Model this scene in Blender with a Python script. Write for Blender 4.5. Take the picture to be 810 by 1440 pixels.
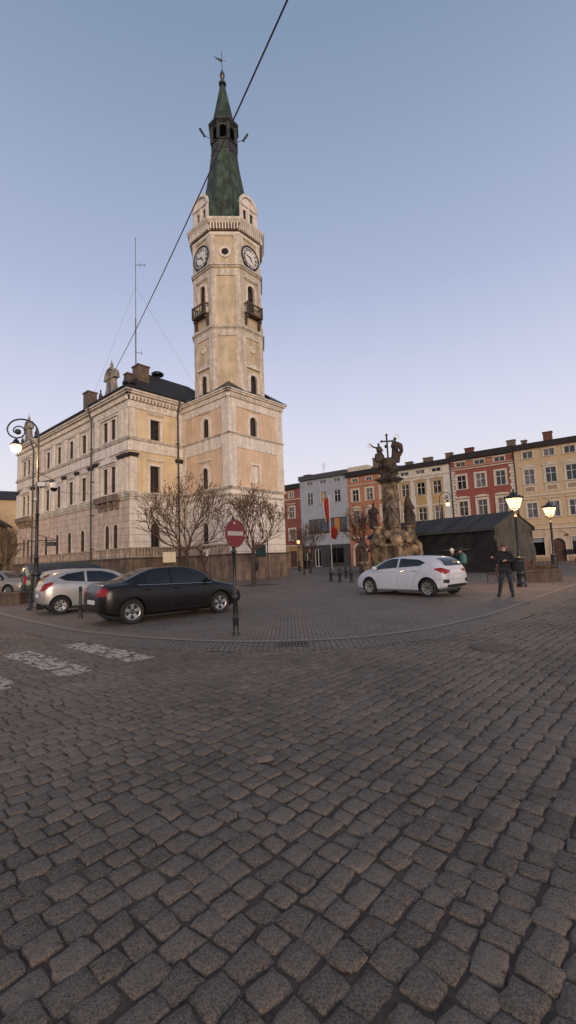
import bpy, bmesh, math, random
import numpy as np
from mathutils import Matrix, Vector, noise
from mathutils.bvhtree import BVHTree

R = math.radians
random.seed(7)
for o in list(bpy.data.objects):
    bpy.data.objects.remove(o)
scene = bpy.context.scene
COL = scene.collection

# ------------------------------------------------------------------ camera
F, PITCH, ROLL, CAMH = 630.68, R(5.933), R(2.262), 1.55
cd = bpy.data.cameras.new('camera')
cam = bpy.data.objects.new('camera', cd)
COL.objects.link(cam)
cd.sensor_fit = 'VERTICAL'
cd.sensor_height = 36.0
cd.lens = F / 1440 * 36
cd.clip_start = 0.1
cd.clip_end = 3000
cam.matrix_world = (Matrix.Translation((0, 0, CAMH)) @ Matrix.Rotation(R(90) + PITCH, 4, 'X')
                    @ Matrix.Rotation(-ROLL, 4, 'Z'))
scene.camera = cam

# ------------------------------------------------------------------ light
SUN_EL, SUN_AZ = R(7), R(164)           # azimuth clockwise from +Y (the view direction)
world = bpy.data.worlds.new('World')
scene.world = world
world.use_nodes = True
wn, wl = world.node_tree.nodes, world.node_tree.links
wn.clear()
wout = wn.new('ShaderNodeOutputWorld')
wbg = wn.new('ShaderNodeBackground')
sky = wn.new('ShaderNodeTexSky')
sky.sky_type = 'NISHITA'
sky.sun_disc = False
sky.sun_elevation = R(3)
sky.sun_rotation = SUN_AZ
sky.altitude = 400
sky.air_density = 1.0
sky.dust_density = 1.5
sky.ozone_density = 2.0
tc = wn.new('ShaderNodeTexCoord')
sep = wn.new('ShaderNodeSeparateXYZ')
rmp = wn.new('ShaderNodeValToRGB')
mixw = wn.new('ShaderNodeMix'); mixw.data_type = 'RGBA'
wl.new(tc.outputs['Generated'], sep.inputs[0])
wl.new(sep.outputs['Z'], rmp.inputs[0])
els = rmp.color_ramp.elements
SKY = [(0.0, (9.9, 9.0, 9.3)), (0.16, (9.3, 9.0, 9.9)), (0.30, (7.8, 8.0, 9.8)), (0.52, (4.9, 5.7, 7.9)), (0.8, (2.65, 3.55, 5.2)), (1.0, (2.2, 3.1, 4.6))]
els[0].position = 0; els[1].position = 1
for p, c in SKY[1:-1]:
    els.new(p)
for e, (p, c) in zip(els, SKY):
    e.position = p; e.color = (c[0] / 10, c[1] / 10, c[2] / 10, 1)
vm = wn.new('ShaderNodeVectorMath'); vm.operation = 'SCALE'; vm.inputs['Scale'].default_value = 10.0
wl.new(rmp.outputs[0], vm.inputs[0])
mixw.inputs[0].default_value = 0.9
wl.new(sky.outputs[0], mixw.inputs[6])
wl.new(vm.outputs[0], mixw.inputs[7])
wl.new(mixw.outputs[2], wbg.inputs[0])
wbg.inputs[1].default_value = 0.095
wl.new(wbg.outputs[0], wout.inputs[0])

sd = bpy.data.lights.new('sun', 'SUN')
sd.energy = 2.6
sd.angle = R(28)
sd.color = (1.0, 0.75, 0.54)
sun = bpy.data.objects.new('sun', sd)
COL.objects.link(sun)
sdir = Vector((math.sin(SUN_AZ) * math.cos(SUN_EL), math.cos(SUN_AZ) * math.cos(SUN_EL), math.sin(SUN_EL)))
sun.rotation_euler = sdir.to_track_quat('Z', 'Y').to_euler()
sun.location = sdir * 100
scene.view_settings.view_transform = 'Standard'
scene.view_settings.look = 'None'
scene.view_settings.gamma = 1
scene.view_settings.use_curve_mapping = False
scene.view_settings.exposure = 0.0
scene.cycles.use_denoising = True
scene.cycles.max_bounces = 6

# ------------------------------------------------------------------ materials
MATS = {}
def mat(name, color, rough=0.8, var=0.15, scale=3.0, bump=0.0, bscale=20.0, metal=0.0, spec=0.5, emit=None,
        color2=None, stain=0.0, coat=0.0, detail=6.0, groove=None):
    if name in MATS: return MATS[name]
    m = bpy.data.materials.new(name); m.use_nodes = True
    nt = m.node_tree; n, l = nt.nodes, nt.links
    b = n['Principled BSDF']
    b.inputs['Roughness'].default_value = rough
    b.inputs['Metallic'].default_value = metal
    b.inputs['Specular IOR Level'].default_value = spec
    b.inputs['Coat Weight'].default_value = coat
    c2 = color2 or tuple(max(0, c * (1 - var * 2)) for c in color)
    t = n.new('ShaderNodeTexCoord')
    nz = n.new('ShaderNodeTexNoise'); nz.inputs['Scale'].default_value = scale; nz.inputs['Detail'].default_value = detail
    nz.inputs['Roughness'].default_value = 0.65
    l.new(t.outputs['Object'], nz.inputs['Vector'])
    cr = n.new('ShaderNodeValToRGB')
    cr.color_ramp.elements[0].position = 0.35; cr.color_ramp.elements[1].position = 0.62
    cr.color_ramp.elements[0].color = (*c2, 1); cr.color_ramp.elements[1].color = (*color, 1)
    l.new(nz.outputs['Fac'], cr.inputs[0])
    out = cr.outputs[0]
    if stain > 0:      # streaky weathering: stretched vertically
        mp = n.new('ShaderNodeMapping'); mp.inputs['Scale'].default_value = (1.4, 1.4, 0.22)
        l.new(t.outputs['Object'], mp.inputs[0])
        n2 = n.new('ShaderNodeTexNoise'); n2.inputs['Scale'].default_value = 1.6; n2.inputs['Detail'].default_value = 8
        n2.inputs['Roughness'].default_value = 0.7
        l.new(mp.outputs[0], n2.inputs['Vector'])
        c3 = n.new('ShaderNodeValToRGB'); c3.color_ramp.elements[0].position = 0.42; c3.color_ramp.elements[1].position = 0.60
        c3.color_ramp.elements[0].color = (1 - stain, 1 - stain * 1.05, 1 - stain * 1.12, 1); c3.color_ramp.elements[1].color = (1, 1, 1, 1)
        l.new(n2.outputs['Fac'], c3.inputs[0])
        mx = n.new('ShaderNodeMix'); mx.data_type = 'RGBA'; mx.blend_type = 'MULTIPLY'; mx.inputs[0].default_value = 1
        l.new(out, mx.inputs[6]); l.new(c3.outputs[0], mx.inputs[7]); out = mx.outputs[2]
    if groove:         # horizontal joints of rusticated plaster every `groove` metres
        sp = n.new('ShaderNodeSeparateXYZ'); l.new(t.outputs['Object'], sp.inputs[0])
        md = n.new('ShaderNodeMath'); md.operation = 'MODULO'; md.inputs[1].default_value = groove; l.new(sp.outputs['Z'], md.inputs[0])
        lt = n.new('ShaderNodeMath'); lt.operation = 'LESS_THAN'; lt.inputs[1].default_value = 0.05; l.new(md.outputs[0], lt.inputs[0])
        mx = n.new('ShaderNodeMix'); mx.data_type = 'RGBA'; mx.inputs[7].default_value = tuple(c * 0.45 for c in color) + (1,)
        l.new(lt.outputs[0], mx.inputs[0]); l.new(out, mx.inputs[6]); out = mx.outputs[2]
    l.new(out, b.inputs['Base Color'])
    if bump:
        nb = n.new('ShaderNodeTexNoise'); nb.inputs['Scale'].default_value = bscale; nb.inputs['Detail'].default_value = 5
        l.new(t.outputs['Object'], nb.inputs['Vector'])
        bp = n.new('ShaderNodeBump'); bp.inputs['Strength'].default_value = bump; bp.inputs['Distance'].default_value = 0.02
        l.new(nb.outputs['Fac'], bp.inputs['Height']); l.new(bp.outputs[0], b.inputs['Normal'])
    if emit:
        b.inputs['Emission Color'].default_value = (*emit[0], 1); b.inputs['Emission Strength'].default_value = emit[1]
    MATS[name] = m
    return m

def glassy(name, color=(0.012, 0.014, 0.018), rough=0.06, spec=0.6):
    return mat(name, color, rough=rough, var=0.3, scale=1.2, spec=spec)

CREAM = mat('cream_stucco', (0.80, 0.72, 0.62), stain=0.22, var=0.12, bump=0.2)
PEACH = mat('peach_plaster', (0.72, 0.52, 0.36), stain=0.16, var=0.10, scale=0.8, bump=0.25, color2=(0.60, 0.44, 0.30))
OCHRE = mat('ochre_plaster', (0.62, 0.50, 0.34), stain=0.22, var=0.12, scale=1.2, bump=0.3)
YELLOW = mat('yellow_plaster', (0.72, 0.56, 0.36), stain=0.15, var=0.08, scale=0.8, bump=0.2)
PINKB = mat('pinkish_rustic_plaster', (0.62, 0.49, 0.40), stain=0.26, var=0.15, scale=1.5, bump=0.3, groove=0.56)
WHITEB = mat('whitish_rustic_plaster', (0.80, 0.73, 0.64), stain=0.18, var=0.12, scale=1.2, bump=0.3, groove=0.56)
GREYST = mat('greyish_stucco', (0.70, 0.63, 0.54), stain=0.34, var=0.15, bump=0.2)
PLINTH = mat('brown_plinth_stone', (0.18, 0.125, 0.088), stain=0.45, var=0.25, scale=1.3, bump=0.5, bscale=9)
DARKCAP = mat('dark_capital_stone', (0.035, 0.027, 0.022), var=0.3)
DENT = mat('dentil_painted_shade', (0.035, 0.022, 0.016), var=0.3)  # near-black colour paints the shade in the gaps between dentils
COPPER = mat('green_copper', (0.078, 0.125, 0.082), rough=0.75, color2=(0.020, 0.030, 0.022), scale=1.1, stain=0.55, metal=0.15)
COPPERD = mat('dark_copper', (0.05, 0.058, 0.045), rough=0.6, color2=(0.02, 0.024, 0.02), scale=2.0, stain=0.4)
ROOFD = mat('dark_slate_roof', (0.022, 0.018, 0.016), rough=0.75, var=0.25, scale=4, bump=0.3)
IRON = mat('black_iron', (0.012, 0.012, 0.013), rough=0.45, var=0.2)
PIPE = mat('dark_downpipe', (0.025, 0.024, 0.024), rough=0.5)
GLASS = glassy('window_glass')
FRAMED = mat('dark_window_frame', (0.05, 0.035, 0.025), rough=0.5)
FRAMEW = mat('white_window_frame', (0.62, 0.60, 0.56), rough=0.5, var=0.05)
CHIMN = mat('chimney_brick', (0.17, 0.12, 0.085), var=0.3, scale=5, bump=0.4)
LAMPGLOW = mat('lamp_glow_glass', (0.9, 0.7, 0.4), emit=((1.0, 0.62, 0.27), 2.6))
LAMPFAR = mat('far_lamp_glow_glass', (0.9, 0.7, 0.4), emit=((1.0, 0.62, 0.27), 2.4))

# ------------------------------------------------------------------ mesh builder
def frame(ox, oy, phi, oz=0.0):
    return Matrix.Translation((ox, oy, oz)) @ Matrix.Rotation(phi, 4, 'Z')
ID = Matrix.Identity(4)

class MB:
    def __init__(s, M=ID):
        s.v, s.f, s.sm, s.M = [], [], [], M
    def add(s, vs, fs, smooth=False, M=None):
        M = s.M if M is None else M
        k = len(s.v)
        s.v += [tuple(M @ Vector(p)) for p in vs]
        s.f += [tuple(i + k for i in f) for f in fs]
        s.sm += [smooth] * len(fs)
        return s
    def box(s, x0, x1, y0, y1, z0, z1, M=None, taper=0.0):
        t = taper
        vs = [(x0, y0, z0), (x1, y0, z0), (x1, y1, z0), (x0, y1, z0),
              (x0 + t, y0 + t, z1), (x1 - t, y0 + t, z1), (x1 - t, y1 - t, z1), (x0 + t, y1 - t, z1)]
        return s.add(vs, [(3, 2, 1, 0), (4, 5, 6, 7), (0, 1, 5, 4), (1, 2, 6, 5), (2, 3, 7, 6), (3, 0, 4, 7)], M=M)
    def tube(s, pts, rad, n=8, smooth=True, caps=True, M=None):
        pts = [Vector(p) for p in pts]
        if not hasattr(rad, '__len__'): rad = [rad] * len(pts)
        vs, fs = [], []
        up = None
        for i, p in enumerate(pts):
            d = (pts[min(i + 1, len(pts) - 1)] - pts[max(i - 1, 0)])
            if d.length < 1e-9: d = Vector((0, 0, 1))
            d.normalize()
            if up is None:
                up = d.orthogonal().normalized()
            else:
                up = (up - d * up.dot(d))
                if up.length < 1e-6: up = d.orthogonal()
                up.normalize()
            b = d.cross(up)
            for k in range(n):
                a = 2 * math.pi * k / n
                vs.append(tuple(p + (up * math.cos(a) + b * math.sin(a)) * rad[i]))
        for i in range(len(pts) - 1):
            for k in range(n):
                fs.append((i * n + k, i * n + (k + 1) % n, (i + 1) * n + (k + 1) % n, (i + 1) * n + k))
        if caps:
            fs.append(tuple(range(n - 1, -1, -1))); fs.append(tuple((len(pts) - 1) * n + k for k in range(n)))
        return s.add(vs, fs, smooth, M)
    def lathe(s, prof, cx=0, cy=0, n=16, smooth=True, phase=0.0, M=None, sx=1, sy=1, caps=True):
        vs, fs = [], []
        for r, z in prof:
            for k in range(n):
                a = 2 * math.pi * k / n + phase
                vs.append((cx + r * sx * math.cos(a), cy + r * sy * math.sin(a), z))
        for i in range(len(prof) - 1):
            for k in range(n):
                fs.append((i * n + k, i * n + (k + 1) % n, (i + 1) * n + (k + 1) % n, (i + 1) * n + k))
        if caps: fs.append(tuple(range(n - 1, -1, -1))); fs.append(tuple((len(prof) - 1) * n + k for k in range(n)))
        return s.add(vs, fs, smooth, M)
    def prism(s, poly, y0, y1, M=None):      # polygon in (x,z), counter-clockwise from the front, extruded along y
        n = len(poly)
        vs = [(x, y0, z) for x, z in poly] + [(x, y1, z) for x, z in poly]
        fs = [tuple(range(n)), tuple(range(2 * n - 1, n - 1, -1))]
        fs += [(i, i + n, (i + 1) % n + n, (i + 1) % n) for i in range(n)]
        return s.add(vs, fs, M=M)
    def plate(s, poly, z0, z1, M=None):      # polygon in (x,y) extruded along z
        n = len(poly)
        vs = [(x, y, z0) for x, y in poly] + [(x, y, z1) for x, y in poly]
        fs = [tuple(range(n - 1, -1, -1)), tuple(range(n, 2 * n))]
        fs += [(i, (i + 1) % n, (i + 1) % n + n, i + n) for i in range(n)]
        return s.add(vs, fs, M=M)
    def disc(s, cx, cz, r, y0, y1, n=24, M=None):
        return s.prism([(cx + r * math.cos(2 * math.pi * k / n), cz + r * math.sin(2 * math.pi * k / n)) for k in range(n)], y0, y1, M)
    def ring(s, cx, cz, r0, r1, y0, y1, n=24, M=None, a0=0, a1=2 * math.pi):
        full = abs(a1 - a0 - 2 * math.pi) < 1e-6
        vs, fs = [], []
        for k in range(n + 1):
            a = a0 + (a1 - a0) * k / n
            for r in (r0, r1):
                for y in (y0, y1):
                    vs.append((cx + r * math.cos(a), y, cz + r * math.sin(a)))
        for k in range(n):
            i, j = 4 * k, 4 * k + 4
            fs += [(i, j, j + 2, i + 2), (i + 1, i + 3, j + 3, j + 1), (i + 2, j + 2, j + 3, i + 3), (i, i + 1, j + 1, j)]
        if not full:
            fs += [(0, 2, 3, 1), (4 * n, 4 * n + 1, 4 * n + 3, 4 * n + 2)]
        return s.add(vs, fs, M=M)
    def wall(s, x0, x1, z0, z1, ops=(), rev=0.25, M=None):
        """front skin at y=0 with openings (xa, xb, za, zb, arch) and their reveals going in to y=rev"""
        xs = sorted({x0, x1} | {c for o in ops for c in o[:2]}); zs = sorted({z0, z1} | {c for o in ops for c in o[2:4]})
        for i in range(len(xs) - 1):
            for j in range(len(zs) - 1):
                xm, zm = (xs[i] + xs[i + 1]) / 2, (zs[j] + zs[j + 1]) / 2
                if any(o[0] < xm < o[1] and o[2] < zm < o[3] for o in ops): continue
                s.add([(xs[i], 0, zs[j]), (xs[i + 1], 0, zs[j]), (xs[i + 1], 0, zs[j + 1]), (xs[i], 0, zs[j + 1])], [(0, 1, 2, 3)], M=M)
        for xa, xb, za, zb, arch in ops:
            if not arch:
                loop = [(xa, za), (xb, za), (xb, zb), (xa, zb)]
            else:
                r = (xb - xa) / 2; c = (xa + xb) / 2; sp = zb - r; N = 10
                arc = [(c + r * math.cos(math.pi * k / N), sp + r * math.sin(math.pi * k / N)) for k in range(N + 1)]
                loop = [(xa, za), (xb, za)] + arc
                for k in range(N):       # spandrels
                    cx = xb if k < N / 2 else xa
                    s.add([(cx, 0, zb), (arc[k][0], 0, arc[k][1]), (arc[k + 1][0], 0, arc[k + 1][1])], [(0, 2, 1)], M=M)
            n = len(loop)
            s.add([(x, 0, z) for x, z in loop] + [(x, rev, z) for x, z in loop],
                  [(i, (i + 1) % n, (i + 1) % n + n, i + n) for i in range(n)], M=M)
        return s
    def obj(s, name, m, parent=None, sharp=40, mats=None):
        me = bpy.data.meshes.new(name)
        me.from_pydata(s.v, [], s.f)
        me.polygons.foreach_set('use_smooth', s.sm)
        if any(s.sm): me.set_sharp_from_angle(angle=R(sharp))
        me.materials.append(m)
        me.update()
        o = bpy.data.objects.new(name, me)
        COL.objects.link(o)
        if parent is not None: o.parent = parent
        return o

def tag(o, label=None, cat=None, group=None, kind=None):
    if label: o['label'] = label
    if cat: o['category'] = cat
    if group: o['group'] = group
    if kind: o['kind'] = kind
    return o
def empty(name, x, y, z=0, rz=0, label=None, cat=None, group=None):
    o = bpy.data.objects.new(name, None); COL.objects.link(o)
    o.location = (x, y, z); o.rotation_euler = (0, 0, rz); o.empty_display_size = 0.3
    return tag(o, label, cat, group)
def copy_tree(o, parent=None):
    c = o.copy(); COL.objects.link(c)
    if parent is not None: c.parent = parent
    for ch in list(o.children): copy_tree(ch, c)
    return c
def bake(o):
    bpy.context.view_layer.update()
    dg = bpy.context.evaluated_depsgraph_get()
    me = bpy.data.meshes.new_from_object(o.evaluated_get(dg), depsgraph=dg)
    old = o.data; o.modifiers.clear(); o.data = me
    bpy.data.meshes.remove(old)
    me.name = o.name
    return o
def text_mesh(txt, size, M, name, m, parent, depth=0.004):
    cu = bpy.data.curves.new('lettering', 'FONT'); cu.body = txt; cu.size = size; cu.extrude = depth; cu.offset = 0.012
    cu.align_x = 'CENTER'; cu.align_y = 'CENTER'
    o = bpy.data.objects.new('lettering', cu); COL.objects.link(o)
    bpy.context.view_layer.update()
    me = bpy.data.meshes.new_from_object(o)
    bpy.data.objects.remove(o); bpy.data.curves.remove(cu)
    me.transform(M)
    return me

# ------------------------------------------------------------------ ground
KERB = [(-16.5, 23.2), (-10.42, 16.26), (-8.65, 14.4), (-5.62, 11.45), (-4.3, 10.45), (-3.2, 9.73), (-1.55, 8.93), (-0.16, 8.63), (1.18, 8.72), (2.74, 9.39),
        (4.0, 10.4), (5.18, 11.5), (7.98, 14.6), (11.92, 19.03), (20.0, 28.0), (40.0, 50.0)]
def smooth_line(P, n=8):
    out = []
    for i in range(len(P) - 1):
        p0 = P[max(i - 1, 0)]; p1 = P[i]; p2 = P[i + 1]; p3 = P[min(i + 2, len(P) - 1)]
        for k in range(n):
            t = k / n
            out.append(tuple(0.5 * (2 * p1[j] + (p2[j] - p0[j]) * t + (2 * p0[j] - 5 * p1[j] + 4 * p2[j] - p3[j]) * t * t
                                    + (-p0[j] + 3 * p1[j] - 3 * p2[j] + p3[j]) * t ** 3) for j in (0, 1)))
    out.append(P[-1])
    return out
KL = np.array(smooth_line(KERB))
def kerb_y(x):
    return np.interp(x, KL[:, 0], KL[:, 1])
def kerb_off(d):     # offset polyline (positive: towards the road)
    T = np.gradient(KL, axis=0); T /= np.linalg.norm(T, axis=1)[:, None]
    N = np.stack([T[:, 1], -T[:, 0]], 1)
    return KL + N * d
def ribbon(name, d0, d1, z, m, thick=0.0):
    A, B = kerb_off(d0), kerb_off(d1)
    mb = MB()
    vs = [(a[0], a[1], z) for a in A] + [(b[0], b[1], z) for b in B]
    n = len(A)
    mb.add(vs, [(i, n + i, n + i + 1, i + 1) for i in range(n - 1)])
    return mb.obj(name, m)

def ground_mat():
    m = bpy.data.materials.new('road_bed_soil'); m.use_nodes = True
    n, l = m.node_tree.nodes, m.node_tree.links
    b = n['Principled BSDF']; b.inputs['Roughness'].default_value = 0.9
    t = n.new('ShaderNodeTexCoord')
    nz = n.new('ShaderNodeTexNoise'); nz.inputs['Scale'].default_value = 40; nz.inputs['Detail'].default_value = 6
    l.new(t.outputs['Object'], nz.inputs['Vector'])
    cr = n.new('ShaderNodeValToRGB'); cr.color_ramp.elements[0].color = (0.022, 0.015, 0.011, 1); cr.color_ramp.elements[1].color = (0.12, 0.08, 0.056, 1)
    l.new(nz.outputs['Fac'], cr.inputs[0]); l.new(cr.outputs[0], b.inputs['Base Color'])
    bp = n.new('ShaderNodeBump'); bp.inputs['Strength'].default_value = 0.6; bp.inputs['Distance'].default_value = 0.01
    l.new(nz.outputs['Fac'], bp.inputs['Height']); l.new(bp.outputs[0], b.inputs['Normal'])
    return m
g = MB(); N = 1500
g.add([(-N, -N, -0.035), (N, -N, -0.035), (N, N, -0.035), (-N, N, -0.035)], [(0, 1, 2, 3)])
tag(g.obj('ground', ground_mat()), kind='structure')

def small_sett_mat(name, col, col2, cell, warp=True):
    """little cube setts laid in scallop arcs"""
    m = bpy.data.materials.new(name); m.use_nodes = True
    n, l = m.node_tree.nodes, m.node_tree.links
    b = n['Principled BSDF']; b.inputs['Roughness'].default_value = 0.75
    t = n.new('ShaderNodeTexCoord')
    sp = n.new('ShaderNodeSeparateXYZ'); l.new(t.outputs['Object'], sp.inputs[0])
    vec = t.outputs['Object']
    if warp:
        def mth(op, a, bb=None):
            q = n.new('ShaderNodeMath'); q.operation = op
            for k, v in enumerate((a, bb)):
                if v is None: continue
                if isinstance(v, (int, float)): q.inputs[k].default_value = v
                else: l.new(v, q.inputs[k])
            return q.outputs[0]
        # arcs: y' = y + k*(frac(x/w)-.5)^2
        fx = mth('SUBTRACT', mth('FRACT', mth('DIVIDE', sp.outputs['X'], 1.5)), 0.5)
        yy = mth('ADD', sp.outputs['Y'], mth('MULTIPLY', mth('MULTIPLY', fx, fx), 1.9))
        cb = n.new('ShaderNodeCombineXYZ'); l.new(sp.outputs['X'], cb.inputs[0]); l.new(yy, cb.inputs[1])
        vec = cb.outputs[0]
    vo = n.new('ShaderNodeTexVoronoi'); vo.feature = 'F1'; vo.distance = 'CHEBYCHEV'; vo.inputs['Scale'].default_value = 1 / cell
    vo.inputs['Randomness'].default_value = 0.35
    l.new(vec, vo.inputs['Vector'])
    ve = n.new('ShaderNodeTexVoronoi'); ve.feature = 'DISTANCE_TO_EDGE'; ve.inputs['Scale'].default_value = 1 / cell
    ve.inputs['Randomness'].default_value = 0.35
    l.new(vec, ve.inputs['Vector'])
    jr = n.new('ShaderNodeValToRGB'); jr.color_ramp.elements[0].position = 0.03; jr.color_ramp.elements[1].position = 0.14
    l.new(ve.outputs['Distance'], jr.inputs[0])
    big = n.new('ShaderNodeTexNoise'); big.inputs['Scale'].default_value = 0.35; big.inputs['Detail'].default_value = 7; big.inputs['Roughness'].default_value = 0.7
    l.new(t.outputs['Object'], big.inputs['Vector'])
    sc = n.new('ShaderNodeSeparateColor'); l.new(vo.outputs['Color'], sc.inputs[0])
    ad = n.new('ShaderNodeMath'); ad.operation = 'MULTIPLY_ADD'; ad.inputs[1].default_value = 0.55; l.new(sc.outputs[0], ad.inputs[0])
    sb = n.new('ShaderNodeMath'); sb.operation = 'MULTIPLY_ADD'; sb.inputs[1].default_value = 1.6; sb.inputs[2].default_value = -0.6; l.new(big.outputs['Fac'], sb.inputs[0])
    l.new(sb.outputs[0], ad.inputs[2])
    mx = n.new('ShaderNodeMix'); mx.data_type = 'RGBA'; mx.inputs[6].default_value = (*col2, 1); mx.inputs[7].default_value = (*col, 1)
    l.new(ad.outputs[0], mx.inputs[0])
    my = n.new('ShaderNodeMix'); my.data_type = 'RGBA'; my.inputs[6].default_value = (0.03, 0.022, 0.018, 1)
    l.new(jr.outputs[0], my.inputs[0]); l.new(mx.outputs[2], my.inputs[7])
    l.new(my.outputs[2], b.inputs['Base Color'])
    bp = n.new('ShaderNodeBump'); bp.inputs['Strength'].default_value = 0.9; bp.inputs['Distance'].default_value = 0.012
    l.new(jr.outputs[0], bp.inputs['Height']); l.new(bp.outputs[0], b.inputs['Normal'])
    return m

SQ = small_sett_mat('square_small_setts', (0.27, 0.205, 0.155), (0.12, 0.090, 0.068), 0.085)
mb = MB()
inner = [tuple(p) for p in kerb_off(-0.13)]
n = len(inner)
top = [(p[0], 250.0) for p in inner]
vs = [(a[0], a[1], 0.0) for a in inner] + [(a[0], a[1], 0.0) for a in top]
mb.add(vs, [(i, i + 1, n + i + 1, n + i) for i in range(n - 1)])
xl, yl = inner[0]; xr, yr = inner[-1]
mb.add([(-250, yl, 0), (xl, yl, 0), (xl, 250, 0), (-250, 250, 0)], [(0, 1, 2, 3)])
mb.add([(xr, yr, 0), (250, yr, 0), (250, 250, 0), (xr, 250, 0)], [(0, 1, 2, 3)])
tag(mb.obj('square_pavement', SQ), kind='structure')
kerb_m = mat('pale_kerb_granite', (0.24, 0.19, 0.15), var=0.2, scale=14, bump=0.4)
kb = ribbon('kerb', -0.13, 0.04, 0.012, kerb_m); tag(kb, kind='structure')
GUT = small_sett_mat('gutter_setts', (0.22, 0.17, 0.13), (0.10, 0.077, 0.060), 0.10, warp=False)
gt = ribbon('gutter', 0.04, 0.85, 0.004, GUT); tag(gt, kind='structure')

soil = MB(); ns_ = 90
K9 = kerb_off(0.75); KX, KY = K9[:, 0], K9[:, 1]
vs = []
for i in range(ns_ + 1):
    for j in range(ns_ + 1):
        x = -16 + 34 * i / ns_; yt = float(np.interp(x, KX, KY)); y = yt + (-2.0 - yt) * j / ns_
        vs.append((x, y, -0.0100 + 0.003 * noise.noise(Vector((x * 4, y * 4, 0)))))
soil.add(vs, [(i * (ns_ + 1) + j, i * (ns_ + 1) + j + 1, (i + 1) * (ns_ + 1) + j + 1, (i + 1) * (ns_ + 1) + j) for i in range(ns_) for j in range(ns_)], True)
tag(soil.obj('road_joint_soil', ground_mat()), kind='structure')

# paving stones of the road: every sett is real geometry
UD = np.array([0.66299516, 0.74862368]); WD = np.array([-0.74862368, 0.66299516])
def sett_material():
    m = bpy.data.materials.new('granite_setts'); m.use_nodes = True
    n, l = m.node_tree.nodes, m.node_tree.links
    b = n['Principled BSDF']
    t = n.new('ShaderNodeTexCoord')
    at = n.new('ShaderNodeAttribute'); at.attribute_name = 'shade'; at.attribute_type = 'GEOMETRY'
    nz = n.new('ShaderNodeTexNoise'); nz.inputs['Scale'].default_value = 70; nz.inputs['Detail'].default_value = 8; nz.inputs['Roughness'].default_value = 0.75
    l.new(t.outputs['Object'], nz.inputs['Vector'])
    big = n.new('ShaderNodeTexNoise'); big.inputs['Scale'].default_value = 0.6; big.inputs['Detail'].default_value = 5
    l.new(t.outputs['Object'], big.inputs['Vector'])
    vo = n.new('ShaderNodeTexVoronoi'); vo.inputs['Scale'].default_value = 190; l.new(t.outputs['Object'], vo.inputs['Vector'])
    def mth(op, a, bb=None, cc=None):
        q = n.new('ShaderNodeMath'); q.operation = op
        for k, v in enumerate((a, bb, cc)):
            if v is None: continue
            if isinstance(v, (int, float)): q.inputs[k].default_value = v
            else: l.new(v, q.inputs[k])
        return q.outputs[0]
    sp = n.new('ShaderNodeSeparateColor'); l.new(vo.outputs['Color'], sp.inputs[0])
    fac = mth('ADD', mth('MULTIPLY', nz.outputs['Fac'], 0.8), mth('ADD', mth('ADD', mth('MULTIPLY', at.outputs['Fac'], 0.17), 0.09), mth('MULTIPLY', mth('SUBTRACT', big.outputs['Fac'], 0.5), 0.7)))
    fac = mth('ADD', fac, mth('SUBTRACT', mth('MULTIPLY', sp.outputs[0], 0.50), 0.14))
    cr = n.new('ShaderNodeValToRGB')
    cr.color_ramp.elements[0].position = 0.33; cr.color_ramp.elements[0].color = (0.036, 0.031, 0.024, 1)
    cr.color_ramp.elements[1].position = 0.95; cr.color_ramp.elements[1].color = (0.205, 0.157, 0.121, 1)
    l.new(fac, cr.inputs[0])
    # worn white zebra bars, in paving coordinates
    ps = n.new('ShaderNodeSeparateXYZ'); l.new(t.outputs['Object'], ps.inputs[0])
    P = mth('ADD', mth('MULTIPLY', ps.outputs[0], float(UD[0])), mth('MULTIPLY', ps.outputs[1], float(UD[1])))
    Q = mth('ADD', mth('MULTIPLY', ps.outputs[0], float(WD[0])), mth('MULTIPLY', ps.outputs[1], float(WD[1])))
    wn2 = n.new('ShaderNodeTexNoise'); wn2.inputs['Scale'].default_value = 9; wn2.inputs['Detail'].default_value = 6; l.new(t.outputs['Object'], wn2.inputs['Vector'])
    wob = mth('MULTIPLY', mth('SUBTRACT', wn2.outputs['Fac'], 0.5), 0.16)
    Pw = mth('ADD', P, wob)
    Qw = mth('ADD', Q, wob)
    bars = None
    for p0 in (4.0, 2.98, 1.97):
        k = mth('LESS_THAN', mth('ABSOLUTE', mth('SUBTRACT', Pw, p0)), 0.235)
        bars = k if bars is None else mth('MAXIMUM', bars, k)
    lim = mth('LESS_THAN', mth('ABSOLUTE', mth('SUBTRACT', Qw, 8.18)), 1.34)
    wear = n.new('ShaderNodeValToRGB'); wear.color_ramp.elements[0].position = 0.30; wear.color_ramp.elements[1].position = 0.46
    wnz = n.new('ShaderNodeTexNoise'); wnz.inputs['Scale'].default_value = 22; wnz.inputs['Detail'].default_value = 6; l.new(t.outputs['Object'], wnz.inputs['Vector'])
    l.new(wnz.outputs['Fac'], wear.inputs[0])
    top_ = mth('GREATER_THAN', ps.outputs[2], 0.0)
    mask = mth('MULTIPLY', mth('MULTIPLY', mth('MULTIPLY', bars, lim), top_), mth('MULTIPLY', wear.outputs[0], 0.9))
    mx = n.new('ShaderNodeMix'); mx.data_type = 'RGBA'; mx.inputs[7].default_value = (0.42, 0.37, 0.32, 1)
    l.new(mask, mx.inputs[0]); l.new(cr.outputs[0], mx.inputs[6]); l.new(mx.outputs[2], b.inputs['Base Color'])
    b.inputs['Roughness'].default_value = 0.72
    b.inputs['Specular IOR Level'].default_value = 0.35
    bp = n.new('ShaderNodeBump'); bp.inputs['Strength'].default_value = 0.75; bp.inputs['Distance'].default_value = 0.008
    l.new(nz.outputs['Fac'], bp.inputs['Height']); l.new(bp.outputs[0], b.inputs['Normal'])
    return m

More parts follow.
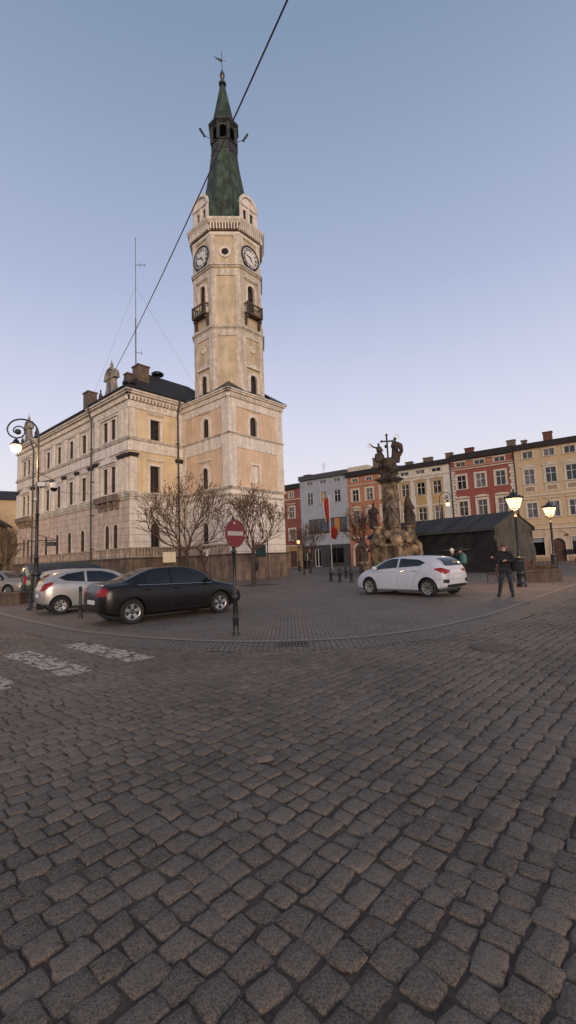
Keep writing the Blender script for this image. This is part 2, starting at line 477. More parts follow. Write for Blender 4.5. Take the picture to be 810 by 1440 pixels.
def lay_setts():
    rng = np.random.default_rng(3)
    verts, quads, shade = [], [], []
    base = 0
    G = 6
    tt = np.array([-1, -0.86, -0.35, 0.35, 0.86, 1.0])
    gx, gy = np.meshgrid(tt, tt, indexing='xy')
    gx, gy = gx.ravel(), gy.ravel()
    dome = 1.0 * (np.maximum(np.abs(gx), np.abs(gy)) < 0.99)
    q0 = []
    for j in range(G - 1):
        for i in range(G - 1):
            q0.append((j * G + i, j * G + i + 1, (j + 1) * G + i + 1, (j + 1) * G + i))
    ringi = [i for i in range(G)] + [j * G + G - 1 for j in range(1, G)] + [(G - 1) * G + i for i in range(G - 2, -1, -1)] + [j * G for j in range(G - 2, 0, -1)]
    nr = len(ringi)
    for k in range(nr):
        a, b_ = ringi[k], ringi[(k + 1) % nr]
        q0.append((a, G * G + k, G * G + (k + 1) % nr, b_))
    q0 = np.array(q0)
    RP = 0.143                    # row pitch
    KO = kerb_off(0.85)
    qlo, qhi = -14.0, 30.0
    r = 0
    for row in range(int(qlo / RP), int(qhi / RP)):
        qc = row * RP
        p = -16 + rng.random() * 0.2
        while p < 32:
            ln = 0.143 * (0.78 + 0.48 * rng.random())
            pc = p + ln / 2
            p += ln
            # rows bend gently, as laid
            bend = 0.010 * (pc - 2.0) ** 2 * (1 if pc > 2 else 0.25) * 0.35
            c = UD * pc + WD * (qc - bend + rng.normal(0, 0.007))
            x, y = c
            if y < 0.2 or abs(x) > 0.74 * y + 4.8 or y > 24: continue
            if y > np.interp(x, KO[:, 0], KO[:, 1]) + 0.06: continue
            gap = 0.006 + 0.006 * rng.random()
            hx, hy = (ln - gap) / 2, (RP - gap) / 2 * (0.96 + 0.08 * rng.random())
            ang = rng.normal(0, 0.05)
            # superellipse-ish rounded outline with jittered corners
            cj = rng.normal(0, 0.0065, (2, 4))
            rr = np.maximum(np.abs(gx), np.abs(gy))
            rnd = 1 - 0.075 * (np.abs(gx) * np.abs(gy)) ** 3
            w = np.stack([(1 - gx) * (1 - gy), (1 + gx) * (1 - gy), (1 + gx) * (1 + gy), (1 - gx) * (1 + gy)]) / 4
            lx = gx * hx * rnd + cj[0] @ w + rng.normal(0, 0.0034, gx.size)
            ly = gy * hy * rnd + cj[1] @ w + rng.normal(0, 0.0034, gx.size)
            tilt = rng.normal(0, 0.014, 2)
            h = -0.006 + 0.008 * dome + rng.normal(0, 0.0028) + tilt[0] * lx + tilt[1] * ly + rng.normal(0, 0.0016, gx.size)
            ca, sa = math.cos(ang), math.sin(ang)
            ax, ay = lx * ca - ly * sa, lx * sa + ly * ca
            X = x + UD[0] * ax + WD[0] * ay; Y = y + UD[1] * ax + WD[1] * ay
            V = np.stack([X, Y, h], 1)
            sk = V[ringi].copy(); sk[:, 2] = -0.032
            ctr = np.array([x, y]); sk[:, :2] = ctr + (sk[:, :2] - ctr) * 1.03
            verts.append(np.concatenate([V, sk])); quads.append(q0 + base)
            base += G * G + nr
            shade.append(np.full(G * G + nr, rng.random()))
    V = np.concatenate(verts); Q = np.concatenate(quads); S = np.concatenate(shade)
    me = bpy.data.meshes.new('cobbled_road')
    me.vertices.add(len(V)); me.vertices.foreach_set('co', V.ravel())
    me.loops.add(Q.size); me.loops.foreach_set('vertex_index', Q.ravel().astype(np.int32))
    me.polygons.add(len(Q))
    me.polygons.foreach_set('loop_start', np.arange(0, Q.size, 4, dtype=np.int32))
    me.polygons.foreach_set('loop_total', np.full(len(Q), 4, dtype=np.int32))
    me.polygons.foreach_set('use_smooth', np.ones(len(Q), dtype=bool))
    me.update(calc_edges=True); me.validate()
    a = me.attributes.new('shade', 'FLOAT', 'POINT'); a.data.foreach_set('value', S)
    me.materials.append(sett_material())
    o = bpy.data.objects.new('cobbled_road', me); COL.objects.link(o)
    tag(o, kind='structure')
    print('setts', base // (G * G + nr))
lay_setts()

# drain and manhole
d = empty('storm_drain', 0.0, 8.3, 0.0, R(-3), 'slotted iron storm drain in the gutter near the no entry sign', 'drain')
m_ = MB(); m_.box(-0.3, 0.3, -0.2, -0.16, -0.02, 0.016).box(-0.3, 0.3, 0.16, 0.2, -0.02, 0.016).box(-0.3, -0.27, -0.2, 0.2, -0.02, 0.0155).box(0.27, 0.3, -0.2, 0.2, -0.02, 0.0155)
m_.obj('drain_frame', IRON, d)
m_ = MB()
for k in range(9): m_.box(-0.25 + k * 0.06, -0.225 + k * 0.06, -0.16, 0.16, -0.02, 0.014)
m_.obj('drain_grate', mat('drain_iron', (0.08, 0.065, 0.055), rough=0.6), d)
MB().box(-0.27, 0.27, -0.16, 0.16, -0.025, 0.0055).obj('drain_pit', mat('pit_black', (0.003, 0.003, 0.003)), d)
mh = empty('manhole_cover', 3.22, 7.39, 0.0, 0, 'round iron manhole cover set in the cobbles on the right', 'manhole cover')
m_ = MB(); m_.lathe([(0.36, -0.02), (0.36, 0.012), (0.31, 0.012), (0.31, 0.008)], n=32, smooth=False); m_.obj('cover_rim', mat('manhole_rim', (0.07, 0.055, 0.045)), mh)
m_ = MB(); m_.lathe([(0.305, -0.02), (0.305, 0.014), (0.001, 0.014)], n=32, smooth=False)
for k in range(-4, 5):
    hw = math.sqrt(0.29 ** 2 - (k * 0.06) ** 2)
    m_.box(-hw, hw, k * 0.06 - 0.01, k * 0.06 + 0.01, 0.012, 0.019)
m_.obj('cover_lid', mat('manhole_lid', (0.075, 0.058, 0.048), rough=0.6, bump=0.4), mh)

# ------------------------------------------------------------------ TOWN HALL
C = (-4.48368483, 35.16583099); PHI = math.atan2(UD[1], UD[0])
WT, VT, UM, L = 6.3, 6.42, 5.09, 26.04
hall = empty('town_hall', C[0], C[1], 0, PHI, 'large ochre and cream town hall with tall octagonal clock tower and green copper spire', 'town hall')
HR = frame(0, 0, 0)                       # tower, right face (viewer's right = +x)
HL = frame(0, VT, R(-90))                 # tower, left face
HE = frame(-UM, VT, 0)                    # end wall
HF = frame(-UM, VT + L, R(-90))           # long facade, x = L - s
ZP = 2.0

def add_window(parent, M, xc, z0, z1, w, arch=False, rev=0.25, trim=CREAM, tw=0.14, proj=0.05, fm=FRAMED, glass=GLASS, rows=2, sill=True, hood=None, name='window', pf=None):
    """one window: surround mesh > window_frame, pane, sill"""
    t = MB(M)
    xa, xb = xc - w / 2, xc + w / 2
    if arch:
        sp = z1 - w / 2
        t.box(xa - tw, xa, -proj, 0.01, z0, sp); t.box(xb, xb + tw, -proj, 0.01, z0, sp)
        t.ring(xc, sp, w / 2, w / 2 + tw, -proj, 0.01, 14, a0=0, a1=math.pi)
    else:
        t.box(xa - tw, xa, -proj, 0.01, z0, z1); t.box(xb, xb + tw, -proj, 0.01, z0, z1); t.box(xa - tw, xb + tw, -proj, 0.01, z1, z1 + tw)
    if hood == 'flat':
        t.box(xa - tw - 0.1, xb + tw + 0.1, -0.16, 0.01, z1 + tw + 0.28, z1 + tw + 0.38)
        t.box(xa - tw, xb + tw, -0.08, 0.01, z1 + tw + 0.2, z1 + tw + 0.28)
    elif hood == 'tri':
        zz = z1 + tw + 0.3; hw = w / 2 + tw + 0.15
        t.prism([(xc - hw, zz), (xc + hw, zz), (xc + hw, zz + 0.08), (xc, zz + 0.42), (xc - hw, zz + 0.08)], -0.16, 0.01)
    elif hood == 'seg':
        zz = z1 + tw + 0.12; hw = w / 2 + tw + 0.08
        t.prism([(xc - hw, zz), (xc + hw, zz)] + [(xc + hw * math.cos(a), zz + 0.30 * math.sin(a)) for a in [math.pi * k / 10 for k in range(1, 10)]], -0.12, 0.01)
    elif hood == 'wave':
        zz = z1 + tw + 0.06; hw = w / 2 + tw + 0.1
        t.prism([(xc - hw, zz), (xc + hw, zz), (xc + hw, zz + 0.14), (xc + hw * 0.5, zz + 0.17), (xc, zz + 0.32), (xc - hw * 0.5, zz + 0.17), (xc - hw, zz + 0.14)], -0.10, 0.01)
    win = t.obj(name, trim, parent)
    f = MB(M); b = 0.05; y0, y1 = rev - 0.07, rev
    f.box(xa, xa + b, y0, y1, z0, z1 if not arch else z1 - w / 2); f.box(xb - b, xb, y0, y1, z0, z1 if not arch else z1 - w / 2)
    f.box(xa, xb, y0 + 0.002, y1, z0, z0 + b)
    if arch: f.ring(xc, z1 - w / 2, w / 2 - b, w / 2, y0, y1, 14, a0=0, a1=math.pi)
    else: f.box(xa, xb, y0 + 0.002, y1, z1 - b, z1)
    f.box(xc - 0.03, xc + 0.03, y0 - 0.01, y1, z0, z1 - (0.04 if arch else 0))
    for k in range(1, rows):
        zz = z0 + (z1 - z0) * (0.62 if rows == 2 else k / rows)
        f.box(xa, xb, y0 - 0.004, y1, zz - 0.03, zz + 0.03)
    f.obj('window_frame', fm, win)
    p = MB(M)
    if arch:
        sp = z1 - w / 2
        p.prism([(xa, z0), (xb, z0)] + [(xc + w / 2 * math.cos(math.pi * k / 12), sp + w / 2 * math.sin(math.pi * k / 12)) for k in range(13)], rev - 0.02, rev + 0.02)
    else: p.box(xa, xb, rev - 0.02, rev + 0.02, z0, z1)
    p.obj('pane', glass, win)
    if sill:
        MB(M).box(xa - tw - 0.04, xb + tw + 0.04, -0.13, 0.02, z0 - 0.09, z0).obj('sill', trim, win)
    return win

def dentils(M, x0, x1, z0, z1, step, w, depth, name='dentils', m=None):
    t = MB(M); n = int((x1 - x0) / step)
    for k in range(n):
        xx = x0 + (x1 - x0) * (k + 0.5) / n
        t.box(xx - w / 2, xx + w / 2, -depth, 0.0, z0, z1)
    return t.obj(name, m or CREAM, hall)
def cornice(M, x0, x1, z0, z1, o, name='cornice', m=None):
    """stepped moulding along a face, returning round its ends"""
    t = MB(M); h = z1 - z0
    t.box(x0 - o * 0.35, x1 + o * 0.35, -o * 0.35, 0.02, z0, z0 + h * 0.35)
    t.box(x0 - o * 0.75, x1 + o * 0.75, -o * 0.75, 0.02, z0 + h * 0.35, z0 + h * 0.7)
    t.box(x0 - o, x1 + o, -o, 0.02, z0 + h * 0.7, z1)
    return t.obj(name, m or CREAM, hall)
def frieze(M, x0, x1, z0, z1):
    """raised scroll ornament along a frieze"""
    t = MB(M); h = z1 - z0; n = max(1, int((x1 - x0) / (h * 1.3)))
    for k in range(n):
        xx = x0 + (x1 - x0) * (k + 0.5) / n; zc = (z0 + z1) / 2; sg = 1 if k % 2 else -1
        t.ring(xx, zc, h * 0.24, h * 0.36, -0.05, 0.0, 10, a0=0.3 * sg, a1=0.3 * sg + 4.6)
        t.box(xx + h * 0.4, xx + h * 0.62, -0.045, 0.0, zc - h * 0.12 * sg - 0.04, zc - h * 0.12 * sg + 0.06)
    return t.obj('frieze_ornament', CREAM, hall)

# -- square tower base -------------------------------------------------------
wR = [(2.3, 3.12, 11.82, 13.62, True)]
wL_s = [(2.9, 11.85, 13.6), (3.12, 7.55, 9.4), (3.2, 2.97, 4.7)]
peach = MB()
peach.wall(0, WT, 7.3, 15.0, [(2.3, 3.10, 11.85, 13.60, True), (2.42, 3.22, 8.0, 9.45, False)], 0.3, HR)
peach.wall(0, VT, 7.3, 15.0, [(VT - s - 0.4, VT - s + 0.4, a, b, True) for s, a, b in wL_s[:2]], 0.3, HL)
peach.box(0.001, WT, 0.001, VT, 14.99, 15.0)
peach.add([(WT, 0, 0), (WT, VT, 0), (WT, VT, 15), (WT, 0, 15)], [(0, 1, 2, 3)])
peach.obj('tower_base_wall', PEACH, hall)
lo = MB()
lo.wall(0, WT, ZP, 7.3, [], 0.3, HR)
lo.wall(0, VT, ZP, 7.3, [(VT - 3.2 - 0.4, VT - 3.2 + 0.4, 2.97, 4.75, True)], 0.3, HL)
lo.obj('tower_ground_storey_wall', WHITEB, hall)
MB().box(-0.18, WT + 0.18, -0.18, VT, 0, ZP).obj('tower_plinth', mat('tan_plinth_stone', (0.25, 0.185, 0.135), stain=0.5, var=0.25, scale=1.0, bump=0.5, bscale=9), hall)
MB().box(-0.26, WT + 0.26, -0.26, VT, ZP, ZP + 0.12).obj('plinth_ledge', mat('dark_ledge_stone', (0.09, 0.07, 0.055), stain=0.4), hall)
for M, X in ((HR, WT), (HL, VT)):
    t = MB(M)
    lw = 0.78
    t.box(-0.06 if M is HL else -0.06, lw, -0.06, 0.02, 7.5, 14.4) if M is HR else t.box(0.0, 0.55, -0.06, 0.02, 7.5, 14.4)
    t.box(X - lw, X + 0.055, -0.062, 0.02, 7.5, 14.4)
    t.box(0.55, X - 0.7, -0.05, 0.02, 10.75, 11.75)
    t.box(0.0, X + 0.05, -0.055, 0.02, 14.18, 15.0)
    t.obj('lesene_trim', CREAM, hall)
    cornice(M, 0, X, 7.25, 7.5, 0.2, 'string_course', GREYST)
    cornice(M, 0, X, 6.75, 6.9, 0.12, 'string_course', GREYST)
    cornice(M, 0, X, 11.72, 11.92, 0.16, 'string_course', GREYST)
    frieze(M, 0.2, X - 0.1, 14.3, 14.75)
    dentils(M, -0.15, X + 0.15, 14.84, 15.12, 0.27, 0.12, 0.22)
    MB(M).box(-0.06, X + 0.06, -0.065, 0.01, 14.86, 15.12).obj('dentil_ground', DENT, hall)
    cornice(M, 0, X, 15.12, 15.5, 0.42)
for (M, xc, z0, z1, hood) in ((HR, 2.7, 11.92, 13.60, 'flat'), (HL, VT - 2.9, 11.92, 13.6, 'flat'), (HL, VT - 3.12, 7.6, 9.4, 'flat'), (HL, VT - 3.2, 3.0, 4.75, None)):
    add_window(hall, M, xc, z0, z1, 0.80, True, 0.16, tw=0.28, proj=0.09, hood=hood)
# blind rectangular niche
t = MB(HR); t.box(2.2, 2.42, -0.08, 0.02, 7.9, 9.45); t.box(3.22, 3.44, -0.08, 0.02, 7.9, 9.45); t.box(2.2, 3.44, -0.08, 0.02, 9.45, 9.65); t.box(2.42, 3.22, 0.1, 0.14, 8.0, 9.45)
t.obj('blind_niche', CREAM, hall)
# tower base roof: a flat apron with a little broach at every corner
t = MB(); e = 0.42; o_ = 2.98
t.box(-e, WT + e, -e, VT + e, 15.501, 15.56)
cxo, cyo = WT / 2, VT / 2
for sx in (-1, 1):
    for sy in (-1, 1):
        kx, ky = cxo + sx * (WT / 2 + e), cyo + sy * (VT / 2 + e)
        ax_, ay_ = cxo + sx * 1.24, cyo + sy * 1.24
        q1 = (kx, cyo + sy * 1.55, 15.56); q2 = (cxo + sx * 1.55, ky, 15.56); k0 = (kx, ky, 15.56); ap_ = (cxo + sx * 2.09, cyo + sy * 2.09, 16.75)
        t.add([k0, q1, ap_, q2], [(0, 1, 2), (0, 2, 3), (1, 3, 2), (0, 3, 1)])
t.obj('tower_base_roof', COPPERD, hall)

# -- octagonal shaft -----------------------------------------------------------
OC = (WT / 2, VT / 2); AP = 2.98; T8 = math.tan(math.pi / 8)
def octo(mb, a0, z0, a1, z1):
    prof = [(a0 / math.cos(math.pi / 8), z0), (a1 / math.cos(math.pi / 8), z1)]
    return mb.lathe(prof, OC[0], OC[1], 8, smooth=False, phase=math.pi / 8)
HW = AP * T8
def face_frame(k, a=AP):
    """k-th face, k=0 is the -y face seen from the front; x to the viewer's right, centred; k=-1 diagonal left of it"""
    phi = k * math.pi / 4
    nx, ny = math.sin(phi), -math.cos(phi)
    return frame(OC[0] + nx * a, OC[1] + ny * a, phi)
shaft = MB(); clockwall = MB()
open_w = (-0.40, 0.40, 15.9, 17.5, True)
open_b = (-0.42, 0.42, 23.05, 25.75, True)
for k in range(8):
    Mf = face_frame(k)
    card = (k % 2 == 0)
    shaft.wall(-HW, HW, 15.4, 27.2, [open_w, open_b] if card else [], 0.35, Mf)
    ops = [] if card else [(-0.32, 0.32, 28.13, 28.77, False)]
    shaft.wall(-HW, HW, 27.2, 31.0, ops, 0.35, Mf)
shaft.obj('tower_shaft', OCHRE, hall)
trim = MB()
for k in range(8):
    Mf = face_frame(k); e = 0.075
    for z0, z1 in ((15.5, 21.3), (21.7, 26.8), (27.4, 30.2)):
        trim.box(-HW - 0.02, -HW + 0.42, -e, 0.01, z0, z1, Mf); trim.box(HW - 0.42, HW + 0.02, -e - 0.002, 0.01, z0, z1, Mf)
        trim.box(-HW + 0.42, HW - 0.42, -e + 0.003, 0.01, z1 - (0.55 if z0 < 27 else 0.25), z1, Mf)
trim.obj('tower_shaft_trim', mat('weathered_cream_stucco', (0.72, 0.63, 0.51), stain=0.32, var=0.15, bump=0.2), hall)
for zz, o_ in ((21.3, 0.18), (27.0, 0.16)):
    t = MB(); octo(t, AP + 0.08, zz, AP + o_, zz + 0.15); octo(t, AP + o_ + 0.06, zz + 0.15, AP + o_ + 0.06, zz + 0.28); octo(t, AP + o_ + 0.05, zz + 0.281, AP + 0.02, zz + 0.4)
    t.obj('tower_string_course', GREYST, hall)
t = MB(); octo(t, AP + 0.1, 30.05, AP + 0.1, 30.3); octo(t, AP + 0.32, 31.0, AP + 0.5, 31.25); octo(t, AP + 0.5, 31.25, AP + 0.55, 31.4); octo(t, AP + 0.5, 31.401, 2.4, 31.55)
t.obj('tower_cornice', CREAM, hall)
t = MB(); octo(t, AP + 0.06, 30.3, AP + 0.06, 31.02); t.obj('cornice_band', mat('corbel_painted_shade', (0.10, 0.045, 0.022), var=0.3), hall)  # dark brown colour paints shade into the gaps behind the corbels
t = MB()
for k in range(8):
    Mf = face_frame(k, AP + 0.05); nn = 10
    for i in range(nn):
        xx = (-HW - 0.06) + (2 * HW + 0.12) * (i + 0.5) / nn
        t.box(xx - 0.06, xx + 0.06, -0.30, 0.0, 30.42, 31.0, Mf)
t.obj('corbel_table', CREAM, hall)
CLOCKW = mat('clock_face_white', (0.66, 0.63, 0.57), rough=0.4, var=0.03)
for k in (0, -2, 2, 4):
    Mf = face_frame(k)
    add_window(hall, Mf, 0, 15.95, 17.5, 0.80, True, 0.18, tw=0.26, proj=0.10, hood='tri', sill=False)
    # medallion
    t = MB(Mf); t.ring(0, 19.85, 0.2, 0.32, -0.09, 0.02, 20); t.disc(0, 19.85, 0.2, -0.02, 0.02, 16); t.obj('medallion', CREAM, hall)
    # belfry opening with balcony
    w = add_window(hall, Mf, 0, 23.05, 25.75, 0.84, True, 0.22, tw=0.24, proj=0.10, hood='flat', name='belfry_opening', sill=False)
    bal = MB(Mf); bal.box(-0.92, 0.92, -0.55, 0.0, 22.78, 22.95)
    bal.box(-0.9, 0.9, -0.54, -0.44, 23.72, 23.83); bal.box(-0.9, -0.8, -0.44, 0.0, 23.72, 23.83); bal.box(0.8, 0.9, -0.44, 0.0, 23.72, 23.83)
    for xx in (-0.86, 0.86): bal.box(xx - 0.06, xx + 0.06, -0.555, -0.43, 22.95, 23.88)
    for xx in (-0.8, 0.8): bal.prism([(xx - 0.09, 22.75), (xx - 0.09, 21.9), (xx + 0.09, 21.9), (xx + 0.09, 22.75)][::-1], -0.25, 0.0); bal.box(xx - 0.08, xx + 0.08, -0.42, -0.2, 22.5, 22.75)
    for i in range(6):
        xx = -0.72 + i * 0.288
        bal.lathe([(0.03, 22.95), (0.055, 23.2), (0.03, 23.5), (0.04, 23.75)], xx, -0.49, 6)
    bal.obj('balcony', mat('dark_weathered_stone', (0.13, 0.09, 0.06), var=0.3, stain=0.4), hall)
    # clock
    ck = MB(Mf); ck.ring(0, 28.45, 0.94, 1.08, -0.14, 0.0, 36); rim = ck.obj('clock', IRON, hall)
    ck = MB(Mf); ck.disc(0, 28.45, 0.95, -0.09, 0.0, 36); ck.obj('clock_dial', CLOCKW, rim)
    bm = bmesh.new()
    for hnum, txt in enumerate(('XII', 'I', 'II', 'III', 'IV', 'V', 'VI', 'VII', 'VIII', 'IX', 'X', 'XI')):
        a = math.pi / 2 - hnum * math.pi / 6
        Mx = Mf @ Matrix.Translation((0.72 * math.cos(a), -0.098, 28.45 + 0.72 * math.sin(a))) @ Matrix.Rotation(R(90), 4, 'X') @ Matrix.Rotation(a - math.pi / 2, 4, 'Z')
        me = text_mesh(txt, 0.34, Mx, 'numerals', IRON, None)
        bm.from_mesh(me); bpy.data.meshes.remove(me)
    me = bpy.data.meshes.new('clock_numerals'); bm.to_mesh(me); bm.free(); me.materials.append(IRON)
    o = bpy.data.objects.new('clock_numerals', me); COL.objects.link(o); o.parent = rim
    for nm, ang, ln, wd in (('minute_hand', R(90 - 286), 0.74, 0.05), ('hour_hand', R(90 - 143), 0.48, 0.075)):
        dx, dz = math.cos(ang), math.sin(ang); px, pz = -dz, dx
        pts_ = [(-0.12 * dx - px * wd, -0.12 * dz - pz * wd), (ln * dx - px * wd * 0.4, ln * dz - pz * wd * 0.4), (ln * dx + px * wd * 0.4, ln * dz + pz * wd * 0.4), (-0.12 * dx + px * wd, -0.12 * dz + pz * wd)]
        MB(Mf).prism([(x, 28.45 + z) for x, z in pts_], -0.125 if nm[0] == 'm' else -0.115, -0.105).obj(nm, IRON, rim)
    # dormer
    Md = face_frame(k, AP + 0.02)
    dm = MB(Md)
    w2 = 1.02; zb, zt = 31.4, 33.35
    dm.wall(-w2, w2, zb, zt, [(-0.62, -0.2, 31.75, 32.9, False), (0.2, 0.62, 31.75, 32.9, False)], 0.2, Md)
    arc = [(w2 * math.cos(a), zt + w2 * math.sin(a)) for a in [math.pi * i / 12 for i in range(13)]]
    dm.prism(arc, 0.0, 1.2)
    dm.box(-w2, -w2 + 0.01, 0, 1.2, zb, zt); dm.box(w2 - 0.01, w2, 0, 1.2, zb, zt)
    dmo = dm.obj('dormer', CREAM, hall)
    dr = MB(Md); dr.ring(0, zt, w2 - 0.16, w2 + 0.10, -0.14, 0.02, 16, a0=0, a1=math.pi); dr.box(-w2 - 0.1, w2 + 0.1, -0.12, 0.02, zt - 0.14, zt - 0.001)
    for xx in (-w2 + 0.06, 0, w2 - 0.06): dr.box(xx - 0.12, xx + 0.12, -0.07, 0.02, zb, zt - 0.14)
    dr.box(-w2 - 0.08, w2 + 0.08, -0.1, 0.02, zb - 0.1, zb + 0.12)
    dr.obj('dormer_trim', CREAM, dmo)
    dp = MB(Md); dp.box(-0.62, -0.2, 0.16, 0.2, 31.75, 32.9); dp.box(0.2, 0.62, 0.16, 0.2, 31.75, 32.9); dp.obj('pane', GLASS, dmo)
    dr = MB(Md); dr.ring(0, zt, w2 + 0.0, w2 + 0.07, -0.10, 1.25, 14, a0=0.0, a1=math.pi); dr.box(-w2 - 0.06, -w2, 0.0, 1.25, 31.6, zt); dr.box(w2, w2 + 0.06, 0.0, 1.25, 31.6, zt)
    dr.obj('dormer_cheeks', COPPER, dmo)
for k in (-1, 1, 3, 5):
    Mf = face_frame(k)
    t = MB(Mf); t.ring(0, 28.45, 0.32, 0.52, -0.10, 0.02, 22); t.disc(0, 28.45, 0.45, -0.015, 0.015, 20); oc = t.obj('oculus', CREAM, hall)
    MB(Mf).disc(0, 28.45, 0.3, -0.022, 0.03, 20).obj('pane', mat('dark_opening', (0.006, 0.005, 0.004)), oc)

# -- spire ----------------------------------------------------------------------
sp = MB()
for (a0, z0), (a1, z1) in zip([(2.55, 31.5), (2.25, 33.2), (1.82, 35.8), (1.42, 38.3)], [(2.25, 33.2), (1.82, 35.8), (1.42, 38.3), (1.22, 40.0)]):
    octo(sp, a0, z0, a1, z1)
sp.obj('spire', COPPER, hall)
t = MB()
for k in range(8):        # standing ribs on the spire's hips
    a = k * math.pi / 4 + math.pi / 8; cs = 1 / math.cos(math.pi / 8)
    P3 = [(OC[0] + r_ * cs * math.cos(a), OC[1] + r_ * cs * math.sin(a), z_) for r_, z_ in ((2.55, 31.5), (2.25, 33.2), (1.82, 35.8), (1.42, 38.3), (1.22, 40.0))]
    t.tube(P3, 0.035, 5)
    P3 = [(OC[0] + r_ * cs * math.cos(a), OC[1] + r_ * cs * math.sin(a), z_) for r_, z_ in ((1.0, 43.75), (0.19, 48.2))]
    t.tube(P3, 0.03, 5)
t.obj('spire_ribs', COPPERD, hall)
t = MB(); octo(t, 1.22, 40.0, 1.28, 40.15); octo(t, 1.15, 40.15, 1.15, 41.25); octo(t, 1.24, 41.25, 1.24, 41.36)
for k in range(8):
    a = k * math.pi / 4 + math.pi / 8; rr = 1.13 / math.cos(math.pi / 8)
    x, y = OC[0] + rr * math.cos(a), OC[1] + rr * math.sin(a)
    t.tube([(x, y, 41.3), (x, y, 43.0)], 0.17, 8)
    Mf = face_frame(k, 1.16); hw = 1.16 * T8
    t.prism([(hw, 43.05), (-hw, 43.05), (-hw, 42.4)] + [(-hw * 0.75 * math.cos(b_), 42.4 + hw * 0.75 * math.sin(b_) * 1.05) for b_ in [math.pi * i / 8 for i in range(9)]] + [(hw, 42.4)], 0.0, 0.1, Mf)
    t.box(-hw + 0.12, hw - 0.12, -0.04, 0.0, 40.35, 41.05, Mf)
t.obj('spire_gallery', COPPERD, hall)
t = MB(); octo(t, 1.2, 43.0, 1.42, 43.2); octo(t, 1.42, 43.2, 1.42, 43.36); octo(t, 1.40, 43.361, 1.0, 43.7); t.obj('gallery_cornice', COPPERD, hall)
t = MB(); octo(t, 0.98, 43.7, 0.18, 48.2); t.obj('upper_spire', COPPER, hall)
t = MB(); t.lathe([(0.2, 48.15), (0.36, 48.25), (0.38, 48.4), (0.22, 48.5), (0.12, 48.75), (0.14, 48.9), (0.22, 49.05), (0.26, 49.3), (0.22, 49.5), (0.10, 49.75), (0.04, 50.0)], OC[0], OC[1], 16)
t.tube([(OC[0], OC[1], 49.8), (OC[0], OC[1], 51.9)], 0.035, 6)
t.obj('finial', mat('bronze_finial', (0.10, 0.085, 0.06), rough=0.35, metal=0.6), hall)
vd = Matrix.Translation((OC[0], OC[1], 0)) @ Matrix.Rotation(-PHI + R(10), 4, 'Z')
t = MB(vd); t.prism([(-0.75, 51.25), (-0.1, 50.8), (-0.03, 50.8), (-0.03, 51.1), (-0.4, 51.2)], -0.012, 0.012); t.tube([(-0.8, 0, 51.3), (0.4, 0, 50.95)], 0.015, 5)
t.obj('weather_vane', COPPER, hall)
for sx in (-1, 1):
    t = MB(vd)
    t.tube([(sx * 1.2, 0, 42.2), (sx * 1.9, -0.1, 42.45), (sx * 2.25, -0.1, 42.9)], 0.03, 5)
    t.tube([(sx * 2.05, -0.1, 42.65), (sx * 2.3, -0.15, 43.05)], 0.11, 8)
    t.tube([(sx * 1.85, -0.1, 42.3), (sx * 2.0, -0.12, 42.6)], 0.10, 8)
    t.obj('floodlight_bracket', IRON, hall)

# -- end wall (yellow) -------------------------------------------------------------
EW = 11.4
ops = [(1.9, 2.85, 11.95, 13.75, False), (1.85, 2.8, 7.5, 9.75, False)]
MB().wall(0, EW, 7.35, 15.0, ops, 0.28, HE).obj('end_wall', YELLOW, hall)
MB().wall(0, EW, ZP, 7.35, [(1.9, 2.8, 2.9, 4.95, True)], 0.3, HE).obj('end_wall_ground_storey', WHITEB, hall)
add_window(hall, HE, 2.375, 11.95, 13.75, 0.95, False, 0.28, tw=0.2, proj=0.07, hood='flat', rows=3)
add_window(hall, HE, 2.325, 7.5, 9.75, 0.95, False, 0.28, tw=0.2, proj=0.07, hood='flat', rows=3)
add_window(hall, HE, 2.35, 2.9, 4.95, 0.9, True, 0.3, tw=0.08, proj=0.02, sill=False)
# -- long facade: two end bays stand 0.3 m proud of the middle ---------------------
S1, S2 = 6.3, 20.2
def X(s): return L - s
HFm = HF @ Matrix.Translation((0, 0.3, 0))
def seg_walls(M, sa, sb, ws, gw, wu, w2):
    a = MB(); a.wall(X(sb), X(sa), 7.4, 15.0, [(X(s) - w_ / 2, X(s) + w_ / 2, z0, z1, False) for s in ws for (z0, z1, w_) in ((12.15, 13.95, wu), (7.6, 9.85, w2))], 0.28, M)
    a.obj('facade_wall', GREYST, hall)
    b = MB(); b.wall(X(sb), X(sa), ZP, 7.4, [(X(s) - wu / 2, X(s) + wu / 2, 2.9, 4.95, True) for s in gw], 0.3, M)
    b.obj('ground_storey_wall', PINKB, hall)
    for s in ws:
        add_window(hall, M, X(s), 12.15, 13.95, wu, False, 0.14, tw=0.15, proj=0.06, hood='flat' if sb - sa > 8 else None, rows=2)
        add_window(hall, M, X(s), 7.6, 9.85, w2, False, 0.14, tw=0.15, proj=0.06, hood='flat' if sb - sa > 8 else None, rows=3)
    for s in gw: add_window(hall, M, X(s), 2.9, 4.95, wu, True, 0.16, tw=0.08, proj=0.02, sill=False)
seg_walls(HF, 0, S1, (2.62, 3.98), (2.3, 3.75), 0.8, 0.8)
seg_walls(HF, S2, L, (22.4, 23.75), (22.3, 23.6), 0.8, 0.8)
seg_walls(HFm, S1, S2, (8.85, 11.7, 14.65, 17.55), (9.15, 12.05, 15.0, 17.9), 0.9, 0.9)
for s in (S1, S2): MB().box(X(s) - 0.001, X(s) + 0.001, 0.0, 0.31, ZP, 15.0, HF).obj('bay_return_wall', GREYST, hall)
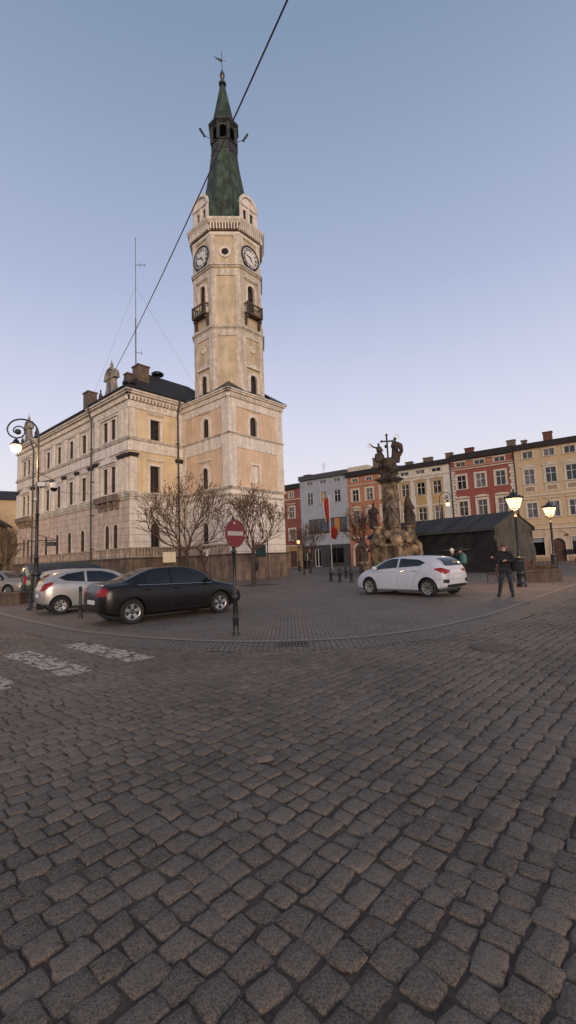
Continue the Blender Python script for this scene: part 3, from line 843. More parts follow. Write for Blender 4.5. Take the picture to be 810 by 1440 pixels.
def pil(M, s, w, z0, z1, capz=True, pr=0.12):
    t = MB(); cap = MB()
    t.box(X(s) - w / 2, X(s) + w / 2, -pr, 0.01, z0, z1, M)
    t.box(X(s) - w / 2 - 0.05, X(s) + w / 2 + 0.05, -pr - 0.05, 0.01, z0, z0 + 0.22, M)
    if capz:
        cap.box(X(s) - w / 2 - 0.06, X(s) + w / 2 + 0.06, -pr - 0.06, 0.01, z1, z1 + 0.16, M); cap.box(X(s) - w / 2 - 0.13, X(s) + w / 2 + 0.13, -pr - 0.14, 0.01, z1 + 0.16, z1 + 0.34, M)
    o = t.obj('pilaster', CREAM, hall)
    if capz: cap.obj('capital', DARKCAP, o)
for s in (7.35, 10.28, 13.18, 16.1, 19.05):
    pil(HFm, s, 0.55, 7.45, 10.3)
    pil(HFm, s, 0.5, 12.0, 14.4, False)
for s in (0.45, 1.25, 5.55, S2 + 0.6, L - 1.1, L - 0.4):
    pil(HF, s, 0.55, 7.45, 10.25, True, 0.16)
    pil(HF, s, 0.5, 12.0, 14.4, False, 0.14)
for xx in (0.3, 4.75):
    MB().box(xx - 0.26, xx + 0.26, -0.12, 0.01, 12.0, 14.4, HE).obj('pilaster', CREAM, hall)
    pt = MB().box(xx - 0.3, xx + 0.3, -0.14, 0.01, 7.45, 10.3, HE).obj('pilaster', CREAM, hall); pc = MB()
    pc.box(xx - 0.36, xx + 0.36, -0.2, 0.01, 10.3, 10.46, HE); pc.box(xx - 0.42, xx + 0.42, -0.28, 0.01, 10.46, 10.64, HE)
    pc.obj('capital', DARKCAP, pt)
# aedicule pediments over the paired windows, bracketed balconies under them
for sc in (3.3, 23.08):
    t = MB(HF); xc = X(sc)
    t.prism([(xc - 1.5, 10.15), (xc + 1.5, 10.15), (xc + 1.5, 10.27), (xc, 10.78), (xc - 1.5, 10.27)], -0.3, 0.01)
    t.box(xc - 1.4, xc + 1.4, -0.15, 0.01, 9.99, 10.151); t.box(xc - 1.42, xc - 1.2, -0.12, 0.01, 7.6, 9.99); t.box(xc + 1.2, xc + 1.42, -0.12, 0.01, 7.6, 9.99)
    t.obj('aedicule', CREAM, hall)
    MB(HF).box(xc - 1.45, xc + 1.45, -0.18, 0.01, 14.15, 14.3).obj('window_hood', CREAM, hall)
    t = MB(HF); t.box(xc - 1.9, xc + 1.9, -0.55, 0.0, 6.85, 7.35)
    for xx in (-1.5, -0.5, 0.5, 1.5):
        t.prism([(xc + xx - 0.14, 6.85), (xc + xx - 0.14, 6.2), (xc + xx + 0.14, 6.2), (xc + xx + 0.14, 6.85)][::-1], -0.22, 0.0); t.box(xc + xx - 0.13, xc + xx + 0.13, -0.46, -0.1, 6.5, 6.85)
    t.obj('bracketed_ledge', mat('brownish_stone', (0.27, 0.20, 0.155), stain=0.5, var=0.2), hall)
for M, x0, x1 in ((HE, 0, 5.09), (HF, X(S1), X(0)), (HF, X(L), X(S2)), (HFm, X(S2), X(S1))):
    cornice(M, x0, x1, 6.85, 7.4, 0.24, 'string_course', GREYST)
    t = MB(M); t.box(x0, x1, -0.1, 0.01, 10.85, 11.65); t.obj('architrave_band', CREAM, hall)
    cornice(M, x0, x1, 11.62, 11.95, 0.22, 'string_course', GREYST)
    t = MB(M); t.box(x0, x1, -0.09, 0.01, 14.45, 15.05); t.obj('frieze_band', CREAM, hall)
    frieze(M @ Matrix.Translation((0, -0.09, 0)), x0 + 0.2, x1 - 0.2, 14.5, 15.0)
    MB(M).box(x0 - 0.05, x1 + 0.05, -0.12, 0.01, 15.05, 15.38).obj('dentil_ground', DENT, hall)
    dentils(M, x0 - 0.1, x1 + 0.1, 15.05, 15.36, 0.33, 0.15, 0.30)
    cornice(M, x0, x1, 15.38, 15.85, 0.55)
    # blind balustrade above the plinth
    t = MB(M); t.box(x0, x1, -0.16, 0.01, 2.12, 2.24); t.box(x0, x1, -0.2, 0.01, 2.82, 2.93)
    n_ = int((x1 - x0) / 0.27)
    for k in range(n_):
        xx = x0 + (x1 - x0) * (k + 0.5) / n_
        t.lathe([(0.05, 2.24), (0.09, 2.4), (0.05, 2.6), (0.075, 2.82)], xx, -0.08, 6)
    for xx in np.linspace(x0 + 0.2, x1 - 0.2, max(2, int((x1 - x0) / 2.6))):
        t.box(xx - 0.17, xx + 0.17, -0.19, 0.0, 2.2, 2.85)
    t.obj('blind_balustrade', mat('balustrade_stucco', (0.45, 0.37, 0.30), stain=0.45, var=0.15), hall)
    MB(M).box(x0, x1, -0.06, 0.0, 2.12, 2.9).obj('balustrade_ground', mat('balustrade_backing', (0.26, 0.19, 0.145), stain=0.3), hall)
t = MB(HL); t.box(0.0, VT, -0.16, 0.01, 2.12, 2.24); t.box(0, VT + 0.05, -0.2, 0.01, 2.82, 2.93)
for k in range(23): t.lathe([(0.05, 2.24), (0.09, 2.4), (0.05, 2.6), (0.075, 2.82)], 0.15 + k * 0.27, -0.08, 6)
t.obj('blind_balustrade', MATS['balustrade_stucco'], hall)
t = MB()
t.box(-UM - 0.25, EW - UM, VT - 0.25, VT + S1 + 0.1, 0, ZP); t.box(-UM + 0.1, EW - UM, VT + S1 + 0.1, VT + S2, 0, ZP); t.box(-UM - 0.25, EW - UM, VT + S2, VT + L + 0.1, 0, ZP)
t.obj('plinth', PLINTH, hall)
t = MB(); t.box(-UM - 0.33, EW - UM, VT - 0.33, VT + S1 + 0.15, ZP, ZP + 0.12); t.box(-UM + 0.02, EW - UM, VT + S1 + 0.15, VT + S2, ZP, ZP + 0.121); t.box(-UM - 0.33, EW - UM, VT + S2, VT + L + 0.2, ZP, ZP + 0.12)
t.obj('plinth_ledge', MATS['dark_ledge_stone'], hall)
# hidden sides
t = MB(); x2 = EW - UM
t.add([(x2, VT, 0), (x2, VT + L, 0), (x2, VT + L, 15.4), (x2, VT, 15.4)], [(0, 1, 2, 3)])
t.add([(x2, VT + L, 0), (-UM, VT + L, 0), (-UM, VT + L, 15.4), (x2, VT + L, 15.4)], [(0, 1, 2, 3)])
t.obj('rear_wall', GREYST, hall)
# roofs
def hip(t, x0, x1, y0, y1, z0, z1, run, along='x'):
    if along == 'x':
        ym = (y0 + y1) / 2; r0, r1 = (x0 + run, ym), (x1 - run, ym)
    else:
        xm = (x0 + x1) / 2; r0, r1 = (xm, y0 + run), (xm, y1 - run)
    v = [(x0, y0, z0), (x1, y0, z0), (x1, y1, z0), (x0, y1, z0), (*r0, z1), (*r1, z1)]
    f = [(0, 1, 5, 4), (1, 2, 5), (2, 3, 4, 5), (3, 0, 4)] if along == 'x' else [(0, 1, 4), (1, 2, 5, 4), (2, 3, 5), (3, 0, 4, 5)]
    t.add(v, f + [(3, 2, 1, 0)])
t = MB(); t.box(-UM - 0.6, x2 + 0.4, VT - 0.6, VT + S1 + 0.5, 15.855, 15.95); hip(t, -UM - 0.55, x2 + 0.35, VT - 0.55, VT + S1 + 0.4, 15.96, 19.2, 3.6)
t.obj('end_roof', ROOFD, hall)
t = MB(); t.box(-UM - 0.3, x2 + 0.4, VT + S1 + 0.5, VT + L + 0.5, 15.86, 16.1); hip(t, -UM - 0.25, x2 + 0.35, VT + S1 + 0.5, VT + L + 0.4, 16.11, 17.6, 3.6, 'y')
t.obj('main_roof', ROOFD, hall)
t = MB(); t.tube([(-UM - 0.1, VT - 0.62, 16.0), (-UM + 5.1, VT - 0.62, 15.95)], 0.07, 6); t.tube([(-UM - 0.62, VT + S1, 16.0), (-UM - 0.62, VT - 0.4, 16.0)], 0.07, 6); t.tube([(-UM - 0.32, VT + S2, 16.05), (-UM - 0.32, VT + S1 + 0.2, 16.05)], 0.08, 6)
t.obj('gutters', PIPE, hall)
for M, x in ((HE, 4.5), (HF, X(S1) + 0.12), (HF, X(S2) - 0.12)):
    yo = -0.28; t = MB()
    t.tube([(x, -0.62, 15.9), (x, -0.5, 15.3), (x, yo, 14.7), (x, yo, 0.1)], 0.075, 8, M=M)
    for zz in (3, 6, 9, 12): t.box(x - 0.1, x + 0.1, yo - 0.1, 0.0, zz, zz + 0.06, M=M)
    t.obj('downpipe', PIPE, hall)
# chimneys
def chimney(M, x, y, w, d_, z0, z1, parent, m=CHIMN):
    t = MB(M); t.box(x - w / 2, x + w / 2, y - d_ / 2, y + d_ / 2, z0, z1 - 0.12); t.box(x - w / 2 - 0.08, x + w / 2 + 0.08, y - d_ / 2 - 0.08, y + d_ / 2 + 0.08, z1 - 0.12, z1)
    t.box(x - w / 2 + 0.1, x + w / 2 - 0.1, y - d_ / 2 + 0.1, y + d_ / 2 - 0.1, z1, z1 + 0.03)
    return t.obj('chimney', m, parent)
chimney(ID, -UM + 2.0, VT + 1.6, 1.05, 1.0, 16, 18.95, hall)
chimney(ID, -UM + 1.3, VT + 2.4, 0.55, 0.55, 16, 18.35, hall)
chimney(ID, -UM + 1.6, VT + 10.6, 0.9, 1.1, 16, 19.0, hall)
# gables over the end bays
def gable(sc, full=True):
    M = HF @ Matrix.Translation((X(sc), -0.05, 0)); t = MB(M)
    w = 1.55; zb = 15.86
    side = [(0.62, zb + 1.9), (0.66, zb + 1.3), (0.9, zb + 0.75), (1.3, zb + 0.35), (1.75, zb + 0.12), (1.8, zb)]
    poly = [(-x, z) for x, z in side[::-1]] + side
    poly = [(-1.8, zb), (1.8, zb)] + side[::-1][1:] + [(-x, z) for x, z in side][:-1]
    t.prism(poly, 0.0, 0.35)
    zc = zb + 1.95
    t.box(-0.95, 0.95, -0.1, 0.42, zc - 0.08, zc + 0.04)
    t.prism([(0.80 * math.cos(a), zc + 0.04 + 0.90 * math.sin(a)) for a in [math.pi * k / 12 for k in range(13)]], 0.03, 0.34)
    t.ring(0, zc + 0.04, 0.78, 0.93, -0.08, 0.42, 14, a0=0, a1=math.pi)
    t.ring(0, zc + 0.3, 0.2, 0.3, -0.05, 0.03, 14)
    t.lathe([(0.16, zc + 0.85), (0.2, zc + 0.95), (0.1, zc + 1.05), (0.16, zc + 1.2), (0.14, zc + 1.35), (0.04, zc + 1.5), (0.02, zc + 1.75)], 0, 0.18, 10)
    for sx in (-0.32, 0.32): t.box(sx - 0.05, sx + 0.05, -0.05, 0.0, zb + 0.6, zc - 0.1)
    g_ = t.obj('gable', mat('grey_gable_stone', (0.42, 0.36, 0.30), stain=0.5, var=0.2), hall)
    MB(M).box(-0.17, 0.17, -0.03, 0.02, zb + 0.75, zb + 1.55).obj('pane', GLASS, g_)
    for sx in (-2.15, 2.15):
        q = MB(M); q.box(sx - 0.22, sx + 0.22, 0.0, 0.44, zb, zb + 0.5); q.lathe([(0.2, zb + 0.5), (0.24, zb + 0.6), (0.16, zb + 0.75), (0.2, zb + 0.95), (0.05, zb + 1.35), (0.08, zb + 1.45), (0.01, zb + 1.65)], sx, 0.22, 8)
        q.obj('roof_finial', mat('dark_finial_stone', (0.10, 0.08, 0.065), var=0.3, stain=0.4), hall)
gable(3.2)
gable(23.1)
# corner siren horns and roof mast
t = MB(); 
for (x, y, z) in ((-UM + 0.2, VT + 0.3, 15.8), (-0.4, VT + 3.2, 18.8)):
    t = MB(); t.lathe([(0.1, z), (0.1, z + 0.55), (0.55, z + 0.62), (0.6, z + 0.78), (0.4, z + 0.92), (0.1, z + 1.0)], x, y, 14)
    t.obj('roof_siren', IRON, hall)
mx_, my_ = -UM + 2.0 - 0.3, VT + 1.9
t = MB(); t.tube([(mx_, my_, 18.0), (mx_, my_, 23.5)], 0.055, 6); t.tube([(mx_, my_, 23.5), (mx_, my_, 31.3)], 0.03, 5)
t.obj('roof_mast', mat('grey_mast_metal', (0.12, 0.11, 0.11), rough=0.5), hall)
MA = Matrix.Translation((mx_, my_, 0)) @ Matrix.Rotation(-PHI, 4, 'Z')
t = MB(MA); t.tube([(0, 0, 28.6), (0.95, 0, 28.55)], 0.025, 5); t.tube([(0.4, 0, 28.3), (0.4, 0, 28.9)], 0.018, 4); t.tube([(0.8, 0, 28.35), (0.8, 0, 28.8)], 0.018, 4)
t.tube([(0, 0, 20.3), (0.6, 0, 20.2)], 0.025, 5); t.tube([(0.5, 0, 20.0), (0.5, 0, 20.5)], 0.018, 4)
t.obj('mast_antenna', MATS['grey_mast_metal'], hall)
for (x, y, z) in ((-UM + 1, VT + 10, 16.6), (4.5, VT + 3, 18.8)):
    MB().tube([(mx_, my_, 26.5), (x, y, z)], 0.007, 4).obj('guy_wire', MATS['grey_mast_metal'], hall)

# ------------------------------------------------------------------ row of town houses
P0 = (30.7046, 56.0); DR = (-0.814, 0.581); RPHI = math.atan2(-DR[1], -DR[0]) 
def house(s0, s1, zt, wallm, label, group='town houses along the far side of the square', band=0.8, bandm=ROOFD, depth=11.0):
    """s0..s1 along the row (s grows to the left); local x to the viewer's right"""
    ox, oy = P0[0] + DR[0] * s1, P0[1] + DR[1] * s1
    h = empty('town_house', ox, oy, 0, math.atan2(-DR[1], -DR[0]), label, 'house', group)
    W = s1 - s0
    h['_w'] = W
    return h, W
def house_shell(h, W, zt, wallm, ops, band=0.8, bandm=ROOFD, depth=11.0, ground=None, gz=3.9):
    t = MB(); z0 = gz if ground else 0
    t.wall(0.01, W - 0.01, z0, zt, [o for o in ops if o[2] >= z0], 0.2, ID)
    t.add([(0.01, 0, z0), (0.01, depth, z0), (0.01, depth, zt), (0.01, 0, zt)], [(3, 2, 1, 0)])
    t.add([(W - 0.01, 0, z0), (W - 0.01, depth, z0), (W - 0.01, depth, zt), (W - 0.01, 0, zt)], [(0, 1, 2, 3)])
    t.add([(0.01, depth, 0), (W - 0.01, depth, 0), (W - 0.01, depth, zt), (0.01, depth, zt)], [(3, 2, 1, 0)])
    t.obj('wall', wallm, h)
    if ground:
        t = MB(); t.wall(0.01, W - 0.01, 0, gz, [o for o in ops if o[2] < gz], 0.2, ID)
        t.add([(0.01, 0, 0), (0.01, depth, 0), (0.01, depth, gz), (0.01, 0, gz)], [(3, 2, 1, 0)]); t.add([(W - 0.01, 0, 0), (W - 0.01, depth, 0), (W - 0.01, depth, gz), (W - 0.01, 0, gz)], [(0, 1, 2, 3)])
        t.obj('ground_storey_wall', ground, h)
    t = MB()
    t.prism([(0.02, zt), (W - 0.02, zt), (W - 0.02, zt + band), (0.02, zt + band)], -0.45, -0.2)
    t.box(0.02, W - 0.02, -0.4, 0.0, zt - 0.002, zt + 0.1)
    v = [(0.02, -0.46, zt + band), (W - 0.02, -0.46, zt + band), (W - 0.02, depth / 2, zt + band + 0.9), (0.02, depth / 2, zt + band + 0.9), (W - 0.02, depth + 0.3, zt + band), (0.02, depth + 0.3, zt + band)]
    t.add(v, [(0, 1, 2, 3), (3, 2, 4, 5), (0, 3, 5), (1, 4, 2)])
    t.box(0.02, W - 0.02, -0.2, depth, zt + 0.1, zt + band - 0.01)
    t.obj('roof', bandm, h)
def hbox(h, name, m, *boxes):
    o = None
    for b in boxes: o = MB().box(*b).obj(name, m, h)      # each piece a part of its own
    return o
def hchim(h, x, y, z0, z1, w=0.9, m=None):
    chimney(ID, x, y, w, 0.7, z0, z1, h, m or CHIMN)
def pier(t, xa, xb, z0, z1, st=0.42, p=0.07):       # quoins
    k = 0; z = z0
    while z < z1 - 0.05:
        d_ = 0.0 if k % 2 == 0 else 0.14
        t.box(xa, xb - d_ if xa < 2 else xb, -p, 0.01, z, min(z + st - 0.05, z1)) if xa < 2 else t.box(xa + d_, xb, -p, 0.01, z, min(z + st - 0.05, z1))
        z += st; k += 1

RED = mat('brick_red_paint', (0.28, 0.080, 0.062), stain=0.15, var=0.08, scale=1.0)
DRED = mat('dull_red_paint', (0.27, 0.085, 0.07), stain=0.25, var=0.12, scale=1.0)
BLUE = mat('grey_blue_paint', (0.36, 0.38, 0.43), stain=0.12, var=0.08, scale=1.0)
ORNG = mat('orange_paint', (0.44, 0.19, 0.11), stain=0.2, var=0.1, scale=1.0)
WHT = mat('offwhite_paint', (0.64, 0.60, 0.53), stain=0.18, var=0.06, scale=1.0)
YEL = mat('sand_yellow_paint', (0.55, 0.40, 0.235), stain=0.12, var=0.06, scale=1.0)
TRIMW = mat('pale_trim_paint', (0.58, 0.52, 0.42), stain=0.15, var=0.06)
TRIMO = mat('ochre_trim_paint', (0.42, 0.30, 0.17), stain=0.15, var=0.08)
TRIMT = mat('tan_trim_paint', (0.34, 0.24, 0.15), stain=0.15, var=0.08)
DKGREY = mat('dark_grey_render', (0.06, 0.058, 0.06), stain=0.2)
WOODD = mat('brown_wood_door', (0.10, 0.05, 0.03), var=0.3, scale=6)
WARM = mat('warm_tan_curtain', (0.40, 0.26, 0.14), var=0.3, scale=4)  # plain warm tan curtain colour, mottled at random
CURT2 = mat('half_drawn_curtain_glass', (0.09, 0.08, 0.07), rough=0.12, color2=(0.012, 0.012, 0.014), scale=1.1)
CURT = mat('net_curtain_glass', (0.16, 0.15, 0.15), rough=0.15, var=0.35, scale=2.5)

WRND = random.Random(17)
def std_windows(h, specs, M=ID):
    for (x, zc, w, hh, kw) in specs:
        kw = dict(kw)
        if 'glass' not in kw: kw['glass'] = WRND.choice((GLASS, GLASS, CURT, CURT2))
        add_window(h, M, x, zc - hh / 2, zc + hh / 2, w, False, 0.2, fm=FRAMEW, **kw)
def op(specs): return [(x - w / 2, x + w / 2, zc - hh / 2, zc + hh / 2, False) for (x, zc, w, hh, _) in specs]

def attic_pair(xc, zc, trim):
    kw = dict(trim=trim, tw=0.14, proj=0.04, rows=1, sill=False)
    return [(xc, zc, 1.15, 0.62, kw)]
# yellow (right-most)
h, W = house(-13.2, 1.59, 14.2, YEL, 'sand yellow town house with arched brown door, right-most in the row')
s2x = lambda s: 1.59 - s
sp_ = []
bays = [0.08, -2.3, -4.48, -6.8, -9.1, -11.4]
for s in bays:
    sp_.append((s2x(s), 13.42, 1.15, 0.85, dict(trim=TRIMW, tw=0.16, rows=1)))
    sp_.append((s2x(s), 10.62, 1.15, 1.85, dict(trim=TRIMW, tw=0.2, rows=2, hood='wave')))
    sp_.append((s2x(s), 6.35, 1.15, 1.85, dict(trim=TRIMW, tw=0.2, rows=2, hood='flat')))
shop = [(s2x(0.05) - 0.95, s2x(0.05) + 0.95, 0.75, 2.85, False), (s2x(-4.75) - 0.95, s2x(-4.75) + 0.95, 0.75, 2.85, False), (s2x(-8.3) - 0.95, s2x(-8.3) + 0.95, 0.75, 2.85, False), (s2x(-2.38) - 0.72, s2x(-2.38) + 0.72, 0.0, 2.75, True)]
house_shell(h, W, 14.2, YEL, op(sp_) + shop, band=0.65, ground=mat('pale_peach_render', (0.55, 0.42, 0.29), stain=0.2, var=0.06), gz=3.9)
std_windows(h, sp_)
hbox(h, 'string_course', TRIMW, (0, W, -0.12, 0.01, 8.1, 8.3), (0, W, -0.08, 0.01, 4.55, 4.65), (0, W, -0.2, 0.01, 3.95, 4.12), (0, W, -0.05, 0.01, 12.1, 12.18))
hbox(h, 'apron_panel', TRIMW, *[(s2x(s) - 0.75, s2x(s) + 0.75, -0.05, 0.01, 8.6, 9.5) for s in bays])
hbox(h, 'apron_panel', TRIMT, *[(s2x(s) - 0.5, s2x(s) + 0.5, -0.07, 0.01, 8.78, 9.3) for s in bays])
hbox(h, 'plinth', TRIMT, (0, s2x(-2.38) - 1.0, -0.1, 0.01, 0, 0.5), (s2x(-2.38) + 1.0, W, -0.1, 0.01, 0, 0.5))
for o_ in shop[:3]:
    sw = MB(); sw.box(o_[0] - 0.12, o_[0], -0.06, 0.02, o_[2], o_[3] + 0.12).box(o_[1], o_[1] + 0.12, -0.06, 0.02, o_[2], o_[3] + 0.12).box(o_[0], o_[1], -0.06, 0.02, o_[3], o_[3] + 0.12)
    sw = sw.obj('shop_window', TRIMW, h)
    hbox(sw, 'pane', mat('shop_glass_dark', (0.006, 0.006, 0.007), rough=0.1), (o_[0], o_[1], 0.14, 0.18, o_[2], o_[3]))
    hbox(sw, 'roller_blind', mat('grey_blind', (0.25, 0.27, 0.28)), (o_[0] + 0.05, o_[1] - 0.05, 0.10, 0.139, o_[3] - 0.5, o_[3] - 0.05))
dx = s2x(-2.38)
t = MB(); t.prism([(dx - 0.72, 0), (dx + 0.72, 0)] + [(dx + 0.72 * math.cos(a), 2.03 + 0.72 * math.sin(a)) for a in [math.pi * k / 12 for k in range(13)]], 0.12, 0.16)
for xx in np.linspace(-0.6, 0.6, 6): t.box(dx + xx - 0.02, dx + xx + 0.02, 0.10, 0.12, 0.05, 2.0)
door = t.obj('door', WOODD, h)
hbox(door, 'handle', mat('brass_handle', (0.3, 0.22, 0.1), metal=0.8, rough=0.4), (dx - 0.28, dx + 0.1, 0.07, 0.10, 1.25, 1.33))
t = MB(); t.ring(dx, 2.03, 0.72, 0.9, -0.08, 0.02, 14, a0=0, a1=math.pi); t.box(dx - 0.9, dx - 0.72, -0.08, 0.02, 0, 2.03); t.box(dx + 0.72, dx + 0.9, -0.08, 0.02, 0, 2.03); t.obj('door_surround', TRIMW, h)
t = MB(); t.ring(dx, 2.2, 1.5, 1.62, -0.1, 0.02, 16, a0=R(35), a1=R(145)); t.obj('door_hood', TRIMW, h)
hbox(h, 'wall_box', mat('rust_box', (0.18, 0.06, 0.035)), (s2x(-3.3) - 0.16, s2x(-3.3) + 0.16, -0.08, 0, 2.95, 3.2))
hbox(h, 'letter_box', IRON, (s2x(-3.45) - 0.4, s2x(-3.45) + 0.4, -0.25, 0, 0.75, 1.35))
hchim(h, s2x(-2.2), 2.0, 14.8, 16.4, 1.0, mat('red_brick_chimney', (0.16, 0.055, 0.04), var=0.3, scale=6))
hchim(h, s2x(0.6), 2.5, 14.8, 15.9, 0.6)
# red
h, W = house(1.59, 9.61, 14.1, RED, 'brick red town house with white quoins and arched window hoods beside the yellow house')
s2x = lambda s: 9.61 - s
sp_ = []; 
for s in (3.38, 5.86, 8.3):
    sp_.append((s2x(s), 13.5, 1.25, 0.55, dict(trim=TRIMW, tw=0.14, rows=1, sill=False)))
    sp_.append((s2x(s), 10.98, 1.15, 1.85, dict(trim=TRIMW, tw=0.24, proj=0.08, rows=2)))
    sp_.append((s2x(s), 7.38, 1.15, 1.95, dict(trim=TRIMW, tw=0.3, proj=0.09, rows=2, hood='seg')))
    sp_.append((s2x(s), 1.9, 1.3, 2.0, dict(trim=TRIMW, tw=0.2, rows=2)))
house_shell(h, W, 14.1, RED, op(sp_)); std_windows(h, sp_)
hbox(h, 'string_course', TRIMW, (0, W, -0.1, 0.01, 12.72, 12.85), (0, W, -0.1, 0.01, 4.3, 4.6), (0.0, W, -0.06, 0.01, 13.05, 13.12), (0, W, -0.06, 0.01, 13.92, 14.0))
hbox(h, 'attic_panel', ORNG, *[(s2x(s) - 0.5, s2x(s) + 0.5, -0.05, 0.01, 13.25, 13.75) for s in (4.62, 7.08)])
t = MB(); pier(t, 0.02, 0.52, 4.7, 12.6); t.obj('quoins', TRIMW, h); t = MB(); pier(t, W - 0.72, W - 0.12, 4.7, 12.6); t.obj('quoins', TRIMW, h)
hchim(h, s2x(7.3), 1.5, 14.6, 15.9, 1.1, MATS['red_brick_chimney'])
hchim(h, s2x(2.0), 1.5, 14.6, 16.0, 1.0)
hbox(h, 'downpipe', PIPE, (W - 0.1, W + 0.0, -0.14, -0.02, 0, 14.1))
# cream
h, W = house(9.61, 18.53, 13.9, WHT, 'off-white town house with ochre window surrounds between the red and orange houses')
s2x = lambda s: 18.53 - s
sp_ = []
for s in (11.68, 14.0, 16.36):
    sp_.append((s2x(s), 13.28, 1.3, 0.5, dict(trim=TRIMW, tw=0.16, rows=1, sill=False)))
    sp_.append((s2x(s), 10.83, 1.15, 1.75, dict(trim=TRIMO, tw=0.28, rows=2, hood='wave')))
    sp_.append((s2x(s), 7.15, 1.15, 1.85, dict(trim=TRIMO, tw=0.24, rows=2)))
    sp_.append((s2x(s), 1.9, 1.3, 2.0, dict(trim=TRIMO, tw=0.2, rows=2)))
house_shell(h, W, 13.9, WHT, op(sp_), band=0.65); std_windows(h, sp_)
hbox(h, 'apron_panel', mat('yellow_panel_paint', (0.50, 0.33, 0.15), stain=0.15), *[(s2x(s) - 0.75, s2x(s) + 0.75, -0.06, 0.01, 8.5, 9.75) for s in (11.68, 14.0, 16.36)])
hbox(h, 'string_course', TRIMW, (0, W, -0.12, 0.01, 12.55, 12.7), (0, W, -0.1, 0.01, 4.3, 4.55))
hbox(h, 'downpipe', PIPE, (W - 0.1, W + 0.0, -0.14, -0.02, 0, 13.9))
hchim(h, s2x(13.3), 2.0, 14.5, 15.6, 1.3); hchim(h, s2x(16.2), 2.0, 14.5, 15.4, 1.0); hchim(h, s2x(10.0), 1.2, 14.5, 15.6, 0.9)
# orange
h, W = house(18.53, 25.89, 14.05, ORNG, 'orange town house with white window surrounds between the blue and off-white houses')
s2x = lambda s: 25.89 - s
sp_ = []
for s in (24.52, 22.1, 19.7):
    sp_.append((s2x(s), 13.44, 1.0, 0.5, dict(trim=TRIMW, tw=0.16, rows=1, sill=False)))
    sp_.append((s2x(s), 10.98, 1.1, 1.85, dict(trim=TRIMW, tw=0.26, rows=2)))
    sp_.append((s2x(s), 7.6, 1.1, 2.0, dict(trim=TRIMW, tw=0.3, rows=2, hood='seg')))
dops = [(0.75, 2.6, 0.0, 3.3, True), (4.3, 6.0, 0.6, 2.9, False)]
house_shell(h, W, 14.05, ORNG, op(sp_) + dops); std_windows(h, sp_)
hbox(h, 'string_course', TRIMW, (0, W, -0.1, 0.01, 12.62, 12.74), (0, W, -0.12, 0.01, 4.3, 4.5))
t = MB(); t.box(0.5, 0.75, -0.12, 0.02, 0, 3.0).box(2.6, 2.85, -0.12, 0.02, 0, 3.0).ring(1.675, 2.375, 0.925, 1.2, -0.12, 0.02, 14, a0=0, a1=math.pi); t.obj('portal', TRIMW, h)
hbox(h, 'door', WOODD, (0.75, 2.6, 0.14, 0.18, 0, 3.3)); hbox(h, 'shop_pane', MATS['shop_glass_dark'], (4.3, 6.0, 0.14, 0.18, 0.6, 2.9))
hchim(h, s2x(21.5), 2.0, 14.6, 16.9, 1.0)
hbox(h, 'parapet_wall', TRIMW, (0.1, 3.6, 0.2, 3.0, 14.9, 15.7))
# blue grey
h, W = house(25.89, 35.03, 14.65, BLUE, 'grey blue town house with dark ground floor behind the flagpole')
s2x = lambda s: 35.03 - s
sp_ = []
for i, s in enumerate((33.05, 30.45, 27.8)):
    sp_.append((s2x(s), 14.0, 1.25, 0.6, dict(trim=BLUE, tw=0.1, proj=0.02, rows=1, sill=False)))
    sp_.append((s2x(s), 11.38, 1.15, 1.95, dict(trim=BLUE, tw=0.1, proj=0.02, rows=2, glass=WARM if i == 1 else GLASS)))
bandw = [(s2x(29.9), 6.8, 7.2, 2.2, dict(trim=DKGREY, tw=0.1, proj=0.04, rows=1))]
gops = [(0.9, 1.9, 1.0, 2.9, False), (2.5, 3.7, 0.0, 2.9, False), (5.2, 7.9, 0.5, 3.0, False)]
house_shell(h, W, 14.65, BLUE, op(sp_) + op(bandw) + gops, band=0.75, bandm=mat('grey_eaves_board', (0.065, 0.065, 0.072)), ground=DKGREY, gz=3.55)
std_windows(h, sp_)
x0 = s2x(29.9) - 3.6
t = MB()
for k in range(7): t.box(x0 + k * 1.2 - 0.03 * (k > 0), x0 + k * 1.2 + 0.03 * (k < 6) + 0.001, 0.06, 0.14, 5.7, 7.9)
t.box(x0, x0 + 7.2, 0.05, 0.14, 5.7, 5.78); t.box(x0, x0 + 7.2, 0.05, 0.14, 7.82, 7.9); t.box(x0 - 0.1, x0 + 7.3, -0.12, 0.02, 5.5, 5.7)
bw = t.obj('ribbon_window', FRAMED, h)
hbox(bw, 'pane', mat('cool_glass', (0.10, 0.12, 0.15), rough=0.08), (x0, x0 + 4.8, 0.15, 0.18, 5.7, 7.9), (x0 + 6, x0 + 7.2, 0.15, 0.18, 5.7, 7.9)); hbox(bw, 'orange_panel', mat('orange_panel', (0.42, 0.19, 0.07)), (x0 + 4.8, x0 + 6, 0.15, 0.18, 5.7, 7.9))
for (a, b_, c_, d_, _) in gops:
    f = MB(); f.box(a, a + 0.07, 0.06, 0.16, c_, d_).box(b_ - 0.07, b_, 0.06, 0.16, c_, d_).box(a, b_, 0.061, 0.16, d_ - 0.07, d_).box(a, b_, 0.062, 0.16, c_, c_ + 0.1).box((a + b_) / 2 - 0.04, (a + b_) / 2 + 0.04, 0.059, 0.16, c_, d_)
    f = f.obj('shop_door' if c_ == 0 else 'shop_window', FRAMEW if b_ < 4 else FRAMED, h); hbox(f, 'pane', MATS['shop_glass_dark'], (a, b_, 0.165, 0.19, c_, d_))
hchim(h, 0.8, 1.5, 15.3, 15.9, 1.2, DKGREY)
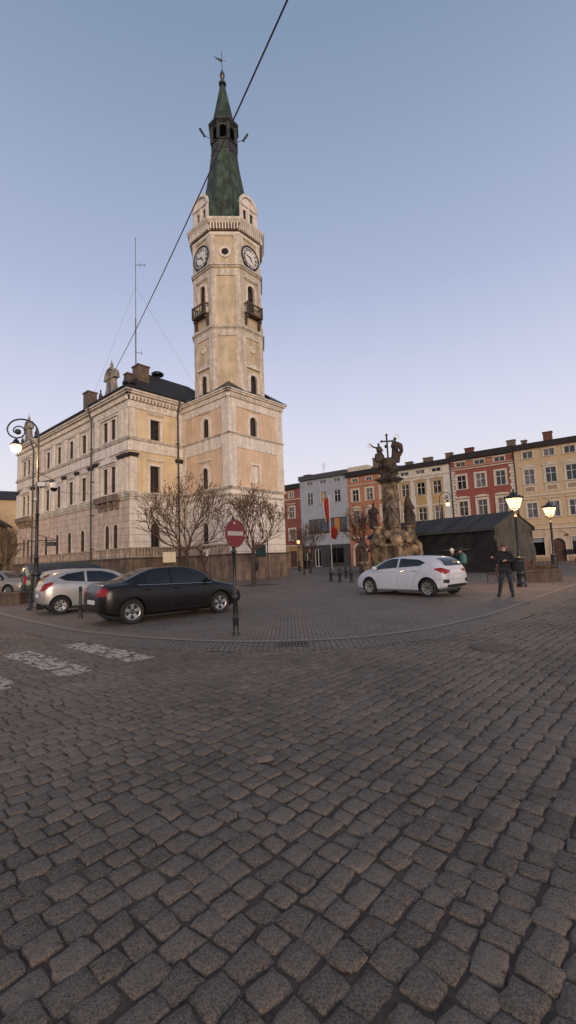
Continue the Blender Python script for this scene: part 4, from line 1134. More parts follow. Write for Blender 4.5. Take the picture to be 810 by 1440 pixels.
t = MB(); t.tube([(3.2, 3, 15.4), (3.2, 3, 18.0)], 0.03, 5); t.tube([(2.6, 3, 17.5), (3.8, 3, 17.5)], 0.025, 4); t.tube([(2.8, 3, 17.0), (3.6, 3, 17.0)], 0.025, 4)
t.obj('aerial', PIPE, h)
# dull red, next to the town hall
h, W = house(35.03, 44.0, 13.6, DRED, 'dull red town house with yellow ground floor, left-most in the row beside the town hall')
s2x = lambda s: 44.0 - s
sp_ = []
for s in (36.95, 39.4, 41.8):
    sp_.append((s2x(s), 12.57, 0.9, 0.95, dict(trim=TRIMW, tw=0.18, rows=1)))
    sp_.append((s2x(s), 9.45, 1.1, 1.9, dict(trim=TRIMW, tw=0.28, rows=2, hood='flat')))
    sp_.append((s2x(s), 5.6, 1.1, 1.9, dict(trim=TRIMW, tw=0.28, rows=2)))
dops = [(s2x(36.9) - 0.7, s2x(36.9) + 0.7, 0.1, 2.8, False)]
house_shell(h, W, 13.6, DRED, op(sp_) + dops, band=0.75, ground=mat('ochre_ground_render', (0.42, 0.28, 0.14), stain=0.3), gz=3.6); std_windows(h, sp_)
hbox(h, 'string_course', TRIMW, (0, W, -0.1, 0.01, 11.65, 11.8), (0, W, -0.15, 0.01, 3.6, 3.8)); hbox(h, 'door', WOODD, (s2x(36.9) - 0.7, s2x(36.9) + 0.7, 0.12, 0.16, 0.1, 2.8))
for o in COL.objects:
    if '_w' in o: del o['_w']

# far left yellow house
lh = empty('gabled_house', -39.5, 53.5, 0, R(22), 'warm yellow gabled house far left beyond the town hall', 'house')
LYEL = mat('warm_yellow_render', (0.72, 0.48, 0.20), stain=0.2, var=0.08)
t = MB(); t.box(-7, 3.4, 0, 9, 0, 7.6); t.prism([(-7, 7.6), (3.4, 7.6), (-1.8, 11.2)], 0, 9); t.obj('wall', LYEL, lh)
t = MB(); t.prism([(-7.6, 7.3), (-1.8, 11.25), (4.0, 7.3), (4.0, 7.6), (-1.8, 11.6), (-7.6, 7.6)], -0.35, 9.3); t.obj('roof', ROOFD, lh)
hbox(lh, 'string_course', TRIMW, (-7, 3.4, -0.12, 0.01, 7.3, 7.55), (-7, 3.4, -0.12, 0.01, 3.4, 3.6))
for xx in (-4.2, -1.2, 1.7):
    for zz in (4.6, 0.9):
        w = hbox(lh, 'window', TRIMW, (xx - 0.6, xx + 0.6, -0.06, 0.01, zz, zz + 1.9)); hbox(w, 'pane', CURT, (xx - 0.45, xx + 0.45, -0.075, 0.0, zz + 0.15, zz + 1.75))
lh2 = empty('gabled_house', -43.5, 66.0, 0, R(30), 'dark roofed house corner peeping out behind the yellow gabled house', 'house')
MB().box(-4, 7, 0, 9, 0, 12.0).obj('wall', YEL, lh2)
t = MB(); hip(t, -4.5, 7.5, -0.5, 9.5, 12.0, 14.0, 3.0); t.obj('roof', ROOFD, lh2)

# ------------------------------------------------------------------ cars
TYRE = mat('tyre_rubber', (0.012, 0.012, 0.012), rough=0.8, var=0.1)
ALLOY = mat('alloy_rim', (0.36, 0.36, 0.37), rough=0.35, metal=0.7, var=0.05)
CGLASS = mat('car_glass', (0.008, 0.009, 0.011), rough=0.05, spec=0.6, var=0.2)
DPLAST = mat('dark_plastic', (0.010, 0.010, 0.011), rough=0.6, var=0.1)
REDL = mat('tail_lamp_red', (0.24, 0.006, 0.006), rough=0.3, coat=0.15, var=0.1, spec=0.3)
CLRL = mat('lamp_clear', (0.55, 0.56, 0.58), rough=0.08, coat=1.0, var=0.1)
CHROME = mat('chrome_strip', (0.62, 0.62, 0.63), rough=0.15, metal=1.0, var=0.02)
PLATE = mat('plate_white', (0.60, 0.60, 0.58), rough=0.4, var=0.03)

def pchip(xs, ys, x):
    xs, ys = np.array(xs, float), np.array(ys, float)
    h_ = np.diff(xs); d = np.diff(ys) / h_
    m = np.zeros(len(xs)); m[0], m[-1] = d[0], d[-1]
    for i in range(1, len(xs) - 1):
        m[i] = 0 if d[i - 1] * d[i] <= 0 else 2 * d[i - 1] * d[i] / (d[i - 1] + d[i])
    i = int(np.clip(np.searchsorted(xs, x) - 1, 0, len(xs) - 2)); t = (x - xs[i]) / h_[i]
    return float((2 * t ** 3 - 3 * t ** 2 + 1) * ys[i] + (t ** 3 - 2 * t ** 2 + t) * h_[i] * m[i] + (-2 * t ** 3 + 3 * t ** 2) * ys[i + 1] + (t ** 3 - t ** 2) * h_[i] * m[i + 1])

def make_car(spec, label, cat='car', name='parked_car', group=None):
    """x forward from the rear bumper, origin on the ground below the car's middle"""
    S = spec; Lc, Wc = S['L'], S['W']; X0 = -Lc / 2
    root = empty(name, 0, 0, 0, 0, label, cat, group)
    top = lambda x: pchip(*S['top'], x); belt = lambda x: pchip(*S['belt'], x); hw = lambda x: pchip(*S['hw'], x) * Wc / 2
    tw = lambda x: pchip(*S['tw'], x) * Wc / 2; bot = lambda x: pchip(*S['bot'], x)
    NX = 64
    xs = [Lc * (0.5 - 0.5 * math.cos(math.pi * k / (NX - 1))) * 0.5 + Lc * k / (NX - 1) * 0.5 for k in range(NX)]
    bm = bmesh.new(); rings = []
    def section(x):
        b, z1, z2, w, wt = bot(x), belt(x), top(x), hw(x), tw(x)
        z2 = max(z2, z1 + 0.012)
        wt = min(wt, w * 0.93); cap = min(0.06, (z2 - z1) * 0.45)
        pts = [(0, b), (w * 0.55, b), (w * 0.86, b + 0.01), (w * 0.965, b + 0.07), (w * 0.99, b + 0.18), (w * 1.0, b + (z1 - b) * 0.50), (w * 0.995, b + (z1 - b) * 0.72), (w * 0.975, z1 - 0.08), (w * 0.945, z1 - 0.015), (w * 0.93, z1)]
        for t_ in (0.25, 0.5, 0.75, 1.0):
            e = t_ + 0.10 * math.sin(math.pi * t_)
            pts.append((w * 0.93 + (wt - w * 0.93) * (t_ * t_ * 0.35 + t_ * 0.65), z1 + (z2 - cap - z1) * min(1, t_)))
        pts += [(wt * 0.93, z2 - cap * 0.42), (wt * 0.78, z2 - cap * 0.12), (wt * 0.4, z2), (0, z2 + 0.004)]
        return pts
    for x in xs:
        p = section(x)
        full = [(y, z) for y, z in p] + [(-y, z) for y, z in p[-2:0:-1]]
        rings.append([bm.verts.new((X0 + x, y, z)) for y, z in full])
    n = len(rings[0])
    for i in range(NX - 1):
        for k in range(n):
            bm.faces.new((rings[i][k], rings[i + 1][k], rings[i + 1][(k + 1) % n], rings[i][(k + 1) % n]))
    for rg, sgn in ((rings[0], -1), (rings[-1], 1)):      # rounded ends
        prev = rg
        cy = 0; cz = sum(v.co.z for v in rg) / n
        for sc, off in ((0.90, 0.022), (0.72, 0.035)):
            cur = [bm.verts.new((v.co.x + sgn * off, v.co.y * sc, cz + (v.co.z - cz) * sc)) for v in rg]
            for k in range(n):
                q = (prev[k], prev[(k + 1) % n], cur[(k + 1) % n], cur[k])
                bm.faces.new(q if sgn > 0 else q[::-1])
            prev = cur
        bm.faces.new(prev if sgn > 0 else prev[::-1])
    bmesh.ops.recalc_face_normals(bm, faces=bm.faces)
    for f in bm.faces: f.smooth = True
    me = bpy.data.meshes.new('body'); bm.to_mesh(me); bm.free()
    me.materials.append(S['paint']); me.materials.append(DPLAST)
    body = bpy.data.objects.new('body', me); COL.objects.link(body)
    # panel rays are cast on the uncut shell
    bvh = BVHTree.FromPolygons([v.co.copy() for v in me.vertices], [tuple(p.vertices) for p in me.polygons])
    wr = S['wr']; rx, fx = X0 + S['ro'], X0 + S['ro'] + S['wb']
    cut = MB()
    for x in (rx, fx):
        for sg in (-1, 1):
            ya, yb = sorted((sg * (Wc / 2 - 0.30), sg * (Wc / 2 + 0.2)))
            cut.prism([(x + (wr + 0.055) * math.cos(2 * math.pi * k / 28), wr + 0.01 + (wr + 0.055) * math.sin(2 * math.pi * k / 28)) for k in range(28)], ya, yb)
    co = cut.obj('cutter', S['paint']); co.data.materials.append(DPLAST)
    for p in co.data.polygons: p.material_index = 1
    bmod = body.modifiers.new('b', 'BOOLEAN'); bmod.operation = 'DIFFERENCE'; bmod.object = co; bmod.solver = 'EXACT'
    bake(body); bpy.data.objects.remove(co)
    body.data.set_sharp_from_angle(angle=R(38)); body.parent = root
    def cast(o, d):
        hit = bvh.ray_cast(Vector(o), Vector(d).normalized())
        return hit[0], hit[1]
    def panel(nm, m, cols, lo, hi, fn, nc=14, nr=5, off=0.004, parent=root, both=False, lab=None):
        """fn(a, z) -> ray origin, direction. cols=(a0,a1); lo/hi: z limits as functions of a"""
        res = []
        mbp = MB()
        for sg in ((1, -1) if both == 'join' else (1,)):
            vs = []; ok = True
            for i in range(nc + 1):
                a = cols[0] + (cols[1] - cols[0]) * i / nc
                for j in range(nr + 1):
                    z = lo(a) + (hi(a) - lo(a)) * j / nr
                    o, d = fn(a, z)
                    h_, nrm = cast(o, d)
                    if h_ is None:
                        h_ = Vector(o) + Vector(d) * 0.0; nrm = -Vector(d); 
                        h_ = vs[-1] if vs else h_
                        vs.append(Vector(h_)); continue
                    if nrm.dot(Vector(d)) > 0: nrm = -nrm
                    vs.append(h_ + nrm * off)
            fs = [(i * (nr + 1) + j, (i + 1) * (nr + 1) + j, (i + 1) * (nr + 1) + j + 1, i * (nr + 1) + j + 1) for i in range(nc) for j in range(nr)]
            mbp.add([tuple(v) for v in vs], fs, True)
        o1 = mbp.obj(nm, m, parent)
        if both:
            mb2 = MB(); mb2.v = [(x, -y, z) for x, y, z in mbp.v]; mb2.f = [f[::-1] for f in mbp.f]; mb2.sm = mbp.sm
            mb2.obj(nm, m, parent)
        return o1
    side = lambda a, z: ((X0 + a, 3, z), (0, -1, 0))
    rear = lambda a, z: ((X0 - 2, a, z), (1, 0, 0))
    front = lambda a, z: ((X0 + Lc + 2, a, z), (-1, 0, 0))
    def poly(pts): 
        xs_, ys_ = zip(*pts); return lambda a: float(np.interp(a, xs_, ys_))
    for nm, m, (a0, a1), lo, hi in S['side_panels']:
        panel(nm, m, (a0, a1), poly(lo), poly(hi), side, 18, 6, S.get('off', 0.004), both=True)
    for nm, m, (a0, a1), lo, hi in S.get('rear_panels', []):
        panel(nm, m, (a0, a1), poly(lo), poly(hi), rear, 18, 6)
    for nm, m, (a0, a1), lo, hi in S.get('front_panels', []):
        panel(nm, m, (a0, a1), poly(lo), poly(hi), front, 18, 6)
    # tail lamps wrap the corner: rays come in diagonally from behind
    for nm, m, key, (u0, u1), lo, hi in S.get('corner_panels', []):
        ang = R(48)
        if key == 'r':
            base = Vector((X0, Wc / 2, 0)); dd = Vector((math.cos(ang), -math.sin(ang), 0)); ax = Vector((math.sin(ang), math.cos(ang), 0))
        else:
            base = Vector((X0 + Lc, Wc / 2, 0)); dd = Vector((-math.cos(ang), -math.sin(ang), 0)); ax = Vector((-math.sin(ang), math.cos(ang), 0))
        fn = lambda a, z, b_=base, dd=dd, ax=ax: (tuple(b_ + ax * a - dd * 2 + Vector((0, 0, z))), tuple(dd))
        panel(nm, m, (u0, u1), poly(lo), poly(hi), fn, 12, 5, 0.006, both=True)
    # seams
    sm = MB()
    for pts in S['seams']:
        for sg in (1, -1):
            P3 = []
            dense = []
            for i in range(len(pts) - 1):
                for k in range(6): dense.append((pts[i][0] + (pts[i + 1][0] - pts[i][0]) * k / 6, pts[i][1] + (pts[i + 1][1] - pts[i][1]) * k / 6))
            dense.append(pts[-1])
            for x, z in dense:
                h_, nrm = cast((X0 + x, 3, z), (0, -1, 0))
                if h_ is not None: P3.append((h_.x, sg * (h_.y - 0.001), h_.z))
            if len(P3) > 1: sm.tube(P3, 0.0045, 5)
    sm.obj('door_seams', DPLAST, root)
    if 'strip' in S:
        st = MB()
        for sg in (1, -1):
            P3 = []
            for k in range(25):
                x = S['strip'][0] + (S['strip'][1] - S['strip'][0]) * k / 24
                h_, _n = cast((X0 + x, 3, belt(x) + S['strip'][2]), (0, -1, 0))
                if h_ is not None: P3.append((h_.x, sg * (h_.y + 0.004), h_.z))
            st.tube(P3, 0.012, 6)
        st.obj('chrome_strip', CHROME, root)
    for (x, z) in S['handles']:
        h_, _n = cast((X0 + x, 3, z), (0, -1, 0))
        for sg in (1, -1):
            hb = MB(); hb.tube([(h_.x - 0.10, sg * (h_.y - 0.002), z), (h_.x - 0.07, sg * (h_.y + 0.03), z + 0.003), (h_.x + 0.07, sg * (h_.y + 0.03), z + 0.003), (h_.x + 0.10, sg * (h_.y - 0.002), z)], 0.014, 6)
            hb.obj('door_handle', S['paint'] if not S.get('dark_handles') else DPLAST, root)
    mxx, mz = S['mirror']
    h_, _n = cast((X0 + mxx, 3, mz), (0, -1, 0))
    for sg in (1, -1):
        q = MB(Matrix.Translation((h_.x + 0.03, sg * (h_.y + 0.13), mz + 0.06)) @ Matrix.Rotation(sg * R(-12), 4, 'Z'))
        q.lathe([(0.02, -0.075), (0.09, -0.06), (0.11, -0.01), (0.10, 0.045), (0.05, 0.075), (0.01, 0.08)], n=14, sx=0.75, sy=1.05)
        mo = q.obj('wing_mirror', S['paint'], root)
        q = MB(); q.tube([(h_.x + 0.02, sg * (h_.y - 0.02), mz - 0.01), (h_.x + 0.03, sg * (h_.y + 0.09), mz + 0.02)], 0.022, 6); q.obj('mirror_arm', DPLAST, mo)
    # underbody
    MB().box(X0 + 0.35, X0 + Lc - 0.35, -Wc / 2 + 0.28, Wc / 2 - 0.28, 0.16, 0.4).obj('underbody', DPLAST, root)
    if S.get('plate'):
        px_, pz = S['plate']
        h_, _n = cast((X0 - 2, 0, pz), (1, 0, 0)); MB().box(h_.x - 0.02, h_.x + 0.02, -0.26, 0.26, pz - 0.055, pz + 0.055).obj('number_plate', PLATE, root)
    wsp = S['spokes']; rimr = S['rim']; wd = 0.205
    tires = []
    for x in (rx, fx):
        for sg in (1, -1):
            yc = sg * (Wc / 2 - wd / 2 - 0.015)
            Mw = Matrix.Translation((x, yc, wr)) @ Matrix.Rotation(R(-90) * sg, 4, 'X')   # local +z = outwards
            hub = MB(Mw); hub.lathe([(0.001, -0.05), (rimr * 0.94, -0.05), (rimr * 0.94, 0.0), (0.07, 0.005), (0.065, wd * 0.30), (0.03, wd * 0.36), (0.001, wd * 0.36)], n=24)
            hub = hub.obj('wheel', DPLAST, root)
            ty = MB(Mw); ty.lathe([(rimr, -wd / 2 + 0.01), (wr * 0.9, -wd / 2), (wr * 0.985, -wd / 2 + 0.03), (wr, -wd / 4), (wr, wd / 4), (wr * 0.985, wd / 2 - 0.03), (wr * 0.9, wd / 2), (rimr + 0.012, wd / 2 - 0.008), (rimr, wd / 2 - 0.02), (rimr, -wd / 2 + 0.01)], n=36, caps=False)
            ty.obj('tyre', TYRE, hub)
            rm = MB(Mw); zf = wd / 2 - 0.022
            # rim lip
            rm.lathe([(rimr - 0.03, zf - 0.06), (rimr - 0.022, zf - 0.004), (rimr - 0.004, zf + 0.006), (rimr + 0.002, zf - 0.02), (rimr - 0.002, zf - 0.08), (rimr - 0.03, zf - 0.06)], n=36, caps=False)
            rm.lathe([(0.001, zf - 0.035), (0.05, zf - 0.035), (0.055, zf - 0.02), (0.03, zf - 0.008), (0.001, zf - 0.005)], n=14)
            kind, cnt = wsp
            for k in range(cnt):
                a = 2 * math.pi * k / cnt + 0.3
                for da, wsk in (((0, 0.040),) if kind == 'wide' else ((-0.11, 0.016), (0.11, 0.016)) if kind == 'twin' else ((0, 0.02),)):
                    a2 = a + da; ca, sa = math.cos(a2), math.sin(a2); px, py = -sa, ca
                    r0_, r1_ = 0.035, rimr - 0.018; w0, w1 = wsk * (0.75 if kind != 'wide' else 0.8), wsk * (1.0 if kind != 'wide' else 1.35)
                    vs = []
                    for (r_, w_, zz) in ((r0_, w0, zf - 0.022), (r1_, w1, zf - 0.008)):
                        vs += [(r_ * ca - px * w_, r_ * sa - py * w_, zz), (r_ * ca + px * w_, r_ * sa + py * w_, zz), (r_ * ca + px * w_, r_ * sa + py * w_, zz - 0.035), (r_ * ca - px * w_, r_ * sa - py * w_, zz - 0.035)]
                    rm.add(vs, [(0, 1, 5, 4), (1, 2, 6, 5), (2, 3, 7, 6), (3, 0, 4, 7), (0, 3, 2, 1), (4, 5, 6, 7)])
            rm.obj('rim', S.get('rimm', ALLOY), hub)
    return root

def paint(name, c, rough=0.35, metal=0.3, coat=0.3, var=0.06):
    return mat(name, c, rough=rough, metal=metal, coat=coat, var=var, scale=2, spec=0.28)
# dark sedan
sedan = dict(L=4.6, W=1.80, wb=2.70, ro=1.0, wr=0.325, rim=0.215, paint=paint('anthracite_car_paint', (0.008, 0.007, 0.0075), metal=0.0, rough=0.3, coat=0.12), spokes=('wide', 5),
    top=([0, .10, .25, .75, 1.05, 1.5, 1.95, 2.4, 2.9, 3.25, 3.62, 3.9, 4.3, 4.5, 4.6], [.93, 1.05, 1.075, 1.115, 1.20, 1.385, 1.455, 1.465, 1.41, 1.27, 1.03, .96, .86, .76, .60]),
    belt=([0, .3, .8, 1.5, 2.5, 3.5, 4.0, 4.4, 4.6], [.90, .99, 1.01, .985, .955, .925, .86, .74, .56]),
    hw=([0, .12, .4, 1.0, 2.3, 3.6, 4.1, 4.4, 4.6], [.80, .90, .965, .995, 1.0, .99, .955, .88, .72]),
    tw=([0, .6, 1.0, 1.7, 2.5, 3.0, 3.5, 4.2, 4.6], [.70, .76, .72, .66, .67, .70, .80, .78, .6]),
    bot=([0, .3, .8, 3.8, 4.3, 4.6], [.34, .25, .19, .18, .22, .28]),
    side_panels=[('side_window', CGLASS, (2.18, 3.42), [(2.18, 1.0), (3.42, .965)], [(2.18, 1.375), (2.6, 1.385), (2.95, 1.33), (3.25, 1.16), (3.42, .975)]),
                 ('side_window', CGLASS, (1.42, 2.10), [(1.42, 1.02), (2.10, 1.0)], [(1.42, 1.30), (1.65, 1.345), (2.10, 1.372)]),
                 ('quarter_window', CGLASS, (1.12, 1.37), [(1.12, 1.06), (1.37, 1.022)], [(1.12, 1.065), (1.37, 1.28)])],
    rear_panels=[('rear_window', CGLASS, (-.56, .56), [(-.56, 1.14), (.56, 1.14)], [(-.56, 1.36), (-.45, 1.39), (.45, 1.39), (.56, 1.36)])],
    front_panels=[('windscreen', CGLASS, (-.66, .66), [(-.66, 1.06), (0, 1.04), (.66, 1.06)], [(-.66, 1.15), (-.52, 1.38), (.52, 1.38), (.66, 1.15)]),
                  ('grille', DPLAST, (-.42, .42), [(-.42, .55), (.42, .55)], [(-.42, .70), (.42, .70)])],
    corner_panels=[('tail_lamp', REDL, 'r', (-.34, .02), [(-.34, .74), (.02, .78)], [(-.34, .96), (.0, .965), (.02, .95)]), ('head_lamp', CLRL, 'f', (-.42, .06), [(-.42, .60), (.06, .68)], [(-.42, .74), (-.1, .82), (.06, .83)])],
    seams=[[(2.14, .96), (2.14, .5), (2.1, .3)], [(3.30, .93), (3.34, .6), (3.25, .3)], [(1.30, 1.0), (1.38, .75), (1.55, .6), (1.6, .32)], [(1.6, .3), (3.25, .285)]],
    strip=(1.15, 3.45, .008), handles=[(2.28, .86), (1.42, .88)], mirror=(3.22, .98), plate=(0, .60), dark_handles=False)
def shrink_tail(S, ro, old):
    d = old - ro
    fx = lambda x: x * ro / old if x < old else x - d
    for k in ('top', 'belt', 'hw', 'tw', 'bot'): S[k] = ([fx(x) for x in S[k][0]], S[k][1])
    S['side_panels'] = [(a, m, (fx(c[0]), fx(c[1])), [(fx(x), z) for x, z in lo], [(fx(x), z) for x, z in hi]) for a, m, c, lo, hi in S['side_panels']]
    S['seams'] = [[(fx(x), z) for x, z in p] for p in S['seams']] + [[(0.04, S['bz']), (ro - S['wr'] - 0.1, S['bz'] - 0.02)], [(S['L'] - d - 0.62, S['bz'] + 0.02), (S['L'] - d - 0.15, S['bz'])]]
    S['handles'] = [(fx(x), z) for x, z in S['handles']]; S['mirror'] = (fx(S['mirror'][0]), S['mirror'][1])
    if 'strip' in S: S['strip'] = (fx(S['strip'][0]), fx(S['strip'][1]), S['strip'][2])
    S['L'] -= d; S['ro'] = ro
    return S
def put(car, rear, front, side, S):
    """place from the ground points under the near rear and near front wheels; side=+1 if those are the car's left wheels"""
    hd = Vector((front[0] - rear[0], front[1] - rear[1])).normalized()
    left = Vector((-hd.y, hd.x)); mid = (Vector(front) + Vector(rear)) / 2
    c_ = mid - left * side * (S['W'] / 2 - 0.05)
    off = (S['L'] / 2) - (S['ro'] + S['wb'] / 2)
    c_ = c_ + hd * off
    car.location = (c_.x, c_.y, 0); car.rotation_euler = (0, 0, math.atan2(hd.y, hd.x))
sedan['bz'] = 0.60; sedan = shrink_tail(sedan, 0.74, 1.0)
c1 = make_car(sedan, 'dark anthracite saloon car parked on the left, its tail beside the small bollard')
put(c1, (-4.19, 11.97), (-2.16, 13.76), -1, sedan)
# silver three-door hatchback
HX = dict(L=3.95, W=1.72, wb=2.49, ro=.68, wr=0.295, rim=0.19, spokes=('wide', 6), paint=paint('silver_car_paint', (0.40, 0.39, 0.38), metal=0.5, rough=0.32),
    top=([0, .10, .30, .6, 1.0, 1.6, 2.1, 2.5, 2.85, 3.2, 3.6, 3.85, 3.95], [.86, 1.08, 1.28, 1.40, 1.46, 1.485, 1.46, 1.37, 1.20, 1.0, .90, .76, .58]),
    belt=([0, .15, .5, 1.2, 2.0, 2.9, 3.3, 3.7, 3.95], [.84, 1.0, 1.07, 1.03, .97, .91, .86, .76, .54]),
    hw=([0, .12, .4, 1.0, 2.0, 3.0, 3.5, 3.8, 3.95], [.82, .91, .98, 1.0, 1.0, .985, .93, .84, .70]),
    tw=([0, .3, .8, 1.5, 2.2, 2.7, 3.1, 3.95], [.72, .70, .70, .71, .72, .74, .80, .62]),
    bot=([0, .3, .7, 3.2, 3.6, 3.95], [.36, .28, .20, .19, .22, .27]),
    side_panels=[('side_window', CGLASS, (1.52, 2.85), [(1.52, 1.03), (2.85, .945)], [(1.52, 1.40), (2.0, 1.385), (2.4, 1.28), (2.7, 1.10), (2.85, .955)]),
                 ('side_window', CGLASS, (.62, 1.44), [(.62, 1.20), (.85, 1.10), (1.44, 1.04)], [(.62, 1.205), (.9, 1.33), (1.44, 1.40)])],
    rear_panels=[('rear_window', CGLASS, (-.55, .55), [(-.55, 1.10), (.55, 1.10)], [(-.5, 1.34), (.5, 1.34)])],
    front_panels=[('windscreen', CGLASS, (-.66, .66), [(-.66, 1.04), (0, 1.02), (.66, 1.04)], [(-.66, 1.12), (-.5, 1.38), (.5, 1.38), (.66, 1.12)])],
    corner_panels=[('tail_lamp', REDL, 'r', (-.20, .20), [(-.20, .78), (.0, .80), (.20, .96)], [(-.20, .98), (.0, 1.04), (.20, 1.08)]), ('head_lamp', CLRL, 'f', (-.36, .25), [(-.36, .62), (.25, .78)], [(-.36, .76), (.25, .90)])],
    seams=[[(1.46, 1.02), (1.44, .6), (1.5, .28)], [(2.78, .92), (2.85, .6), (2.75, .26)], [(1.5, .27), (2.75, .26)]],
    handles=[(1.62, .90)], mirror=(2.66, .97), plate=(0, .62))
HX['bz'] = 0.58; HX = shrink_tail(HX, 0.56, 0.68)
c2 = make_car(HX, 'silver three-door hatchback parked between the dark saloon and the scroll street lamp')
hdv = Vector((0.80, 0.60))
put(c2, (-7.72, 15.2), (-7.72 + 2.49 * hdv.x, 15.2 + 2.49 * hdv.y), -1, HX)
# another silver car just behind it
HY = dict(HX); HY['paint'] = paint('pale_silver_car_paint', (0.42, 0.40, 0.37), metal=0.4)
c3 = make_car(HY, 'second silver hatchback, mostly hidden between the green van and the nearer silver hatchback')
put(c3, (-10.25, 19.35), (-10.25 + 2.49 * hdv.x, 19.35 + 2.49 * hdv.y), -1, HY)
# dark green van
VN = dict(L=4.9, W=1.90, wb=3.0, ro=.95, wr=0.33, rim=0.20, spokes=('wide', 6), paint=paint('dark_green_van_paint', (0.014, 0.022, 0.022), metal=0.1, rough=0.4), dark_handles=True,
    top=([0, .06, .18, .5, 1.5, 2.8, 3.3, 3.8, 4.15, 4.55, 4.8, 4.9], [1.50, 1.68, 1.75, 1.78, 1.80, 1.78, 1.70, 1.44, 1.20, 1.05, .88, .66]),
    belt=([0, .2, 1, 2.5, 3.8, 4.2, 4.6, 4.9], [1.08, 1.12, 1.12, 1.10, 1.08, 1.0, .88, .6]),
    hw=([0, .12, .4, 1.0, 2.5, 3.8, 4.4, 4.75, 4.9], [.90, .96, .99, 1.0, 1.0, .99, .94, .85, .74]),
    tw=([0, .3, 1.5, 3.0, 3.7, 4.2, 4.9], [.82, .83, .84, .82, .80, .80, .6]),
    bot=([0, .3, .8, 4.0, 4.5, 4.9], [.36, .30, .24, .22, .24, .30]),
    side_panels=[('side_window', CGLASS, (2.95, 3.95), [(2.95, 1.16), (3.95, 1.13)], [(2.95, 1.62), (3.3, 1.58), (3.7, 1.36), (3.95, 1.14)]),
                 ('side_window', CGLASS, (1.62, 2.82), [(1.62, 1.17), (2.82, 1.17)], [(1.62, 1.63), (2.82, 1.63)]),
                 ('side_window', CGLASS, (.38, 1.50), [(.38, 1.18), (1.50, 1.18)], [(.38, 1.60), (1.50, 1.63)])],
    rear_panels=[('rear_window', CGLASS, (-.68, .68), [(-.68, 1.22), (.68, 1.22)], [(-.66, 1.60), (.66, 1.60)])],
    front_panels=[('windscreen', CGLASS, (-.72, .72), [(-.72, 1.22), (.72, 1.22)], [(-.72, 1.30), (-.6, 1.62), (.6, 1.62), (.72, 1.30)])],
    corner_panels=[('tail_lamp', REDL, 'r', (-.13, .05), [(-.13, .82), (.05, .82)], [(-.13, 1.16), (.05, 1.16)]), ('head_lamp', CLRL, 'f', (-.36, .15), [(-.36, .70), (.15, .80)], [(-.36, .86), (.15, .96)])],
    seams=[[(2.88, 1.12), (2.88, .3)], [(4.0, 1.05), (4.0, .5), (3.5, .3)], [(1.55, 1.12), (1.56, .3)]],
    handles=[(3.0, 1.02), (2.7, 1.02)], mirror=(3.72, 1.18), plate=(0, .8))
c4 = make_car(VN, 'dark green passenger van parked behind the silver hatchbacks', 'van', 'parked_van')
put(c4, (-12.4, 22.9), (-12.4 + 3.0 * 0.82, 22.9 + 3.0 * 0.57), -1, VN)
# grey estate far left
ES = dict(sedan); ES['paint'] = paint('warm_grey_car_paint', (0.26, 0.235, 0.20), metal=0.4)
ES['top'] = ([0, .08, .25, .6, 1.2, 2.0, 2.6, 2.95, 3.3, 3.65, 4.1, 4.45, 4.6], [1.0, 1.22, 1.38, 1.45, 1.49, 1.50, 1.46, 1.36, 1.2, 1.02, .94, .80, .60])
ES['top'] = ([x * 4.4 / 4.6 for x in ES['top'][0]], ES['top'][1])
ES['tw'] = ([0, .3, 1.0, 2.0, 2.9, 3.5, 4.6], [.72, .72, .72, .72, .72, .80, .6])
ES['side_panels'] = [sedan['side_panels'][0], ('side_window', CGLASS, (1.32, 2.10), [(1.32, 1.02), (2.10, 1.0)], [(1.32, 1.40), (2.10, 1.40)]), ('side_window', CGLASS, (.42, 1.24), [(.42, 1.12), (1.24, 1.03)], [(.42, 1.30), (.6, 1.37), (1.24, 1.40)])]
ES['rear_panels'] = [('rear_window', CGLASS, (-.56, .56), [(-.56, 1.1), (.56, 1.1)], [(-.5, 1.36), (.5, 1.36)])]
c5 = make_car(ES, 'warm grey estate car parked at the far left edge behind the low stone wall')
put(c5, (-19.4, 27.2), (-16.75, 26.8), -1, ES)
